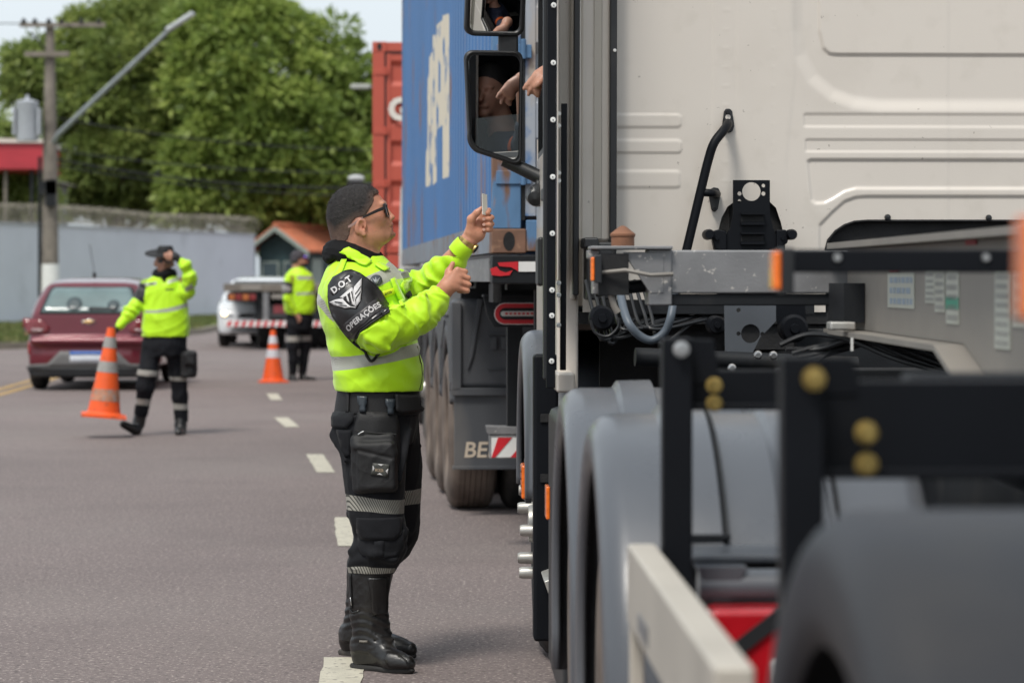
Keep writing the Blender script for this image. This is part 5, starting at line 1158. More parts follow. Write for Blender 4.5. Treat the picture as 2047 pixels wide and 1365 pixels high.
mb = MB(); mb.box(p[0] - .15, p[0] + .13, 14.1, 14.3, p[2] - .5, p[2] - .05); mb.tube([(p[0] + .1, 14.2, p[2] - .1), (.2, 14.2, p[2] - .1)], .03, 8); mb.build('mirror_housing', mat_black, rk, bevel=.03)
mb = MB(); mb.box(.7, 1.75, 9, 14.4, .7, .95); mb.build('chassis_rail', mat_frame, rk)
for xx in (.02, 2.12): wheel(rk, xx, 13.8, .5, .3, hub=False); wheel(rk, xx, 10.0, .5, .3, hub=False)

# ================================================================= RED HATCHBACK
def car_volume(side, rear, plan, hx, L, H, h, arches, k=.10, tumble=None):
    v = Vol((-hx - .08, -.1, .05), (hx + .08, L + .1, H + .08), h); r = v.region(v.lo, v.lo + v.n * h); sl, X, Y, Z = r
    Ys, Zs = np.meshgrid(Y[0, :, 0], Z[0, 0, :], indexing='ij'); d1 = polysd(Ys, Zs, side)[None]
    Xs, Zs2 = np.meshgrid(X[:, 0, 0], Z[0, 0, :], indexing='ij'); d2 = polysd(Xs, Zs2, rear)[:, None, :]
    Xp, Yp = np.meshgrid(X[:, 0, 0], Y[0, :, 0], indexing='ij'); d3 = polysd(Xp, Yp, plan)[:, :, None]
    def smax(a, b): hh = np.maximum(k - np.abs(a - b), 0) / k; return np.maximum(a, b) + hh * hh * k * .25
    v.F[:] = smax(smax(np.broadcast_to(d1, v.F.shape), d2), d3)
    for (yc, zc, rr) in arches:
        v.fn(lambda X, Y, Z: np.maximum(np.sqrt((Y - yc) ** 2 + (Z - zc) ** 2) - rr, .45 - np.abs(X)) + 0 * X, .01, 'sub')
    return v
def mirrored(P): return P + [(-x, z) for x, z in reversed(P) if abs(x) > 1e-6]
mat_carred = M('metallic_dark_red_paint', (0.135, 0.006, 0.018), .30, metal=.35, var=.05, vscale=3, coat=1.0)
cx_, cy_ = (181 - 1023.5) / 157.5, FPX / 157.5
car = empty('parked_car', (cx_ - .03, cy_ - .35 + .35, 0), R(1.2), 'dark red hatchback seen from behind at the left of the road', 'car')
side = [(0.02, .22), (0.0, .45), (.02, .62), (.10, .70), (.11, .98), (.30, 1.22), (.45, 1.38), (.9, 1.455), (1.5, 1.475), (2.1, 1.43), (2.75, 1.05), (3.0, .98), (3.75, .78), (3.92, .55), (3.93, .25), (3.7, .18), (.3, .18)]
rear = mirrored([(.70, .18), (.86, .30), (.865, .62), (.83, .80), (.79, .98), (.66, 1.25), (.58, 1.42), (.40, 1.475), (0, 1.485)])
plan = mirrored([(.0, -.03), (.55, .0), (.78, .10), (.865, .45), (.865, 3.2), (.80, 3.6), (.5, 3.9), (0, 3.95)])
v = car_volume(side, rear, plan, .87, 3.95, 1.5, .022, [(.66, .31, .36), (3.19, .31, .36)], k=.17)
# creases: shelf under the hatch, bumper lip, tail-lamp shoulders
v.fn(lambda X, Y, Z: np.sqrt((Y - .0) ** 2 + (Z - .70) ** 2) - .035 + 0 * X, .03, 'sub')
v.ell((0, -.02, .56), (.50, .07, .10), .04, 'sub'); v.cone((-.7, .03, .63), (.7, .03, .63), .05, k=.05)
body, _ = v.obj('body', mat_carred, car, relax=2); bvc = bvh_of(body)
def cdec(name, poly, mat, off=.004, thick=.006, step=.05, parent=None):
    v2, f2 = tri_poly(poly, step); return drape(name, v2, f2, bvc, lambda a, b: (a, -1.5, b), (0, 1, 0), off, mat, parent or body_p, thick)
body_p = car
mat_cglass = M('car_window_glass', (0.11, 0.17, 0.17), .06, var=.25, vscale=2.2, spec=.8, coat=.5)
mat_dgl = M('window_border', (.01, .01, .012), .15)
win = [(-.60, .99), (.60, .99), (.58, 1.05), (.50, 1.27), (.46, 1.30), (-.46, 1.30), (-.50, 1.27), (-.58, 1.05)]
cdec('window_border', scaled(win, (1.07, 1.12)), mat_dgl, .003, .004); rw = cdec('rear_window', win, mat_cglass, .009, .004)
for (a, b, r_) in ((-.20, 1.09, .10), (.30, 1.07, .08)):
    cdec('headrest', [(a + r_ * math.cos(t), b + r_ * .9 * math.sin(t)) for t in np.linspace(0, 2 * math.pi, 14, endpoint=False)], M('seat_through_glass', (.05, .07, .075), .2), .018, .002, parent=rw)
cdec('rear_wiper', [(.0, 1.005), (.35, 1.012), (.35, 1.03), (.02, 1.045), (-.02, 1.03)], mat_black, .02, .012)
for s_ in (-1, 1):
    tlp = cdec('tail_light', [(s_ * .858, .92), (s_ * .60, .90), (s_ * .50, .80), (s_ * .53, .725), (s_ * .858, .71)][::s_], M('dark_red_lamp', (.16, .005, .01), .15, coat=.8), .012, .012)
    cdec('lamp_lens', [(s_ * .72, .79), (s_ * .57, .785), (s_ * .59, .745), (s_ * .72, .742)][::s_], M('smoky_lens', (.30, .20, .20), .15, coat=.6), .028, .004, parent=tlp)
    cdec('reflector', [(s_ * .80, .62), (s_ * .76, .62), (s_ * .75, .46), (s_ * .79, .46)][::s_], mat_red, .008, .004)
cdec('bumper_insert', [(-.80, .33), (-.52, .345), (-.36, .50), (.36, .50), (.52, .345), (.80, .33), (.80, .30), (-.80, .30)], M('grey_bumper_plastic', (.14, .14, .14), .6, var=.15), .008, .012)
cdec('lower_skirt', [(-.82, .302), (.82, .302), (.74, .165), (-.74, .165)], mat_black, .008, .02)
pl = cdec('number_plate', [(-.235, .36), (.20, .36), (.20, .495), (-.235, .495)], M('plate_white', (.66, .70, .76), .4), .018, .006)
cdec('plate_band', [(-.235, .455), (.20, .455), (.20, .495), (-.235, .495)], M('plate_blue', (.03, .12, .42), .4), .026, .003, parent=pl)
mb = MB()
for k in range(7): mb.box(-.205 + k * .056, -.17 + k * .056, -.045, -.04, .382, .437)
em = [(-.085, .035), (-.03, .035), (-.022, .05), (.03, .05), (.035, .035), (.085, .035), (.07, -.0), (.03, -.0), (.022, -.018), (-.03, -.018), (-.035, 0), (-.098, 0)]
cdec('emblem', [(x, z + .86) for x, z in em], M('chrome_edge', (.7, .68, .64), .2, metal=.8), .012, .008, .03); cdec('emblem_centre', [(x * .74, (z - .016) * .6 + .876) for x, z in em], M('emblem_gold', (.75, .45, .12), .3), .022, .003, .03)
mb = MB(); mb.tube([(0, .62, 1.44), (0, .60, 1.50)], .022, 8); mb.tube([(0, .60, 1.5), (-.02, .28, 1.86)], .004, 6); mb.build('aerial', mat_black, car)
for s_ in (-1, 1):
    mb = MB(); mb.lathe([(0, -.09), (.07, -.07), (.09, 0), (.06, .07), (0, .09)], (s_ * .94, 2.35, 1.0), (1, 0, 0), 14); mb.build('door_mirror', mat_carred, car)
    sw = [(.75, 1.02), (2.55, 1.02), (2.15, 1.36), (1.5, 1.40), (.95, 1.36)]
    v2, f2 = tri_poly(sw, .08); drape('side_window', v2, f2, bvc, lambda a, b, s_=s_: (s_ * 2, a, b), (-s_, 0, 0), .004, mat_dgl, car, .004)
for x_ in (-.80, .61):
    wheel(car, x_, .66, .305, .19, hub=False); wheel(car, x_, 3.19, .305, .19, hub=False)
mb = MB(); mb.box(-.62, .62, .15, 3.8, .17, .24); mb.build('underbody', mat_deep, car)

# ================================================================= FLATBED TRUCK AND WHITE PICKUP
fx, fy = (447 - 1023.5) / 100, 55.0
mat_dimo = M('dusty_amber_lens', (.40, .12, .03), .4); mat_dimr = M('dusty_red_lens', (.20, .02, .02), .4)
fb = empty('flatbed_trailer', (fx, fy, 0), R(3), 'empty flatbed trailer seen from behind with red and white striped bumper, beyond the clean cone', 'trailer')
def FT(px, py): return ((px - 447) / 100.0, CAMH + (559 - py) / 100.0)
mat_wood = M('weathered_deck_planks', (0.16, 0.14, 0.12), .85, var=.3, vscale=3, bump=.003, bscale=20)
mb = MB(); mb.box(0, 2.55, 0, 7.0, 1.17, 1.33); deck = mb.build('deck', mat_wood, fb, bevel=.01)
mb = MB(); mb.box(.35, .75, -.02, -.003, 1.2, 1.3); mb.build('deck_plate', mat_web, deck)
for x_, m_ in ((.10, mat_dimo), (.24, mat_dimr), (.38, mat_dimo), (.52, mat_dimr), (1.95, mat_dimr), (2.09, mat_dimo), (2.23, mat_dimr), (2.37, mat_dimo)):
    mb = MB(); mb.box(x_, x_ + .12, -.03, .02, 1.0, 1.12); mb.build('tail_lens', m_, fb, bevel=.01)
for x0 in (.06, 1.9):
    mb = MB(); mb.box(x0, x0 + .62, .0, .05, .98, 1.14); mb.build('lamp_box', mat_frame, fb)
mb = MB(); mb.box(.62, .78, .1, 6.8, .55, 1.17); mb.box(1.75, 1.9, .1, 6.8, .55, 1.17); mb.build('chassis_rail', mat_frame, fb)
mb = MB(); mb.box(.78, .90, .02, .1, .5, 1.15); mb.box(1.35, 1.5, .02, .1, .5, 1.1); mb.box(.9, 1.8, .3, .4, .65, .9); mb.box(.80, .88, -.0, .05, .5, 1.1); mb.build('bumper_hanger', mat_galv, fb)
mb = MB(); mb.box(.95, 1.75, .4, 3.0, .45, 1.1); mb.build('spare_wheel_box', mat_deep, fb)
mb = MB(); mb.box(.03, 2.5, -.04, .02, .47, .59); bmp = mb.build('bumper', mat_white, fb)
for k in range(17):
    x_ = .06 + k * .145
    mb = MB(); mb.prism([(x_, .475), (x_ + .07, .475), (x_ + .11, .585), (x_ + .04, .585)], 'y', -.046, -.041); mb.build('red_stripe', mat_redpaint, bmp)
p = FT(546, 604); mb = MB(); mb.box(p[0], p[0] + .33, .2, .24, .74, .90); mb.build('number_plate', M('pink_red_plate', (.40, .08, .09), .4), fb)
mb = MB(); mb.box(.95, 1.3, -.01, .02, 1.03, 1.12); mb.build('name_board', mat_web, fb)
for x_ in (.62, .9, 1.6, 1.85): wheel(fb, x_, 1.6, .48, .27, hub=False)
for x_ in (.25, 2.0): wheel(fb, x_, 6.6, .48, .27, hub=False)
# pickup facing the camera
wx = (-1023.5 + 450) / 88.5
pk = empty('parked_car', (wx + .95, FPX / 88.5, 0), R(183), 'white car facing the camera with one lit headlight, behind the flatbed trailer', 'car')
side = [(-.02, .30), (.0, .75), (.25, 1.0), (.9, 1.36), (1.6, 1.48), (2.4, 1.50), (3.0, 1.44), (3.75, 1.03), (4.6, .90), (4.95, .74), (5.0, .45), (4.9, .24), (.2, .24)]
rear = mirrored([(.80, .24), (.90, .4), (.92, .75), (.86, .98), (.66, 1.38), (.48, 1.49), (0, 1.51)])
plan = mirrored([(0, -.02), (.8, .0), (.92, .3), (.92, 4.3), (.85, 4.8), (.6, 5.0), (0, 5.03)])
v = car_volume(side, rear, plan, .92, 5.02, 1.76, .035, [(1.0, .37, .43), (4.1, .37, .43)])
body, _ = v.obj('body', M('white_car_paint', (.70, .72, .74), .25, var=.02, coat=.8), pk, relax=1); bvc = bvh_of(body)
def fdec(name, poly, mat, off=.006, thick=.01, step=.08, parent=None): v2, f2 = tri_poly(poly, step); return drape(name, v2, f2, bvc, lambda a, b: (a, 7, b), (0, -1, 0), off, mat, parent or pk, thick)
fdec('windscreen', [(-.72, 1.05), (.72, 1.05), (.58, 1.38), (-.58, 1.38)], mat_dgl)
fdec('grille', [(-.45, .62), (.45, .62), (.42, .76), (-.42, .76)], mat_deep); fdec('lower_grille', [(-.6, .30), (.6, .30), (.55, .42), (-.55, .42)], mat_black); fdec('number_plate', [(-.2, .45), (.2, .45), (.2, .57), (-.2, .57)], M('plate_plain', (.6, .62, .65), .4), .02)
for s_ in (-1, 1):
    hl = fdec('headlight', [(s_ * .52, .63), (s_ * .86, .62), (s_ * .88, .80), (s_ * .55, .76)][::s_], M('headlight_lens', (.5, .52, .55), .1, coat=.6), .01)
    if s_ == 1:
        fdec('lit_bulb', [(.70 + .045 * math.cos(t), .70 + .045 * math.sin(t)) for t in np.linspace(0, 2 * math.pi, 14, endpoint=False)], M('headlight_glow', (1, .8, .5), .3, emit=((1, .72, .38), 4)), .03, .01, parent=hl)
for x_ in (-.86, .64): wheel(pk, x_, 1.0, .37, .22, hub=False); wheel(pk, x_, 4.1, .37, .22, hub=False)

# ================================================================= TRAFFIC CONES
mat_cone = M('orange_cone_rubber', (0.80, 0.105, 0.015), .5, var=.08, vscale=8, dirt=(((0.30, 0.08, 0.04), 13, .58, .1, .6),))
mat_band = M('grey_reflective_band', (.30, .29, .27), .45, var=.12, vscale=14); mat_bandw = M('white_reflective_band', (.62, .62, .66), .4, var=.06)
def cone_(loc, h, bands, mats, label, tilt=(0, 0)):
    root = empty('traffic_cone', loc, 0, label, 'traffic cone'); root.rotation_euler = (tilt[0], tilt[1], .15)
    def rad(t): return .145 + (.035 - .145) * t
    mb = MB(); mb.lathe([(.0, 0), (.18, .0), (.19, .01), (.185, .03), (.16, .035), (rad(0), .05), (rad(1), h), (rad(1) - .008, h), (rad(0) - .01, .05), (0, .03)], (0, 0, 0), (0, 0, 1), 40)
    mb.box(-.20, .20, -.20, .20, .0, .022); mb.build('shell', mat_cone, root, angle=30)
    for (a, b), m_ in zip(bands, mats):
        mb = MB(); za = .05 + (h - .05) * a; zb = .05 + (h - .05) * b; mb.lathe([(rad(a) + .0025, za), (rad(b) + .0025, zb)], (0, 0, 0), (0, 0, 1), 40); mb.build('band', m_, root)
    return root
mat_bandold = M('rubbed_off_band', (.42, .20, .12), .6, var=.2, vscale=20, dirt=(((.30, .28, .26), 25, .5, .1, .8), ((.8, .12, .02), 14, .58, .08, .9)))
y_ = 24.6; x_, _, z_ = W(208, 833, y_)
cone_(((207 - 1023.5) * y_ / FPX, y_, z_), .80, ((.13, .27), (.47, .60), (.76, .89)), (mat_bandold, mat_band, mat_band), 'scuffed orange cone with grey bands carried by the walking officer', (R(1), R(5)))
gx_, gy_ = G(546, 764)
cone_((gx_, gy_, 0), .72, ((.43, .60), (.72, .88)), (mat_bandw, mat_bandw), 'clean orange cone with two white bands standing on the road beside an officer')
# ================================================================= PEOPLE
mat_skin = M('tan_skin', (0.52, 0.245, 0.16), .38, var=.10, vscale=26, bump=.0009, bscale=300, sss=.08, spec=.4,
             mask=[('fade', (0.10, 0.065, 0.05), .014, .6, ('noise', 700, .2, .75)), ('lips', (0.34, 0.13, 0.11), .002, .4), ('stubble', (0.17, 0.105, 0.075), .008, .6, ('noise', 500, .40, .6))], dirt=(((0.50, 0.19, 0.13), 17, .50, .2, .55), ((0.36, 0.17, 0.11), 45, .56, .15, .5),))
mat_skin2 = M('brown_skin', (0.46, 0.235, 0.16), .5, var=.08, vscale=20, bump=.0005, bscale=300, sss=.06)
mat_hair = M('short_black_hair', (0.012, 0.010, 0.010), .62, var=.5, vscale=90, bump=.004, bscale=330, dirt=(((0.075, 0.062, 0.055), 230, .56, .1, .6),), stretch=(1, 1, 1.6),
             mask=[('fade', (0.24, 0.14, 0.10), .018, .55, ('noise', 700, .2, .8))])
HV = (0.50, 0.86, 0.005); SIL = (0.40, 0.41, 0.36); SILD = (0.27, 0.28, 0.22)
def hv(name, hatch=(0, 90)):
    return M(name, HV, .55, var=.035, vscale=5, bump=.0012, bscale=26, sheen=.25, mask=[('band', SIL, .0012, .4, ('hatch', 150, 150, SILD)), ('black', (.012, .012, .013), .001, .6), ('seam', (0.33, 0.60, 0.004), .0012, .6)])
mat_jacket = hv('hi_vis_yellow_fabric')
def darkcloth(name, base=(0.0070, 0.0076, 0.0100)):
    return M(name, base, .8, var=.2, vscale=9, bump=.0010, bscale=45, sheen=.05, spec=.25, dirt=((tuple(c * 2.2 for c in base), 6, .55, .3, .5),), mask=[('band', (0.34, 0.33, 0.29), .0012, .45, ('hatch', 120, 60, (.05, .05, .045)))])
mat_trouser = darkcloth('black_uniform_cloth'); mat_boot = M('black_boot_leather', (0.007, 0.0065, 0.0065), .36, var=.3, vscale=12, bump=.0012, bscale=70, spec=.6, rvar=.08, dirt=(((0.05, 0.045, 0.04), 9, .56, .25, .5),))
mat_sole = M('boot_sole_rubber', (0.02, 0.019, 0.018), .75, var=.3, dirt=((DUST, 9, .55, .2, .4),)); mat_knit = M('black_gaiter_knit', (0.005, 0.005, 0.006), .75, spec=.2, var=.3, vscale=12, bump=.001, bscale=60)
mat_nylon = M('black_nylon', (0.006, 0.006, 0.007), .65, var=.25, vscale=9, bump=.0008, bscale=160); mat_buckle = M('slate_plastic_buckle', (.035, .045, .055), .35)

def wrinkle(V, seed, sc_, n=7):
    r = np.random.default_rng(seed); P = V * np.array(sc_); out = np.zeros(len(V))
    for i in range(n):
        d = r.normal(size=3); d /= np.linalg.norm(d); w1 = r.normal(size=3) * .7; ph = r.uniform(0, 6.28, 2)
        u = P @ d + .8 * np.sin(P @ w1 + ph[0]); s_ = np.sin(u * (1 + .35 * i) + ph[1]); out += (1 - np.abs(s_)) ** 2 * 2 - .75
    return out / n
def arm_t(V, pts):
    """distance along, and from, a polyline"""
    P = np.array(pts, float); best = np.full(len(V), 1e9); t_ = np.zeros(len(V)); acc = 0
    for i in range(len(P) - 1):
        d = P[i + 1] - P[i]; L = np.linalg.norm(d); t = np.clip(((V - P[i]) @ d) / (L * L), 0, 1); q = np.linalg.norm(V - (P[i] + t[:, None] * d), axis=1); m = q < best; best = np.where(m, q, best); t_ = np.where(m, acc + t * L, t_); acc += L
    return t_, best
def vnormals(V, Q):
    n = np.cross(V[Q[:, 2]] - V[Q[:, 0]], V[Q[:, 3]] - V[Q[:, 1]]); N = np.zeros_like(V)
    for k in range(4): np.add.at(N, Q[:, k], n)
    return N / (np.linalg.norm(N, axis=1)[:, None] + 1e-12)
def cloth_obj(v, name, mat, parent, disp, attrs, relax=1):
    V, Q = v.mesh()
    if relax: V = relax_mesh(V, Q, relax)
    N = vnormals(V, Q); A = {k: f(V) for k, f in attrs.items()}
    if disp is not None: V = V + N * disp(V)[:, None]
    o = mesh_obj(name, V, Q, mat, parent, angle=180)
    for k, a in A.items(): attr(o, k, a)
    return o
def bandfn(pls, D_, root):      # union of side-view outlines given in photo pixels at distance D_
    loc = [[(W(px, py, D_)[0] - root[0], W(px, py, D_)[2]) for px, py in pl] for pl in pls]
    return lambda V: np.minimum.reduce([polysd(V[:, 0], V[:, 2], p) for p in loc])

# ---------------------------------------------------------------- the officer in focus
D1 = 10.05; ROOT = (-.49, D1)
off1 = empty('person', (ROOT[0], ROOT[1], 0), 0, 'person in hi-vis jacket and sunglasses looking up, holding a card towards the truck window', 'person')
def Q1(px, py, dy=0.0): x, y, z = W(px, py, D1 + dy); return (x - ROOT[0], dy, z)
def r1(p): return p / 547.0
def px2(pts, dy): return [Q1(px, py, dy)[::2] for px, py in pts]
v = Vol((-.26, -.36, 0.0), (.52, .36, 1.78), .0042)
# head
v.ell(Q1(709, 421), (r1(52), .075, r1(50)), .01); v.ell(Q1(692, 440), (r1(35), .067, r1(37)), .03); v.ell(Q1(740, 426), (r1(31.5), .066, r1(41)), .03)
v.ell(Q1(750, 455), (r1(31), .056, r1(28)), .03)
for s_ in (-1, 1):
    v.cone(Q1(724, 468, s_ * .052), Q1(771, 470, s_ * .018), .024, .016, .025)
    v.ell(Q1(757, 436, s_ * .046), (.022, .018, .022), .025); v.cone(Q1(765, 408, s_ * .038), Q1(768, 408, s_ * .010), .008, .009, .014)
v.ell(Q1(782.5, 467.5), (r1(9), .020, r1(8)), .018); v.ell(Q1(775, 450), (r1(9), .024, r1(10)), .018)
v.ell(Q1(748, 478), (r1(25), .044, r1(11)), .03)
for s_ in (-1, 1): v.ell(Q1(773, 418, s_ * .030), (.013, .017, .011), .012, 'sub'); v.ell(Q1(766, 418, s_ * .031), (.0125, .0125, .0125), .004)
v.cone(Q1(769.5, 413), Q1(783, 434), .0065, .0085, .010); v.ell(Q1(784, 434.5), (.010, .0095, .0085), .008)
for s_ in (-1, 1): v.ell(Q1(779.5, 438, s_ * .0125), (.0085, .007, .0065), .006); v.cone(Q1(784, 441, s_ * .007), Q1(780, 436, s_ * .007), .0032, .0022, .002, 'sub')
v.cone(Q1(782.5, 449.5, -.013), Q1(782.5, 449.5, .013), .0064, k=.007); v.cone(Q1(784.5, 457, -.012), Q1(784.5, 457, .012), .0062, k=.007)
v.cone(Q1(786, 453.5, -.016), Q1(786, 453.5, .016), .0040, k=.003, mode='sub'); v.cone(Q1(776, 455, -.024), Q1(786, 453.5, -.016), .0014, .0028, k=.003, mode='sub')
v.cone(Q1(788, 461.5, -.014), Q1(788, 461.5, .014), .0045, k=.010, mode='sub')
# neck and core
v.cone(Q1(716, 462), Q1(712, 525), .074, .082, .04, q=((0, 1, 0), 1.12)); v.cone(Q1(690, 470), Q1(693, 510), .04, .05, .04)
v.loft([(Q1(0, 785)[2], *[Q1(u, 785)[0] for u in (695, 820)], -.14, .14), (Q1(0, 700)[2], *[Q1(u, 700)[0] for u in (670, 828)], -.165, .165), (Q1(0, 600)[2], *[Q1(u, 600)[0] for u in (648, 800)], -.18, .18), (Q1(0, 545)[2], *[Q1(u, 545)[0] for u in (662, 780)], -.17, .17), (Q1(0, 520)[2], *[Q1(u, 520)[0] for u in (680, 755)], -.09, .09)], .05)
# ears
for s_ in (-1, 1):
    rot = [[.965, 0, .26], [0, 1, 0], [-.26, 0, .965]]
    v.ell(Q1(720.5, 452, s_ * .083), (.0225, .0095, .0325), .006, rot=rot); v.ell(Q1(727.5, 468.5, s_ * .083), (.0095, .0075, .0095), .006)
    v.ell(Q1(723, 450, s_ * .0975), (.0145, .0150, .0220), .003, 'sub', rot=rot)
    v.chain([Q1(726, 441, s_ * .0875), Q1(719, 440, s_ * .089), Q1(715, 448, s_ * .089), Q1(717, 459, s_ * .088)], [.0022] * 4, .004)
    v.ell(Q1(726.5, 455, s_ * .087), (.0060, .012, .0085), .002, 'sub'); v.ell(Q1(730, 454, s_ * .083), (.004, .006, .006), .004)
# right arm and hand (nearer the camera)
RA = [Q1(700, 586, -.17), Q1(757, 662, -.24), Q1(845, 624, -.175), Q1(888, 581, -.145)]
v.chain(RA, [.055, .045, .036, .0275], .03); 
mc = {'index': (914, 540), 'middle': (920, 551), 'ring': (919, 563), 'little': (915, 575)}
v.cone(Q1(886, 583, -.143), Q1(899, 566, -.148), .0285, .030, .02, q=((.2, 1, .1), 1.35))
for (u, w_), rr in zip(mc.values(), (.0125, .0125, .012, .0115)): v.cone(Q1(893, 573, -.15), Q1(u, w_, -.158), .021, rr, .014)
for a, b, c, e in (((915, 540, -.158), (930, 543, -.150), (928, 549, -.122), (915, 551, -.112)), ((920, 551, -.160), (936, 556, -.150), (933, 561, -.122), (918, 562, -.112)),
                   ((919, 563, -.160), (937, 569, -.150), (933, 572, -.122), (918, 572, -.112)), ((916, 575, -.157), (934, 581, -.148), (930, 582, -.124), (916, 582, -.115))):
    v.chain([Q1(*a), Q1(*b), Q1(*c), Q1(*e)], [.0108, .0100, .0092, .0078], .004)
v.chain([Q1(893, 566, -.132), Q1(897, 544, -.130), Q1(905, 527, -.128)], [.017, .0122, .0092], .012)
# left arm and hand (card)
LA = [Q1(748, 577, .17), Q1(832, 592, .25), Q1(934, 484, .15)]
v.chain(LA, [.055, .042, .0275], .03)
v.cone(Q1(935, 484, .15), Q1(945, 470, .152), .0275, .030, .02, q=((0, 1, 0), 1.25))
for (u, w_, d_), rr in zip(((959, 427, .172), (967, 433, .176), (972, 443, .176), (974, 455, .172)), (.0125, .0125, .012, .0115)): v.cone(Q1(946, 468, .155), Q1(u, w_, d_), .023, rr, .016)
v.ell(Q1(957, 470, .152), (.022, .017, .020), .02)
for a, b, c, e in (((962, 424, .176), (977, 421, .160), (975, 426, .138), (968, 428, .132)), ((970, 432, .178), (983, 435, .158), (978, 438, .134), (968, 438, .128)),
                   ((974, 443, .176), (983, 448, .156), (978, 450, .134), (968, 449, .128)), ((974, 455, .172), (981, 459, .154), (976, 460, .136), (968, 459, .131))):
    v.chain([Q1(*a), Q1(*b), Q1(*c), Q1(*e)], [.0108, .0100, .0092, .0078], .004)
v.chain([Q1(940, 464, .140), Q1(942, 438, .128), Q1(953, 426, .122), Q1(961.5, 417, .120)], [.020, .0140, .0112, .0082], .012)
# legs inside the trousers and boots
v.chain([Q1(745, 800, -.08), Q1(752, 1060, -.11), Q1(740, 1290, -.10)], [.075, .042, .028], .05); v.chain([Q1(760, 800, .09), Q1(768, 1060, .17), Q1(730, 1285, .25)], [.075, .042, .028], .05)
v.chain([Q1(740, 1300, -.095), Q1(785, 1328, -.15)], [.024, .016], .02); v.chain([Q1(720, 1290, .27), Q1(775, 1303, .23)], [.024, .016], .02)
hair_poly = px2([(640, 340), (752, 340), (766, 372), (757, 386), (748, 392), (749, 402), (745, 412), (740, 419), (735, 428), (731, 434), (724, 434), (714, 437), (706, 445), (703, 458), (701, 470), (696, 480), (684, 488), (668, 492), (640, 492)], 0)
lip_poly = px2([(778, 446), (790, 446), (790, 461), (778, 461), (775, 455)], 0); stub = px2([(776, 464), (800, 462), (800, 482), (782, 486), (776, 476)], 0)
body1 = cloth_obj(v, 'body', mat_skin, off1, None, {'fade': lambda V: np.where(np.abs(V[:, 1]) < .2, polysd(V[:, 0], V[:, 2], hair_poly) - .006 + 10 * (V[:, 2] < 1.5), 1),
    'lips': lambda V: np.where(np.abs(V[:, 1]) < .021, polysd(V[:, 0], V[:, 2], lip_poly), .02), 'stubble': lambda V: np.where(np.abs(V[:, 1]) < .03, polysd(V[:, 0], V[:, 2], stub), .05)}, relax=1)
# finger nails
mb = MB()
def nail(c, n_, up, parent):
    c = Vector(c); n_ = Vector(n_).normalized(); up = Vector(up).normalized(); sd_ = n_.cross(up)
    V = [c + n_ * .0012 * (1 - .6 * math.cos(a) ** 2) + sd_ * .0052 * math.cos(a) + up * .0065 * math.sin(a) for a in np.linspace(0, 2 * math.pi, 12, endpoint=False)]
    m_ = MB(); m_.add(V, [tuple(range(12))]); m_.build('fingernail', M('nail', (.52, .31, .25), .3) if 'nail' not in bpy.data.materials else bpy.data.materials['nail'], parent)
for (u, w_, d_) in ((967.5, 438, .121), (967.5, 449, .121), (967.5, 459, .124)): nail(Q1(u, w_, d_ - .001), (-.5, -1, 0), (-1, .4, .1), body1)

# hair
v = Vol((-.27, -.11, 1.50), (.06, .11, 1.80), .003)
g = .0032
v.ell(Q1(709, 421), (r1(52) + g, .075 + g, r1(50) + g), .01); v.ell(Q1(692, 440), (r1(35) + g, .067 + g, r1(37) + g), .03); v.ell(Q1(738, 422), (r1(31.5), .066 + g * .8, r1(41) + g), .03); v.ell(Q1(725, 399), (r1(32), .058, r1(27)), .02); v.cone(Q1(716, 462), Q1(712, 525), .074 + g, .082 + g, .04, q=((0, 1, 0), 1.12)); v.cone(Q1(690, 470), Q1(693, 510), .04 + g, .05 + g, .04)
r = v.region(v.lo, v.lo + v.n * v.h); sl, X, Y, Z = r; Xs, Zs = np.meshgrid(X[:, 0, 0], Z[0, 0, :], indexing='ij'); sdp = polysd(Xs, Zs, hair_poly)
v.F = np.maximum(v.F, (sdp[:, None, :] + 0 * Y).astype(np.float32) * .35 )
hair_o = cloth_obj(v, 'hair', mat_hair, off1, lambda V: wrinkle(V, 3, (90, 90, 60), 5) * .0011, {'fade': lambda V: (-polysd(V[:, 0], V[:, 2], hair_poly)) - .010 - .050 * sstep(1.645, 1.58, V[:, 2])})
hv_ = np.array([tuple(q.co) for q in hair_o.data.vertices]); hn = np.array([tuple(q.normal) for q in hair_o.data.vertices]); r_h = np.random.default_rng(5)
ok_ = (polysd(hv_[:, 0], hv_[:, 2], hair_poly) < -.004) & (np.linalg.norm(hv_ - np.array([Q1(712, 432)[0], 0, Q1(712, 432)[2]]), axis=1) > .07); ids_ = r_h.choice(np.where(ok_)[0], 9000)
p_ = hv_[ids_] + r_h.normal(0, .0012, (9000, 3)); n_h = hn[ids_] * .8 + np.array([-.25, 0, .1]) + r_h.normal(0, .35, (9000, 3)); n_h /= np.linalg.norm(n_h, axis=1)[:, None]
L_h = (r_h.uniform(.0025, .0065, 9000) * np.clip((p_[:, 2] - 1.56) / .12, .35, 1))[:, None]; s_h = np.cross(n_h, r_h.normal(size=(9000, 3))); s_h /= np.linalg.norm(s_h, axis=1)[:, None]
V_h = np.stack([p_ - s_h * .0005, p_ + s_h * .0005, p_ + n_h * L_h], 1).reshape(-1, 3)
tag(mesh_obj('hair_strands', V_h, np.arange(27000).reshape(-1, 3), M('hair_strand', (.028, .022, .019), .5, var=.6, vscale=200), off1, smooth=False), kind='stuff')
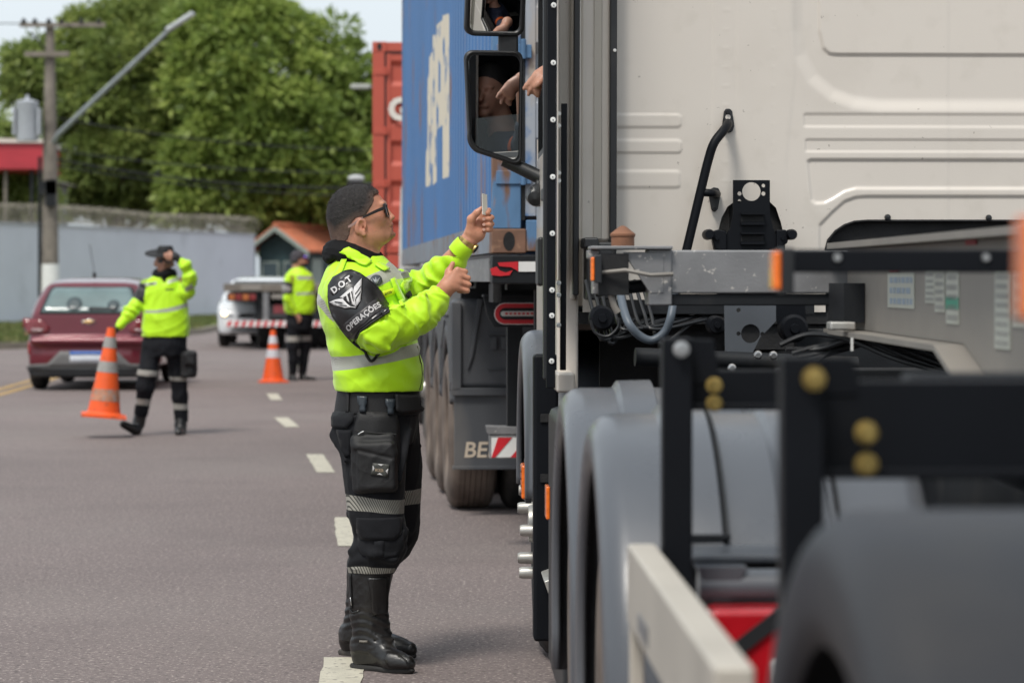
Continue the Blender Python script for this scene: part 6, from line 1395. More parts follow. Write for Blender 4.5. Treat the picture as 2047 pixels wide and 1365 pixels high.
# neck gaiter
v = Vol((-.32, -.14, 1.34), (.12, .14, 1.58), .0045)
for (cu, cv, rx, ry, tilt, rr, bump_) in ((713, 507, 46, .086, 17, .015, 0), (711, 515, 49, .092, 19, .017, 0), (708, 524, 53, .098, 18, .015, 0), (716, 500, 43, .080, 13, .010, 0)):
    pts = []
    for k in range(25):
        a = 2 * math.pi * k / 24; pts.append(Q1(cu + rx * math.cos(a), cv + tilt * math.cos(a) - 3 * math.sin(a * 2), ry * math.sin(a)))
    v.chain(pts, [rr] * 25, .016)
v.ell(Q1(664, 504), (.022, .065, .030), .03); v.ell(Q1(660, 517), (.022, .085, .024), .02)
cloth_obj(v, 'neck_gaiter', mat_knit, off1, lambda V: wrinkle(V, 8, (30, 30, 75), 5) * .004, {})
# jacket
v = Vol((-.33, -.35, 1.0), (.49, .36, 1.50), .0046)
rows = [(790, 672, 841, .185), (775, 668, 846, .196), (762, 665, 847, .200), (745, 665.5, 847, .203), (728, 664, 845, .203), (713, 660, 842, .203), (695, 656, 838, .203), (678, 652, 834, .203), (660, 647, 831, .205), (642, 641, 829, .208), (620, 636, 825, .212), (600, 633, 820, .215), (580, 636, 815, .215), (560, 642, 808, .205), (545, 648, 800, .185), (532, 656, 790, .145), (520, 668, 776, .11), (508, 678, 764, .085)]
v.loft([(Q1(0, py)[2], Q1(a, py)[0], Q1(b, py)[0], -h, h) for py, a, b, h in rows], .02, e=2.25)
RS = [Q1(697, 583, -.155), Q1(716, 622, -.205), Q1(755, 666, -.240), Q1(802, 650, -.212), Q1(842, 628, -.178), Q1(866, 606, -.158), Q1(880, 587, -.148)]
v.chain(RS, [.082, .080, .069, .066, .063, .048, .034], .03)
v.cone(Q1(862, 620, -.155), Q1(872, 608, -.15), .038, .036, .02); v.cone(Q1(884, 581, -.146), Q1(892, 572, -.144), .0315, .030, .002, 'sub')
LS_ = [Q1(752, 572, .155), Q1(795, 580, .22), Q1(834, 584, .245), Q1(872, 552, .21), Q1(905, 520, .175), Q1(928, 492, .153)]
v.chain(LS_, [.082, .072, .064, .058, .048, .038], .03); v.cone(Q1(931, 488, .151), Q1(940, 476, .15), .034, .032, .002, 'sub')
# folds raised / pressed into the cloth
for a, b, rr, md in (((778, 622, -.285), (770, 668, -.305), .010, 'add'), ((790, 618, -.275), (788, 655, -.285), .008, 'add'), ((846, 590, -.235), (850, 640, -.245), .012, 'add'), ((803, 612, -.27), (806, 640, -.28), .007, 'add'),
                     ((840, 586, .18), (856, 560, .15), .010, 'add'), ((870, 528, .16), (878, 566, .15), .008, 'add'), ((812, 545, .15), (822, 590, .16), .010, 'add'),
                     ((742, 690, -.29), (800, 700, -.26), .008, 'sub'), ((730, 672, -.30), (775, 700, -.285), .007, 'add')):
    v.cone(Q1(*a), Q1(*b), rr, rr * .4, .035, md)
def jdisp(V):
    ta, da = arm_t(V, RS); tb, db = arm_t(V, LS_); ina = da < .10; inb = db < .09
    d = wrinkle(V, 11, (17, 17, 12), 6) * .0045 + np.maximum(wrinkle(V, 12, (30, 30, 17), 5), 0) ** 2 * .011
    d += np.where(ina, .0065 * (1 - 2 * np.abs(np.sin(.5 * (ta * 105 + 2.6 * np.sin(V[:, 2] * 40 + V[:, 1] * 25)))) ** .8) * np.exp(-((ta - .22) / .11) ** 2) + .003 * np.sin(ta * 150 + 3 * np.sin(V[:, 2] * 60)) * sstep(.34, .44, ta), 0)
    d += np.where(inb & ~ina, .0065 * (1 - 2 * np.abs(np.sin(.5 * (tb * 105 + 2.4 * np.sin(V[:, 2] * 45)))) ** .8) * np.exp(-((tb - .2) / .12) ** 2) + .003 * np.sin(tb * 120), 0)
    d += np.where(~ina & ~inb, .003 * np.sin(V[:, 2] * 70 + 3.0 * np.sin(V[:, 0] * 18 + V[:, 1] * 11)) * sstep(1.30, 1.18, V[:, 2]) * sstep(1.0, 1.06, V[:, 2]), 0)
    d *= .85; hem = sstep(Q1(0, 784)[2], Q1(0, 779)[2], V[:, 2]); return d - .004 * (1 - hem) * (~ina)
bandA = bandfn([[(640, 712), (662, 714), (700, 712), (745, 706), (790, 697), (860, 680), (860, 707), (843, 710), (790, 722), (745, 730), (700, 738), (667, 742), (640, 742)], [(732, 553), (762, 539), (776, 520), (800, 522), (822, 545), (822, 553), (792, 558), (780, 562), (756, 574), (738, 585), (720, 570)], [(620, 586), (634, 588), (650, 604), (668, 616), (668, 644), (655, 634), (634, 612), (620, 606)]], D1 - .15, ROOT)
def jband(V):
    ta, da = arm_t(V, RS); tb, db = arm_t(V, LS_); b = bandA(V); b = np.maximum(b, np.where(V[:, 1] < -.05, .094 - da, -1)); b = np.maximum(b, np.where(tb > .08, .084 - db, -1))
    return np.minimum(b, np.where(da < .10, np.abs(ta - .135) - .028, .05))
def jseam(V):
    return np.minimum(np.abs(V[:, 2] - Q1(0, 664)[2] + .12 * (V[:, 0])) + .0006 + (V[:, 0] > -.12) * .1 - .0016, .05)
jacket1 = cloth_obj(v, 'jacket', mat_jacket, off1, jdisp, {'band': jband, 'black': lambda V: np.full(len(V), .1), 'seam': jseam}, relax=1)
bvj = bvh_of(jacket1)
def bvh_many(os_):
    V = []; F = []
    for o in os_:
        b = len(V); V += [v_.co.copy() for v_ in o.data.vertices]; F += [tuple(b + i for i in p.vertices) for p in o.data.polygons]
    return BVHTree.FromPolygons(V, F)
bvc2 = bvh_many([jacket1, bpy.data.objects['neck_gaiter'] if 'neck_gaiter' in bpy.data.objects else jacket1])
def jd(name, poly, mat, off=.004, thick=.004, step=.012, dy=-.2, parent=off1, v2f2=None):
    v2, f2 = v2f2 if v2f2 else tri_poly(px2(poly, dy), step); return drape(name, v2, f2, bvc2 if name == 'collar_flap' else bvb1 if name in ('lettering_panel', 'emblem', 'emblem_border', 'emblem_line') else bvj, lambda a, b: (a, -.8, b), (0, 1, 0), off, mat, parent, thick)
mat_vinyl = M('glossy_black_vinyl', (0.012, 0.012, 0.014), .28, var=.2, vscale=10, bump=.0015, bscale=22, spec=.6)
mat_refl = M('silver_reflective_print', (0.55, 0.54, 0.54), .45, var=.12, vscale=60)
ab_poly = [(688, 545), (700, 543), (716, 548), (742, 568), (756, 583), (766, 600), (773, 614), (779, 622), (770, 628), (745, 644), (724, 660), (712, 676), (706, 679), (695, 668), (682, 652), (668, 633), (660, 610), (658, 592), (658, 572), (666, 558)]
band1 = jd('armband', ab_poly, mat_vinyl, .006, .006, .008, -.26)
edge = px2(ab_poly, -.26)
bm = bmesh.new(); bm.from_mesh(band1.data)
inner = [v_ for v_ in bm.verts if not v_.is_boundary]
for _ in range(30): bmesh.ops.smooth_vert(bm, verts=inner, factor=.5, use_axis_x=False, use_axis_y=True, use_axis_z=False)
for v_ in bm.verts: v_.co.y -= .002
bm.to_mesh(band1.data); bm.free(); bvb1 = bvh_of(band1)
v2 = [Vector(p) for p in edge]; P3 = []
for i in range(len(v2)):
    for k in range(6):
        p = v2[i].lerp(v2[(i + 1) % len(v2)], k / 6); h_, n_, _, _ = bvj.ray_cast(Vector((p.x, -.8, p.y)), Vector((0, 1, 0)))
        if h_ is not None and h_.y < 0: P3.append(h_ + Vector((0, -.011, 0)))
mb = MB(); mb.tube(P3 + P3[:1], .0042, 8, cap=False); mb.build('piping', mat_nylon, band1)
# lettering: D.O.T / OPERACOES on an arc, and the winged emblem
def arm_text(txt, pa, pb, hgt_px, bow=0.0, bold=.022, name='lettering'):
    v, f = text_2d(txt, 1, bold, spacing=1.06); L = math.hypot(pb[0] - pa[0], pb[1] - pa[1]); v = fit(v, 0, L, 0, hgt_px); ux, uy = (pb[0] - pa[0]) / L, (pb[1] - pa[1]) / L
    out = []
    for p in v:
        t = p.x / L; b = bow * 4 * t * (1 - t); X_ = pa[0] + ux * p.x + uy * (p.y + b); Y_ = pa[1] + uy * p.x - ux * (p.y + b); q = Q1(X_, Y_, -.26); out.append(Vector((q[0], q[2])))
    bm = bmesh.new(); vs = [bm.verts.new((p.x, p.y, 0)) for p in out]
    for t in f:
        try: bm.faces.new([vs[i] for i in t])
        except ValueError: pass
    bmesh.ops.subdivide_edges(bm, edges=[e for e in bm.edges if e.calc_length() > .006], cuts=2, use_grid_fill=True); bmesh.ops.triangulate(bm, faces=bm.faces)
    bm.verts.index_update(); v2 = [Vector((q.co.x, q.co.y)) for q in bm.verts]; f2 = [tuple(x.index for x in p.verts) for p in bm.faces]; bm.free()
    return drape(name, v2, f2, bvb1, lambda a, b: (a, -.8, b), (0, 1, 0), .0090, mat_refl, band1, .0008, smooth=False)
def Z3(u, w_): return (640 + u / 6.2045, 520 + w_ / 6.2045)
arm_text('D.O.T', Z3(190, 428), Z3(400, 275), 14, 0, .035); arm_text('OPERAÇÕES', Z3(383, 888), Z3(762, 608), 17, 2.2, .03)
for pl in ([(112, 385), (335, 178), (400, 215), (170, 445)], [(300, 790), (690, 480), (790, 610), (400, 920)]): jd('lettering_panel', [Z3(*p) for p in pl], M('panel_vinyl', (.03, .028, .03), .4) if 'panel_vinyl' not in bpy.data.materials else bpy.data.materials['panel_vinyl'], .0065, .0008, .01, -.26, band1)
em = [[(130, 520), (215, 490), (300, 490), (350, 545), (395, 580), (450, 590), (455, 600), (395, 590), (330, 600), (270, 580), (200, 560)],
      [(500, 245), (420, 350), (415, 400), (420, 470), (450, 500), (460, 580), (500, 520), (505, 400)],
      [(260, 470), (300, 435), (400, 350), (412, 380), (460, 590), (330, 500)]]
emi = [[(305, 475), (335, 510), (360, 535), (340, 460)], [(350, 440), (375, 420), (410, 545), (385, 540)], [(390, 410), (405, 400), (430, 530), (420, 520)], [(200, 515), (290, 530), (310, 545), (220, 530)], [(250, 550), (340, 565), (360, 578), (270, 560)], [(440, 430), (498, 340), (500, 355), (440, 450)], [(448, 480), (500, 400), (500, 420), (452, 500)]]
emo = [[(120, 528), (215, 475), (255, 472), (300, 425), (402, 338), (412, 345), (505, 228), (518, 240), (520, 490), (465, 612), (390, 606), (330, 612), (200, 570)]]
for k, pl in enumerate(emo): jd('emblem_border', [Z3(*p) for p in pl], mat_nylon, .0068, .0006, .006, -.26, band1)
for pl in em: jd('emblem', [Z3(*p) for p in pl], mat_refl, .0090, .0006, .006, -.26, band1)
for pl in emi: jd('emblem_line', [Z3(*p) for p in pl], mat_nylon, .0112, .0004, .005, -.26, band1)
# cord dangling from the armband
def onj(px, py, dy=-.2, off=.008):
    q = Q1(px, py, dy); h_, n_, _, _ = bvj.ray_cast(Vector((q[0], -.8, q[2])), Vector((0, 1, 0))); return (h_ + Vector((0, -off, 0))) if h_ is not None else Vector(q)
mb = MB(); mb.tube(smooth_path([onj(*Z3(u, w_)) for u, w_ in ((255, 830), (330, 930), (400, 1010), (480, 1075), (555, 1130), (580, 1190), (625, 1245), (665, 1235), (700, 1190), (735, 1160))]), .0052, 8)
mb.build('cord', mat_nylon, band1)
# collar flap, epaulette, chest badge, name tag, pocket and placket
jd('collar_flap', [(679, 505), (688, 500), (697, 497), (712, 504), (728, 514), (743, 525), (739, 530), (734, 535), (727, 534), (718, 531), (704, 521), (691, 512)], mat_jacket, .008, .004, .008, -.12)
jd('collar_flap', [(757, 528), (766, 532), (778, 540), (768, 545), (756, 538), (748, 532)], mat_jacket, .007, .004, .008, -.1)
jd('epaulette', [(684, 516), (693, 517), (690, 530), (686, 545), (680, 560), (668, 560), (672, 545), (678, 530)], mat_jacket, .006, .004, .01, -.18)
jd('chest_badge', [(752 + 11.5 * math.cos(t), 562 + 10.5 * math.sin(t)) for t in np.linspace(0, 2 * math.pi, 20, endpoint=False)], M('dark_badge', (.05, .06, .07), .4), .005, .002, .01, -.15)
jd('badge_mark', [(744, 558), (749, 562), (751, 556), (753, 562), (760, 557), (755, 567), (752, 570), (748, 566)], M('badge_grey', (.28, .30, .31), .4), .009, .001, .01, -.15)
nt_ = jd('name_tag', [(763, 583), (788, 575), (790, 586), (769, 597)], M('name_tag_yellow', (.60, .72, .02), .5), .006, .002, .01, -.15)
def tag_text():
    v, f = text_2d('ARTIN', 1, .02); v = fit(v, 0, 15, 0, 6.2); out = []
    for p in v: q = Q1(766 + p.x * .94 + p.y * .25, 592.5 - p.x * .38 - p.y, -.15); out.append(Vector((q[0], q[2])))
    drape('lettering', out, f, bvj, lambda a, b: (a, -.8, b), (0, 1, 0), .010, mat_nylon, nt_, 0, smooth=False)
tag_text()
jd('placket', [(779, 560), (786, 557), (796, 580), (806, 600), (811, 612), (804, 612), (794, 598), (786, 580)], mat_jacket, .006, .006, .01, -.1)
jd('pocket_flap', [(803, 562), (818, 557), (812, 578), (805, 588), (798, 572)], mat_jacket, .008, .005, .01, -.05)
jd('mic_clip', [(808, 590), (813, 582), (816, 592), (812, 598)], mat_nylon, .008, .006, .01, -.05)
zp = [onj(u, w_, -.05, .002) for u, w_ in ((834, 692), (838, 710), (842, 728), (844, 745), (843, 762), (839, 778))]
mb = MB(); mb.tube(zp, .0028, 8); mb.build('zip', M('dark_zip', (.12, .16, .03), .5), off1)
# sleeve cuffs
for (c0, c1, ra_, rb_) in ((Q1(870, 600, -.153), Q1(882, 585, -.147), .0375, .0360), (Q1(915, 507, .162), Q1(931, 488, .151), .0415, .0400)):
    a, b = Vector(c0), Vector(c1); ax = (b - a).normalized(); mb = MB(); L = (b - a).length
    mb.lathe([(ra_ - .004, -.002), (ra_, 0), (ra_ + .001, L * .5), (rb_, L), (rb_ - .002, L + .004), (rb_ - .004, L), (rb_ - .006, L * .6)], a, ax, 32); o = mb.build('cuff', mat_jacket, off1)
    for k in ('band', 'black', 'seam'): attr(o, k, np.full(len(o.data.vertices), .1))
for o in off1.children:
    if o.name.startswith(('collar_flap', 'epaulette', 'placket', 'pocket_flap')):
        for k in ('band', 'black', 'seam'): attr(o, k, np.full(len(o.data.vertices), .1))
# watch
a, b = Vector(Q1(927, 496, .152)), Vector(Q1(938, 480, .15)); ax = (b - a).normalized(); c = a.lerp(b, .62)
mat_gold = M('gold_watch', (.62, .45, .17), .3, metal=.9, var=.2, vscale=120); wt = empty('watch', (0, 0, 0)); wt.parent = off1
u = ax.orthogonal().normalized(); w3 = ax.cross(u)
for k in range(30):
    a_ = 2 * math.pi * k / 30; n_ = u * math.cos(a_) + w3 * math.sin(a_); p = c + n_ * .0345; tg = ax.cross(n_); Mx = Matrix((tg, ax, n_)).transposed().to_4x4(); Mx.translation = p
    mb = MB() if k == 0 else mb
    for (x0, x1) in ((-.010, -.004), (-.003, .003), (.004, .010)): mb.box(-.0032, .0032, x0, x1, -.0015, .0018, T=Mx)
mb.build('bracelet', mat_gold, wt, bevel=.0005)
n_ = Vector((.72, -.25, -.6)); n_ = (n_ - ax * n_.dot(ax)).normalized(); mb = MB(); mb.lathe([(0, -.004), (.016, -.004), (.0185, 0), (.0185, .004), (.016, .006)], c + n_ * .036, n_, 28); cs = mb.build('case', mat_gold, wt); mb = MB(); mb.lathe([(0, .0055), (.0155, .0055)], c + n_ * .036, n_, 28); mb.build('dial', mat_deep, cs)
# the card he holds: an object of its own
cp = Q1(969, 409, .126); card = empty('card', (ROOT[0] + cp[0], ROOT[1] + cp[1], cp[2]), 0, 'small white card held up between thumb and finger towards the driver', 'card')
card.rotation_euler = (R(-3), R(4), R(68))
mb = MB(); mb.box(-.024, .024, -.0008, .0008, -.039, .039); mb.build('plastic', M('card_white', (.85, .86, .82), .35), card, bevel=.0006)
# sunglasses
mat_sg = M('dark_glasses_frame', (.010, .006, .006), .3, spec=.4); mat_sl = M('smoked_lens', (.022, .010, .007), .12, spec=.4, coat=.1)
gl = empty('sunglasses', (0, 0, 0)); gl.parent = off1
for s_ in (-1, 1):
    mb = MB(); A = px2([(771, 411), (752, 419), (738, 426), (725, 433), (725, 437), (740, 431), (755, 424.5), (771, 418.5)], s_ * .08); A = A[::-1] if s_ > 0 else A; mb.prism(A, 'y', s_ * .0845 - .002, s_ * .0845 + .002); mb.build('temple', mat_sg, gl, bevel=.001)
    mb = MB(); A = px2([(726, 433.5), (716, 439), (706, 446), (696, 452), (696, 456), (701, 455), (710, 449), (718, 442), (726, 437)], s_ * .082); mb.prism(A, 'y', s_ * .0865 - .0018, s_ * .0865 + .0018); mb.build('temple_tip', M('pinkish_temple_tip', (.30, .19, .17), .4), gl, bevel=.001)
    V = []; F = []
    for j in range(7):
        for i in range(9):
            yy = s_ * (.012 + .066 * i / 8); t = j / 6; wrap = (abs(yy) / .078) ** 2.5 * 4; edge_ = (abs(i - 4) / 4) ** 4 * .08
            V.append(Q1(771.0 - wrap + 6.2 * t, 408.5 + 24 * (t * (1 - edge_) + edge_ * .5) , yy))
    for j in range(6):
        for i in range(8): F.append((j * 9 + i, j * 9 + i + 1, (j + 1) * 9 + i + 1, (j + 1) * 9 + i))
    mesh_obj('lens', V, F, mat_sl, gl, angle=180)
    rim = [V[i] for i in range(9)] + [V[j * 9 + 8] for j in range(1, 7)] + [V[54 + i] for i in range(7, -1, -1)] + [V[j * 9] for j in range(5, 0, -1)]
    mb = MB(); mb.tube(rim + rim[:1], .0034, 8, cap=False); mb.build('rim', mat_sg, gl)
    mb = MB(); mb.tube([V[8], Q1(768, 413, s_ * .0845)], .0045, 8); mb.build('hinge', mat_sg, gl)
mb = MB(); mb.tube([Q1(772.5, 411.5, -.013), Q1(773.5, 410.5, 0), Q1(772.5, 411.5, .013)], .003, 8); mb.build('bridge', mat_sg, gl)
# trousers
v = Vol((-.30, -.28, .33), (.36, .38, 1.05), .0046)
def rows2(R_, hy, e=2.2, k=.03):
    v.loft([(Q1(0, py, dy)[2], Q1(a, py, dy)[0], Q1(b, py, dy)[0], dy - h, dy + h) for py, a, b, dy, h in R_], k, e=e)
rows2([(790, 677, 836, 0, .165), (810, 674, 836, 0, .17), (830, 668, 836, 0, .178), (857, 666, 832, 0, .175), (885, 680, 826, 0, .15)], 0)
rows2([(830, 664, 800, -.09, .09), (857, 663, 808, -.09, .098), (885, 671, 810, -.092, .10), (915, 681, 812, -.095, .10), (950, 684, 812, -.10, .10), (990, 690, 811, -.105, .097), (1026, 694, 809, -.108, .093), (1050, 700, 813, -.11, .092), (1070, 705, 815, -.11, .092), (1097, 700, 813, -.108, .09), (1119, 692, 806, -.105, .085), (1133, 693, 795, -.105, .076), (1146, 697, 788, -.105, .066)], 0, k=.02)
rows2([(830, 700, 836, .09, .09), (870, 695, 840, .095, .098), (915, 700, 843, .11, .10), (950, 704, 844, .12, .10), (990, 707, 844, .135, .097), (1026, 708, 842, .15, .093), (1060, 708, 840, .165, .092), (1088, 706, 832, .18, .09), (1112, 702, 815, .20, .085), (1132, 698, 795, .22, .076), (1142, 698, 788, .225, .066)], 0, k=.02)
for a, b, rr, md in (((690, 905, -.18), (730, 960, -.19), .008, 'sub'), ((700, 1102, -.14), (745, 1122, -.17), .006, 'add'), ((810, 1060, -.15), (785, 1118, -.17), .010, 'add'), ((820, 860, -.12), (800, 960, -.18), .009, 'add'), ((664, 870, -.12), (690, 920, -.17), .008, 'add'), ((740, 1110, -.20), (790, 1120, -.18), .009, 'add'), ((708, 1068, -.17), (730, 1095, -.2), .010, 'sub')): v.cone(Q1(*a), Q1(*b), rr, rr * .4, .03, md)
tb_ = bandfn([[(680, 986), (691, 988), (720, 990), (760, 996), (806, 999), (820, 999), (820, 1028), (806, 1027), (770, 1024), (740, 1020), (700, 1019), (680, 1018)]], D1 - .15, ROOT); tb2 = bandfn([[(800, 978), (860, 972), (860, 1002), (800, 1007)]], D1 + .15, ROOT); tb3 = bandfn([[(690, 1135), (705, 1132), (730, 1131), (790, 1136), (790, 1145), (690, 1147)]], D1 - .15, ROOT)
trs = cloth_obj(v, 'trousers', mat_trouser, off1, lambda V: wrinkle(V, 21, (15, 15, 11), 6) * .0055 + np.maximum(wrinkle(V, 22, (26, 26, 16), 5), 0) ** 2 * .010 + .002 * np.sin(V[:, 2] * 120 + 3 * np.sin(V[:, 0] * 30)) * sstep(.58, .42, V[:, 2]) * sstep(.34, .40, V[:, 2]),
                {'band': lambda V: np.where(V[:, 1] < .02, np.minimum(tb_(V), tb3(V)), tb2(V))})
bvt = bvh_of(trs)
def td(name, poly, mat, off=.004, thick=.004, step=.012, dy=-.2, parent=off1): v2, f2 = tri_poly(px2(poly, dy), step); o = drape(name, v2, f2, bvt, lambda a, b: (a, -.8, b), (0, 1, 0), off, mat, parent, thick); attr(o, 'band', np.full(len(o.data.vertices), .1)); return o
pk_ = td('cargo_pocket', [(716, 1062), (806, 1060), (806, 1096), (796, 1112), (760, 1116), (724, 1110), (716, 1094)], mat_trouser, .002, .004, .014); td('pocket_flap', [(715, 1035), (799, 1035), (799, 1066), (786, 1079), (725, 1077), (715, 1062)], mat_trouser, .006, .005, .014); td('pocket_pleat', [(749, 1080), (768, 1080), (766, 1112), (746, 1112)], mat_trouser, .006, .003, .014, parent=pk_)
td('hip_pocket_flap', [(662, 829), (680, 827), (708, 829), (706, 842), (693, 857), (664, 855)], mat_trouser, .005, .005, .012); td('hip_pocket', [(672, 860), (702, 860), (700, 912), (688, 914), (680, 896)], mat_trouser, .002, .004, .014)
# boots
for nm, dyh, dyt, hx, tx, gy, srow in (('near', -.07, -.185, 716, 812, 1, [(1135, 697, 786, -.105, .058), (1150, 696, 784, -.105, .057), (1186, 697, 777, -.103, .055), (1215, 697, 777, -.10, .054), (1240, 700, 779, -.098, .053), (1262, 704, 782, -.095, .052), (1282, 706, 788, -.095, .05), (1300, 706, 792, -.10, .045)]),
                                  ('far', .30, .19, 692, 816, 1, [(1122, 694, 788, .235, .056), (1150, 693, 786, .24, .056), (1186, 692, 778, .245, .055), (1215, 690, 772, .25, .054), (1240, 687, 768, .255, .052), (1262, 682, 768, .26, .052), (1280, 680, 770, .262, .05)])):
    v = Vol((-.26, -.26, -.004), (.25, .38, .46), .004)
    v.loft([(Q1(0, py, dy)[2], Q1(a, py, dy)[0], Q1(b, py, dy)[0], dy - h, dy + h) for py, a, b, dy, h in srow], .02, e=2.1)
    xh, xt = Q1(hx, 0, dyh)[0], Q1(tx, 0, dyt)[0]
    v.cone((xh + .010, dyh, .085), (xh + .016, dyh, .045), .038, .036, .03); v.cone((xh + .045, dyh - .015, .115), (xt - .055, dyt + .027, .050), .042, .031, .03); v.cone((xh + .02, dyh, .042), (xt - .03, dyt + .015, .040), .033, .034, .03); v.cone((xt - .05, dyt + .02, .040), (xt + .004, dyt - .002, .036), .037, .030, .02)
    for k in range(5):       # creases over the instep
        t = k / 5; p = Vector((xh + .075 + t * .05, dyh - .02 - t * .025, .165 - t * .085)); v.cone(p + Vector((-.03, -.045, -.02)), p + Vector((.012, .0, .012)), .0018, .0015, .010, 'sub'); v.cone(p + Vector((-.02, -.045, -.008)), p + Vector((.018, .0, .02)), .003, .0025, .010)
    v.fn(lambda X, Y, Z: .016 - Z + 0 * X + 0 * Y, .004, 'cut', lo=v.lo, hi=(v.lo[0] + v.n[0] * v.h, v.lo[1] + v.n[1] * v.h, .03))
    bt_ = cloth_obj(v, 'boot', mat_boot, off1, lambda V: (wrinkle(V, 31, (26, 26, 30), 6) * .002 + .0016 * np.sin(V[:, 2] * 210 + 4 * np.sin(V[:, 0] * 30)) * sstep(.26, .18, V[:, 2]) * sstep(.08, .13, V[:, 2])) * sstep(.03, .06, V[:, 2]), {})
    # welted sole, waisted, with heel
    ax = Vector((xt - xh, dyt - dyh, 0)); L = ax.length; ax.normalize(); sd_ = Vector((-ax.y, ax.x, 0)); o0 = Vector((xh, dyh, 0)); C = []
    for k in range(28):
        t = 2 * math.pi * k / 28; c_, s_ = math.cos(t), math.sin(t); wd2 = .037 if c_ > .1 else .032; C.append(o0 + ax * (L / 2 + c_ * (L / 2 + .033)) + sd_ * (wd2 * (abs(s_) ** .75) * (1 if s_ > 0 else -1) * (1 - .16 * math.exp(-((c_ + .25) / .25) ** 2))))
    mb = MB(); V = [];
    for (z, g_) in ((0, -.004), (.004, -.001), (.012, .001), (.019, -.003)):
        cen = sum(C, Vector()) / len(C)
        for q in C: V.append(q + (q - cen).normalized() * g_ + Vector((0, 0, z + (.004 if (q - o0).dot(ax) > L * .92 and z < .01 else 0))))
    F = [tuple(range(27, -1, -1)), tuple(84 + i for i in range(28))] + [(r_ * 28 + i, r_ * 28 + (i + 1) % 28, (r_ + 1) * 28 + (i + 1) % 28, (r_ + 1) * 28 + i) for r_ in range(3) for i in range(28)]
    mb.add(V, F); mb.build('sole', mat_sole, bt_)
    if nm == 'near':
        bvb = bvh_of(bt_)
        def bd(name, poly, mat, off=.003, thick=.002, dy=-.12): v2, f2 = tri_poly(px2(poly, dy), .01); drape(name, v2, f2, bvb, lambda a, b: (a, -.8, b), (0, 1, 0), off, mat, bt_, thick)
        bd('zip_panel', [(700, 1146), (703, 1146), (706, 1215), (703, 1215)], mat_nylon); bd('zip_puller', [(702.5, 1192), (704, 1192), (706, 1208), (704.5, 1208)], mat_steel, .006, .001); bd('shin_panel', [(736, 1152), (776, 1152), (772, 1225), (745, 1228), (742, 1190)], mat_boot, .003, .004); bd('ankle_seam', [(699, 1214), (706, 1222), (720, 1216), (720, 1219), (706, 1226), (699, 1218)], mat_boot, .002, .002)
        bd('toe_cap', [(775, 1300), (795, 1303), (815, 1316), (820, 1330), (780, 1328), (770, 1316)], mat_boot, .003, .003, -.16); bd('side_tab', [(720, 1277), (736, 1277), (736, 1281), (720, 1281)], mat_web, .004, .001)
# belt, buckles, drop bag
v = Vol((-.30, -.24, .90), (.28, .24, 1.04), .0045)
v.loft([(Q1(0, py)[2], Q1(a, py)[0], Q1(b, py)[0], -h, h) for py, a, b, h in ((826, 669, 840, .176), (822, 668, 841, .179), (784, 674, 838, .176), (778, 675, 837, .174))], .0, e=2.25)
belt = cloth_obj(v, 'belt', mat_nylon, off1, None, {}); bvl = bvh_of(belt)
def bl(name, poly, mat, off=.003, thick=.006, parent=belt): v2, f2 = tri_poly(px2(poly, -.2), .01); return drape(name, v2, f2, bvl, lambda a, b: (a, -.8, b), (0, 1, 0), off, mat, parent, thick)
bl('belt_loop', [(692, 784), (698, 785), (697, 828), (691, 826)], mat_nylon, .003, .004); bl('buckle', [(716, 792), (734, 793), (734, 806), (731, 812), (732, 824), (720, 824), (721, 812), (717, 806)], mat_buckle, .006, .010); bl('buckle', [(769, 797), (787, 798), (786, 810), (783, 816), (784, 828), (773, 827), (773, 815), (769, 808)], mat_buckle, .006, .010)
bl('belt_pouch', [(786, 789), (835, 794), (840, 800), (838, 812), (833, 826), (800, 826), (788, 822)], mat_nylon, .006, .014)
mb = MB(); mb.tube([Q1(828, 796, -.1), Q1(836, 795, -.08), Q1(841, 800, -.06)], .003, 8); mb.build('belt_clip', mat_steel, belt)
bag = empty('thigh_bag', (0, 0, 0)); bag.parent = off1
v2, f2 = tri_poly(px2([(716, 824), (790, 826), (794, 850), (796, 905), (794, 950), (788, 985), (712, 982), (700, 950), (704, 900), (708, 858)], -.2), .014); drape('back_panel', v2, f2, bvt, lambda a, b: (a, -.8, b), (0, 1, 0), .003, mat_nylon, bag, .008)
v = Vol((-.22, -.36, .58), (.12, -.10, .98), .004)
def rbox(vv, c, h, rr, k=.01, rot=0.0):
    c = np.array(c); h = np.array(h) - rr; cr, sr = math.cos(rot), math.sin(rot)
    def fn(X, Y, Z):
        x, z = X - c[0], Z - c[2]; x, z = x * cr + z * sr, -x * sr + z * cr
        qx, qy, qz = np.abs(x) - h[0], np.abs(Y - c[1]) - h[1], np.abs(z) - h[2]
        return np.sqrt(np.maximum(qx, 0) ** 2 + np.maximum(qy, 0) ** 2 + np.maximum(qz, 0) ** 2) + np.minimum(np.maximum(qx, np.maximum(qy, qz)), 0) - rr
    m = np.linalg.norm(h + rr); vv.apply(fn, c - m, c + m, k)
rbox(v, Q1(748, 925, -.200), (.083, .026, .108), .022, rot=.05); rbox(v, Q1(752, 932, -.220), (.072, .026, .090), .020, rot=.05); v.cone(Q1(712, 890, -.222), Q1(786, 905, -.222), .012, .012, .02); v.cone(Q1(716, 900, -.246), Q1(784, 916, -.246), .004, k=.006, mode='sub'); v.cone(Q1(712, 900, -.235), Q1(708, 960, -.24), .004, k=.006, mode='sub')
bgb = cloth_obj(v, 'bag_pocket', mat_nylon, bag, lambda V: wrinkle(V, 41, (25, 25, 25), 5) * .0025, {}); bvg = bvh_of(bgb)
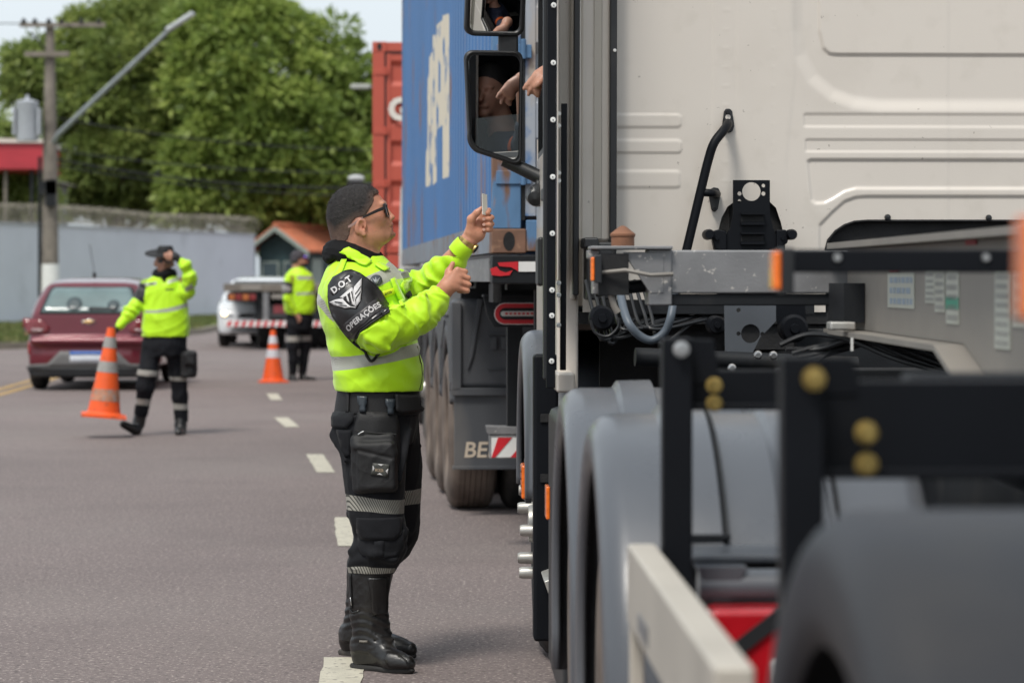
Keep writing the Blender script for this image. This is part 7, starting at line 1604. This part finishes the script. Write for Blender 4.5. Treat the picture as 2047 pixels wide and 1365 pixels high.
def bgd(name, poly, mat, off, thick, parent, step=.01): v2, f2 = tri_poly(px2(poly, -.25), step); return drape(name, v2, f2, bvg, lambda a, b: (a, -.8, b), (0, 1, 0), off, mat, parent, thick)
pt = bgd('woven_patch', [(745, 925), (778, 928), (776, 954), (741, 948)], M('dark_patch', (.045, .047, .042), .6, var=.3, vscale=90), .002, .003, bgb)
for pl in ([(745, 930), (749, 936), (745, 943)], [(776, 936), (771, 941), (775, 948)], [(755, 927), (768, 928), (762, 932)], [(753, 948), (766, 950), (759, 945)]): bgd('patch_disc', pl, mat_refl, .006, .0006, pt, .006)
v_, f_ = text_2d('BICKER', 1, .02); v_ = fit(v_, 0, 17, 0, 6); drape('lettering', [Vector(Q1(750 + p.x, 942 + p.x * .08 - p.y, -.25)[::2]) for p in v_], f_, bvg, lambda a, b: (a, -.8, b), (0, 1, 0), .0062, M('tan_thread', (.35, .27, .19), .6), pt, .0003, smooth=False)
mb = MB(); p = Q1(711, 864, -.21); mb.tube([Q1(710, 861, -.212), Q1(755, 866, -.22), Q1(792, 868, -.212)], .0025, 6); zz_ = mb.build('zip', mat_nylon, bag); mb = MB(); mb.tube([Q1(716, 868, -.222), Q1(722, 864, -.225), Q1(727, 862, -.222)], .0026, 8); mb.build('zip_puller', mat_steel, zz_)
# ================================================================= THE OTHER PEOPLE
mat_jacket2 = M('hi_vis_yellow_fabric_far', HV, .55, var=.05, vscale=4, bump=.003, bscale=16, sheen=.25, mask=[('band', (.36, .38, .30), .003, .4), ('black', (.012, .012, .014), .003, .6)])
mat_trouser2 = M('black_uniform_far', (0.0055, 0.0062, 0.0090), .8, spec=.25, var=.25, vscale=6, bump=.003, bscale=20, mask=[('band', (.34, .33, .30), .003, .5)])
mat_glove = M('black_glove', (.01, .01, .011), .7)
def PX(D_, root):
    def f(px, py, dy=0.0): x, y, z = W(px, py, D_ + dy); return (x - root[0], dy, z)
    return f
def band_of(f, pls, off=-.15): return [[f(px, py, off)[::2] for px, py in pl] for pl in pls]
def inb(V, pls, far=.1):
    return np.minimum.reduce([polysd(V[:, 0], V[:, 2], p) for p in pls]) if pls else np.full(len(V), far)
# ---------------- walking officer with the cone
D2 = 25.05; r2 = ((322 - 1023.5) * D2 / FPX, D2)
o2 = empty('person', (*r2, 0), 0, 'person in black wide brimmed hat walking with an orange cone, one arm raised', 'person'); q = PX(D2, r2)
v = Vol((-.55, -.40, 0), (.36, .34, 1.76), .009)
v.ell(q(328, 519), (.078, .095, .098), .02); v.ell(q(328, 529), (.062, .078, .072), .03); v.ell(q(328.5, 541, -.03), (.03, .045, .03), .03); v.cone(q(328.5, 522, -.085), q(328.5, 527, -.105), .010, .016, .015); v.cone(q(325, 535, -.085), q(332, 535, -.085), .009, k=.01)
for s_ in (-1, 1): v.ell(q(328 + s_ * 8.5, 523, -.075), (.016, .018, .011), .012, 'sub'); v.ell(q(328 + s_ * 18.2, 527, .0), (.012, .02, .03), .012)
v.cone(q(329, 540), q(329, 560), .055, .06, .03)
v.loft([(q(0, 680)[2], q(292, 0)[0], q(369, 0)[0], -.10, .10), (q(0, 610)[2], q(292, 0)[0], q(368, 0)[0], -.11, .11), (q(0, 565)[2], q(294, 0)[0], q(362, 0)[0], -.09, .09)], .05)
v.chain([q(292, 570), q(272, 606, -.02), q(240, 652, -.12)], [.045, .038, .028], .03); v.chain([q(360, 568), q(377, 552, -.14), q(360, 522, -.18)], [.045, .038, .028], .03)
v.chain([q(308, 695), q(294, 757, -.10), q(279, 835, -.02)], [.07, .045, .03], .04); v.chain([q(346, 695), q(357, 757, .05), q(361, 845, .1)], [.07, .045, .03], .04)
v.cone(q(278, 850, -.04), q(270, 852, -.08), .02, .015, .02); v.cone(q(361, 850, .08), q(361, 855, .04), .02, .015, .02)
# hands: raised at the brim, and gripping the cone top
def hand(v, wr, pm, mcs, tips, thumb, r_=.0095):
    v.cone(wr, pm, .026, .034, .02, q=((0, 1, 0), 1.3))
    for m_, t in zip(mcs, tips): v.cone(pm, m_[0], .022, .013, .012); v.chain(list(m_) + [t], [.011] * len(m_) + [r_], .006)
    v.chain([pm] + thumb, [.02] + [.011] * len(thumb), .01)
hand(v, q(360, 520, -.18), q(351, 514, -.185), [[q(344, 510, -.19), q(336, 507, -.18)], [q(344, 512.5, -.19), q(335, 511, -.18)], [q(345, 515, -.19), q(337, 515, -.18)], [q(347, 518, -.19), q(340, 519, -.18)]], [q(329, 507, -.16), q(328, 511, -.16), q(330, 515, -.165), q(334, 519, -.17)], [q(346, 507, -.17), q(339, 502, -.16)])
hand(v, q(238, 654, -.12), q(230, 659, -.14), [[q(224, 657, -.16), q(219, 661, -.17)], [q(224, 658, -.15), q(219, 664, -.16)], [q(225, 660, -.13), q(221, 666, -.14)], [q(226, 661, -.11), q(223, 667, -.12)]], [q(222, 666, -.175), q(222, 669, -.16), q(224, 670, -.14), q(226, 670, -.125)], [q(230, 666, -.18), q(227, 671, -.17)])
glv = band_of(q, [[(200, 640), (262, 640), (250, 664), (240, 680), (205, 690)], [(346, 480), (376, 492), (376, 540), (350, 530), (345, 521)]])
b2 = cloth_obj(v, 'body', M('skin_and_glove', (0.40, 0.20, 0.135), .5, var=.1, vscale=20, mask=[('black', (.01, .01, .011), .002, .7)]), o2, None, {'black': lambda V: inb(V, glv)})
# hat
v = Vol((-.30, -.30, 1.55), (.30, .30, 1.80), .006)
hc = q(325, 508)
def brim(X, Y, Z):
    x, y = X - hc[0], Y; rr = np.sqrt((x / .162) ** 2 + (y / .175) ** 2); zz = hc[2] - .010 + .10 * x * x / .03 * .25 * (x < 0) - .13 * np.maximum(x, 0) + .018 * (y / .17) ** 2 + .20 * y
    return np.maximum((rr - 1) * .16, np.abs(Z - zz) - .008)
v.fn(brim, 0); v.loft([(hc[2] - .01, hc[0] - .055, hc[0] + .105, -.10, .10), (hc[2] + .05, hc[0] - .050, hc[0] + .10, -.092, .092), (hc[2] + .078, hc[0] - .035, hc[0] + .085, -.07, .07)], .02); v.ell((hc[0] + .02, 0, hc[2] + .092), (.05, .06, .018), .02, 'sub')
cloth_obj(v, 'hat', M('black_felt_hat', (.012, .012, .013), .8, bump=.001, bscale=80), o2, None, {})
# gaiter / glasses
v = Vol((-.10, -.13, 1.30), (.16, .13, 1.62), .008); v.chain([q(329 + 17 * math.cos(a), 548 + 3 * math.sin(a * 2), .085 * math.sin(a)) for a in np.linspace(0, 2 * math.pi, 17)], [.034] * 17, .02); v.cone(q(328, 553, -.08), q(329, 563, -.11), .035, .015, .02)
cloth_obj(v, 'neck_gaiter', mat_knit, o2, lambda V: wrinkle(V, 5, (25, 25, 40), 4) * .005, {})
mb = MB()
for s_ in (-1, 1): c = q(328.3 + s_ * 7.6, 521.8, -.102); mb.prism([(c[0] + .029 * math.cos(t), c[2] + .019 * math.sin(t)) for t in np.linspace(0, 2 * math.pi, 14, endpoint=False)], 'y', c[1], c[1] + .006)
a_, b_ = q(312, 521, -.02), q(345, 521, -.02); mb.tube([a_, q(316, 520, -.098), q(328, 519.5, -.104), q(341, 520, -.098), b_], .004, 6); mb.build('sunglasses', mat_sl, o2)
# jacket
v = Vol((-.50, -.36, 1.0 - .12), (.36, .22, 1.66), .009)
v.loft([(q(0, py)[2], q(a, py)[0], q(b, py)[0], -h, h) for py, a, b, h in ((678, 286, 374, .125), (672, 283, 378, .145), (655, 283, 379.5, .15), (635, 284, 379, .15), (610, 286, 376, .145), (585, 286, 374, .135), (568, 287, 370, .125), (556, 296, 360, .11), (548, 310, 348, .08), (542, 316, 342, .06))], .03, e=2.3)
R2 = [q(293, 571), q(280, 598, -.02), q(262, 622, -.06), (q(240, 651, -.12))]; L2 = [q(360, 573), q(375, 582, -.08), q(380, 556, -.15), q(370, 530, -.18), q(362, 521, -.18)]
v.chain(R2, [.066, .065, .060, .042], .04); v.chain(L2, [.068, .062, .064, .052, .036], .04)
def d2(V):
    ta, da = arm_t(V, R2); tb, db = arm_t(V, L2)
    return wrinkle(V, 51, (12, 12, 9), 6) * .012 + np.where(da < .1, .006 * np.sin(ta * 75 + 2 * np.sin(V[:, 2] * 25)), 0) + np.where(db < .09, .006 * np.sin(tb * 70), 0)
bb = band_of(q, [[(287, 620), (310, 620), (335, 616), (352, 612), (380, 603), (380, 611), (352, 621), (335, 624), (310, 626), (287, 626)], [(285, 566), (312, 562), (312, 569), (285, 573)], [(334, 560), (362, 552), (364, 559), (334, 568)], [(369, 575), (386, 568), (387, 578), (370, 585)]])
bk2 = band_of(q, [[(296, 566), (306, 565), (306, 569), (296, 570)], [(330, 578), (348, 577), (348, 580), (330, 581)]])
def blk(V):
    ta, da = arm_t(V, R2); return np.minimum(np.where(da < .085, np.abs(ta - .085) - .085, .1), inb(V, bk2))
cloth_obj(v, 'jacket', mat_jacket2, o2, d2, {'band': lambda V: inb(V, bb), 'black': blk})
# trousers
v = Vol((-.36, -.30, .10), (.36, .30, 1.06), .009)
v.loft([(q(0, py)[2], q(a, py)[0], q(b, py)[0], -h, h) for py, a, b, h in ((668, 287, 373, .125), (690, 284, 374, .14), (712, 284, 372, .13))], .02, e=2.3)
v.chain([q(305, 696, 0), q(295, 745, -.09), q(291, 775, -.10), q(282, 825, -.04)], [.095, .088, .080, .066], .03); v.chain([q(349, 696, 0), q(356, 750, .05), q(360, 790, .08), q(362, 838, .1)], [.095, .082, .075, .064], .03)
lb = band_of(q, [[(260, 735), (320, 741), (320, 752), (260, 747)], [(335, 753), (400, 755), (400, 763), (335, 761)], [(250, 793), (325, 800), (325, 812), (250, 805)], [(335, 806), (400, 810), (400, 821), (335, 818)]], 0)
cloth_obj(v, 'trousers', mat_trouser2, o2, lambda V: wrinkle(V, 61, (11, 11, 9), 6) * .010, {'band': lambda V: inb(V, lb)})
# boots
for pts in (([q(284, 818, -.04), q(277, 846, -.03), q(273, 857, -.05)], [.062, .052, .045], q(272, 861, -.07), q(247, 848, -.20)), ([q(362, 830, .1), q(361, 850, .08), q(361, 860, .08)], [.06, .052, .045], q(361, 863, .06), q(357, 865, -.10))):
    v = Vol((-.45, -.32, -.01), (.32, .22, .30), .008); v.chain(pts[0], pts[1], .03); v.cone(pts[2], pts[3], .044, .036, .04)
    v.fn(lambda X, Y, Z: -Z + .001 + 0 * X + 0 * Y, .0, 'cut'); cloth_obj(v, 'boot', mat_boot, o2, None, {})
mb = MB()
v = Vol((.10, -.22, .45), (.42, .20, 1.02), .009); rbox(v, q(377, 728, -.02), (.075, .07, .125), .035); rbox(v, q(381, 716, -.07), (.06, .06, .07), .03); v.cone(q(366, 680, 0), q(372, 705, 0), .02, k=.02); cloth_obj(v, 'thigh_bag', mat_nylon, o2, lambda V: wrinkle(V, 71, (20, 20, 20), 5) * .01, {})
v = Vol((-.26, -.20, .9), (.30, .20, 1.02), .008); v.loft([(q(0, 676)[2], q(286, 0)[0], q(374, 0)[0], -.133, .133), (q(0, 684)[2], q(286, 0)[0], q(374, 0)[0], -.135, .135)], 0, e=2.3); cloth_obj(v, 'belt', mat_nylon, o2, None, {})
# ---------------- standing officer further back
D3 = 38.6; r3 = ((600 - 1023.5) * D3 / FPX, D3)
o3 = empty('person', (*r3, 0), 0, 'person in hi-vis jacket and dark cap standing far back beside the clean cone, facing right', 'person'); q = PX(D3, r3)
v = Vol((-.34, -.30, 0), (.34, .34, 1.84), .010)
v.ell(q(597, 517), (.10, .08, .11), .02); v.ell(q(605, 525), (.075, .06, .07), .03); v.cone(q(612.5, 517), q(615, 522), .008, .014, .012); v.cone(q(595, 525), q(592, 542), .06, .07, .03)
v.loft([(q(0, 640)[2], -.17, .14, -.13, .13), (q(0, 560)[2], -.18, .13, -.15, .15), (q(0, 542)[2], -.1, .08, -.1, .1)], .04)
v.chain([q(580, 555, -.15), q(576, 597, -.17), q(592, 628, -.17)], [.05, .04, .03], .03); v.chain([q(610, 555, .15), q(618, 597, .17), q(626, 620, .1)], [.05, .04, .03], .03)
v.cone(q(594, 628, -.17), q(597, 635, -.17), .028, .032, .02, q=((0, 1, 0), 1.3))
for k in range(4): v.chain([q(598.5 - k * 1.2, 636 + .3 * k, -.185 + k * .012), q(600 - k * 1.3, 641 + .5 * k, -.18 + k * .012), q(598.5 - k * 1.3, 644, -.175 + k * .012)], [.011, .0105, .0095], .008)
v.chain([q(599, 632, -.18), q(602, 638, -.17)], [.013, .01], .01)
v.chain([q(588, 650, -.05), q(586, 690, -.05), q(586, 752, -.05)], [.075, .05, .035], .03); v.chain([q(608, 650, .1), q(607, 690, .1), q(606, 752, .1)], [.075, .05, .035], .03); v.cone(q(586, 757, -.06), q(592, 758, -.10), .03, .025, .02); v.cone(q(606, 757, .1), q(622, 757, .06), .03, .025, .02)
cloth_obj(v, 'body', mat_skin2, o3, None, {'fade': lambda V: np.full(len(V), 1.0)})
v = Vol((-.17, -.12, 1.55), (.14, .12, 1.84), .007); v.ell(q(596, 514.5), (.113, .094, .105), .01); v.fn(lambda X, Y, Z: (q(0, 518)[2] + .30 * (X - q(597, 0)[0])) - Z + 0 * Y, .01, 'cut'); v.ell(q(592, 521), (.08, .088, .06), .02); cloth_obj(v, 'cap', M('charcoal_cap', (.045, .042, .05), .8, var=.3, vscale=30), o3, None, {})
v = Vol((-.10, -.12, 1.46), (.14, .12, 1.64), .008); v.ell(q(609, 526), (.052, .062, .042), .01); v.ell(q(604, 531), (.06, .065, .035), .02); cloth_obj(v, 'beard', mat_deep, o3, None, {})
mb = MB(); c = q(609.5, 514, -.0); mb.box(c[0] - .02, c[0] + .045, -.075, .075, c[2] - .022, c[2] + .020); mb.build('sunglasses', M('purple_mirrored_glasses', (.13, .07, .42), .15, metal=.5, coat=.5), o3, bevel=.02, seg=3)
v = Vol((-.34, -.30, .88), (.34, .30, 1.66), .010)
v.loft([(q(0, py)[2], q(a, py)[0], q(b, py)[0], -h, h) for py, a, b, h in ((628, 572, 627, .16), (620, 568, 631.5, .17), (600, 567, 633, .17), (580, 566, 632, .165), (560, 567, 629, .155), (548, 571, 624, .14), (540, 579, 614, .11), (534, 586, 608, .08))], .03, e=2.3)
R3 = [q(578, 556, -.15), q(573, 575, -.18), (q(575, 598, -.19)), q(592, 625, -.17)]; v.chain(R3, [.066, .066, .06, .042], .03); v.chain([q(612, 556, .14), q(620, 590, .17), q(626, 615, .1)], [.065, .06, .045], .03)
bb3 = band_of(q, [[(592, 585), (640, 583), (640, 588), (592, 590)], [(594, 552), (625, 552), (625, 559), (594, 559)]])
def blk3(V):
    ta, da = arm_t(V, R3); return np.where(da < .085, np.abs(ta - .15) - .085, .1)
def dk3(V):
    ta, da = arm_t(V, R3); return np.minimum(inb(V, bb3), np.where(da < .085, np.abs(ta - .16) - .035, .1))
cloth_obj(v, 'jacket', M('hi_vis_yellow_fabric_farthest', HV, .55, var=.05, vscale=4, sheen=.25, mask=[('black', (.012, .012, .014), .003, .6), ('band', (.34, .34, .33), .003, .4)]), o3, lambda V: wrinkle(V, 81, (10, 10, 8), 6) * .012, {'band': dk3, 'black': blk3})
v = Vol((-.30, -.26, .04), (.28, .28, 1.0), .010)
v.loft([(q(0, py)[2], q(a, py)[0], q(b, py)[0], -h, h) for py, a, b, h in ((624, 573, 626, .14), (645, 572, 626, .15), (660, 574, 624, .14))], .02, e=2.3)
v.chain([q(587, 652, -.06), q(586, 690, -.06), q(586, 720, -.06), q(586, 742, -.05)], [.098, .088, .072, .062], .03); v.chain([q(609, 652, .1), q(610, 690, .1), q(607, 720, .1), q(604, 742, .1)], [.098, .085, .07, .06], .03)
lb3 = band_of(q, [[(560, 672), (640, 671), (640, 681), (560, 683)]], 0); cloth_obj(v, 'trousers', mat_trouser2, o3, lambda V: wrinkle(V, 91, (10, 10, 8), 5) * .009, {'band': lambda V: inb(V, lb3)})
for c, h_, t in ((q(585, 728, -.05), q(584, 758, -.05), q(592, 759, -.16)), (q(604, 728, .1), q(605, 757, .1), q(628, 758, .0))):
    v = Vol((-.26, -.26, -.01), (.30, .26, .34), .009); v.cone(c, h_, .062, .046, .03); v.cone(h_, t, .044, .034, .04); v.fn(lambda X, Y, Z: -Z + .001 + 0 * X + 0 * Y, .0, 'cut'); cloth_obj(v, 'boot', mat_boot, o3, None, {})
# ---------------- the driver, seated in the cab with a hand out of the window (tractor's own frame)
dv = empty('person', (TX, TY, 0), TR, 'person driving the white truck, hand hanging from its window, face reflected in the mirror', 'person')
def T3(px, py, y, dz=0): a = T2(px, py, y); return (a[0], a[1], a[2] + dz)
v = Vol((-.10, 3.95, 1.30), (.95, 5.15, 2.50), .0065)
hx, hy, hz = .235, 4.14, 2.20
fa, fb_ = np.array([.62, -.785, 0]), np.array([.785, .62, 0]); RT_ = [[fa[0], fb_[0], 0], [fa[1], fb_[1], 0], [0, 0, 1]]
def HP(dx, dy, dz): p = np.array([hx, hy, hz]) + fa * dx + fb_ * dy; return (p[0], p[1], p[2] + dz)
def he(p, r_, k, mode='add'): v.ell(HP(*p), r_, k, mode, rot=RT_)
he((0, 0, .02), (.094, .074, .10), .01); he((-.035, 0, -.03), (.056, .058, .083), .03); he((-.072, 0, -.095), (.026, .028, .022), .025)
v.cone(HP(-.092, 0, .005), HP(-.116, 0, -.035), .007, .013, .010); v.cone(HP(-.094, -.02, -.064), HP(-.094, .02, -.064), .008, k=.01); v.cone(HP(-.104, -.018, -.066), HP(-.104, .018, -.066), .003, k=.003, mode='sub')
for s_ in (-1, 1): he((-.092, s_ * .03, .002), (.013, .016, .010), .012, 'sub'); he((-.082, s_ * .03, .002), (.011, .013, .009), .004); he((.01, s_ * .078, -.01), (.02, .010, .03), .01); v.cone(HP(-.086, s_ * .045, .022), HP(-.094, s_ * .012, .020), .007, k=.01)
v.cone((hx + .02, hy, hz - .05), (hx + .07, hy + .01, hz - .19), .055, .062, .03)
v.loft([(1.32, .30, .74, 3.90, 4.36), (1.7, .24, .60, 3.90, 4.36), (1.93, .22, .50, 3.94, 4.36), (2.02, .24, .42, 4.0, 4.28)], .05)
AR = [(.30, 4.33, 1.93), (.26, 4.62, 1.98), T3(1112, 140, 4.93), T3(1092, 146, 4.98)]
v.chain(AR, [.058, .045, .034, .027], .03)
P_ = T3(1078, 154, 4.98); y = 4.98
v.cone(T3(1090, 148, y), P_, .028, .030, .02)
for a, b, c, e in (((1069, 152), (1060, 163), (1053, 171), (1047.5, 178)), ((1070, 158), (1065, 170), (1060, 180), (1056, 190)), ((1074, 162), (1072, 174), (1071, 182), (1069, 188)), ((1078, 166), (1077, 178), (1076, 187), (1075, 193))):
    v.cone(T3(*b, y), P_, .013, .02, .01); v.chain([T3(*a, y - .02), T3(*b, y - .02), T3(*c, y - .02), T3(*e, y - .015)], [.0125, .0108, .0100, .0085], .005)
v.chain([T3(1083, 160, y - .03), T3(1076, 168, y - .045), T3(1071, 174, y - .045)], [.017, .012, .0095], .01)
v.chain([(.40, 3.98, 1.90), (.36, 3.9, 1.68), (.5, 4.3, 1.60)], [.055, .045, .035], .03)
v.chain([(.55, 4.2, 1.40), (.60, 4.75, 1.45)], [.10, .075], .04)
cloth_obj(v, 'body', mat_skin2, dv, None, {'fade': lambda V: np.full(len(V), 1.0)})
v = Vol((.10, 4.02, 2.12), (.40, 4.27, 2.38), .006); v.ell(HP(.006, 0, .028), (.098, .079, .104), .01, rot=RT_); v.fn(lambda X, Y, Z: (hz + .040 - .65 * ((X - hx) * fa[0] + (Y - hy) * fa[1] + .05)) - Z, .01, 'cut'); cloth_obj(v, 'hair', mat_hair, dv, None, {'fade': lambda V: np.full(len(V), 1.0)})
v = Vol((.05, 3.9, 1.28), (.95, 4.80, 2.12), .008)
v.loft([(1.30, .28, .76, 3.88, 4.38), (1.7, .22, .62, 3.88, 4.38), (1.92, .20, .52, 3.91, 4.37), (2.03, .23, .43, 3.99, 4.29)], .05); v.chain(AR[:2] + [(.22, 4.72, 2.03)], [.072, .058, .052], .03); v.chain([(.40, 3.98, 1.90), (.37, 3.93, 1.74)], [.068, .058], .03)
cloth_obj(v, 'shirt', M('navy_work_shirt', (.018, .022, .045), .8, var=.2, vscale=9, bump=.001, bscale=40, mask=[('band', (.85, .14, .02), .003, .5)]), dv, lambda V: wrinkle(V, 99, (14, 14, 11), 5) * .005, {'band': lambda V: np.where(arm_t(V, AR)[1] < .1, np.abs(arm_t(V, AR)[0] - .17) - .03, .1)})
mb = MB(); mb.box(.40, .92, 4.02, 4.55, 1.30, 1.44); mb.box(.86, .98, 4.0, 4.56, 1.44, 2.2); seat = mb.build('seat', mat_deep, tr, bevel=.04)
mb = MB(); mb.box(LS + .004, LS + .009, CY + .64, CF - .32, 1.93, 2.08); mb.build('window_pane', mat_glass, tr)
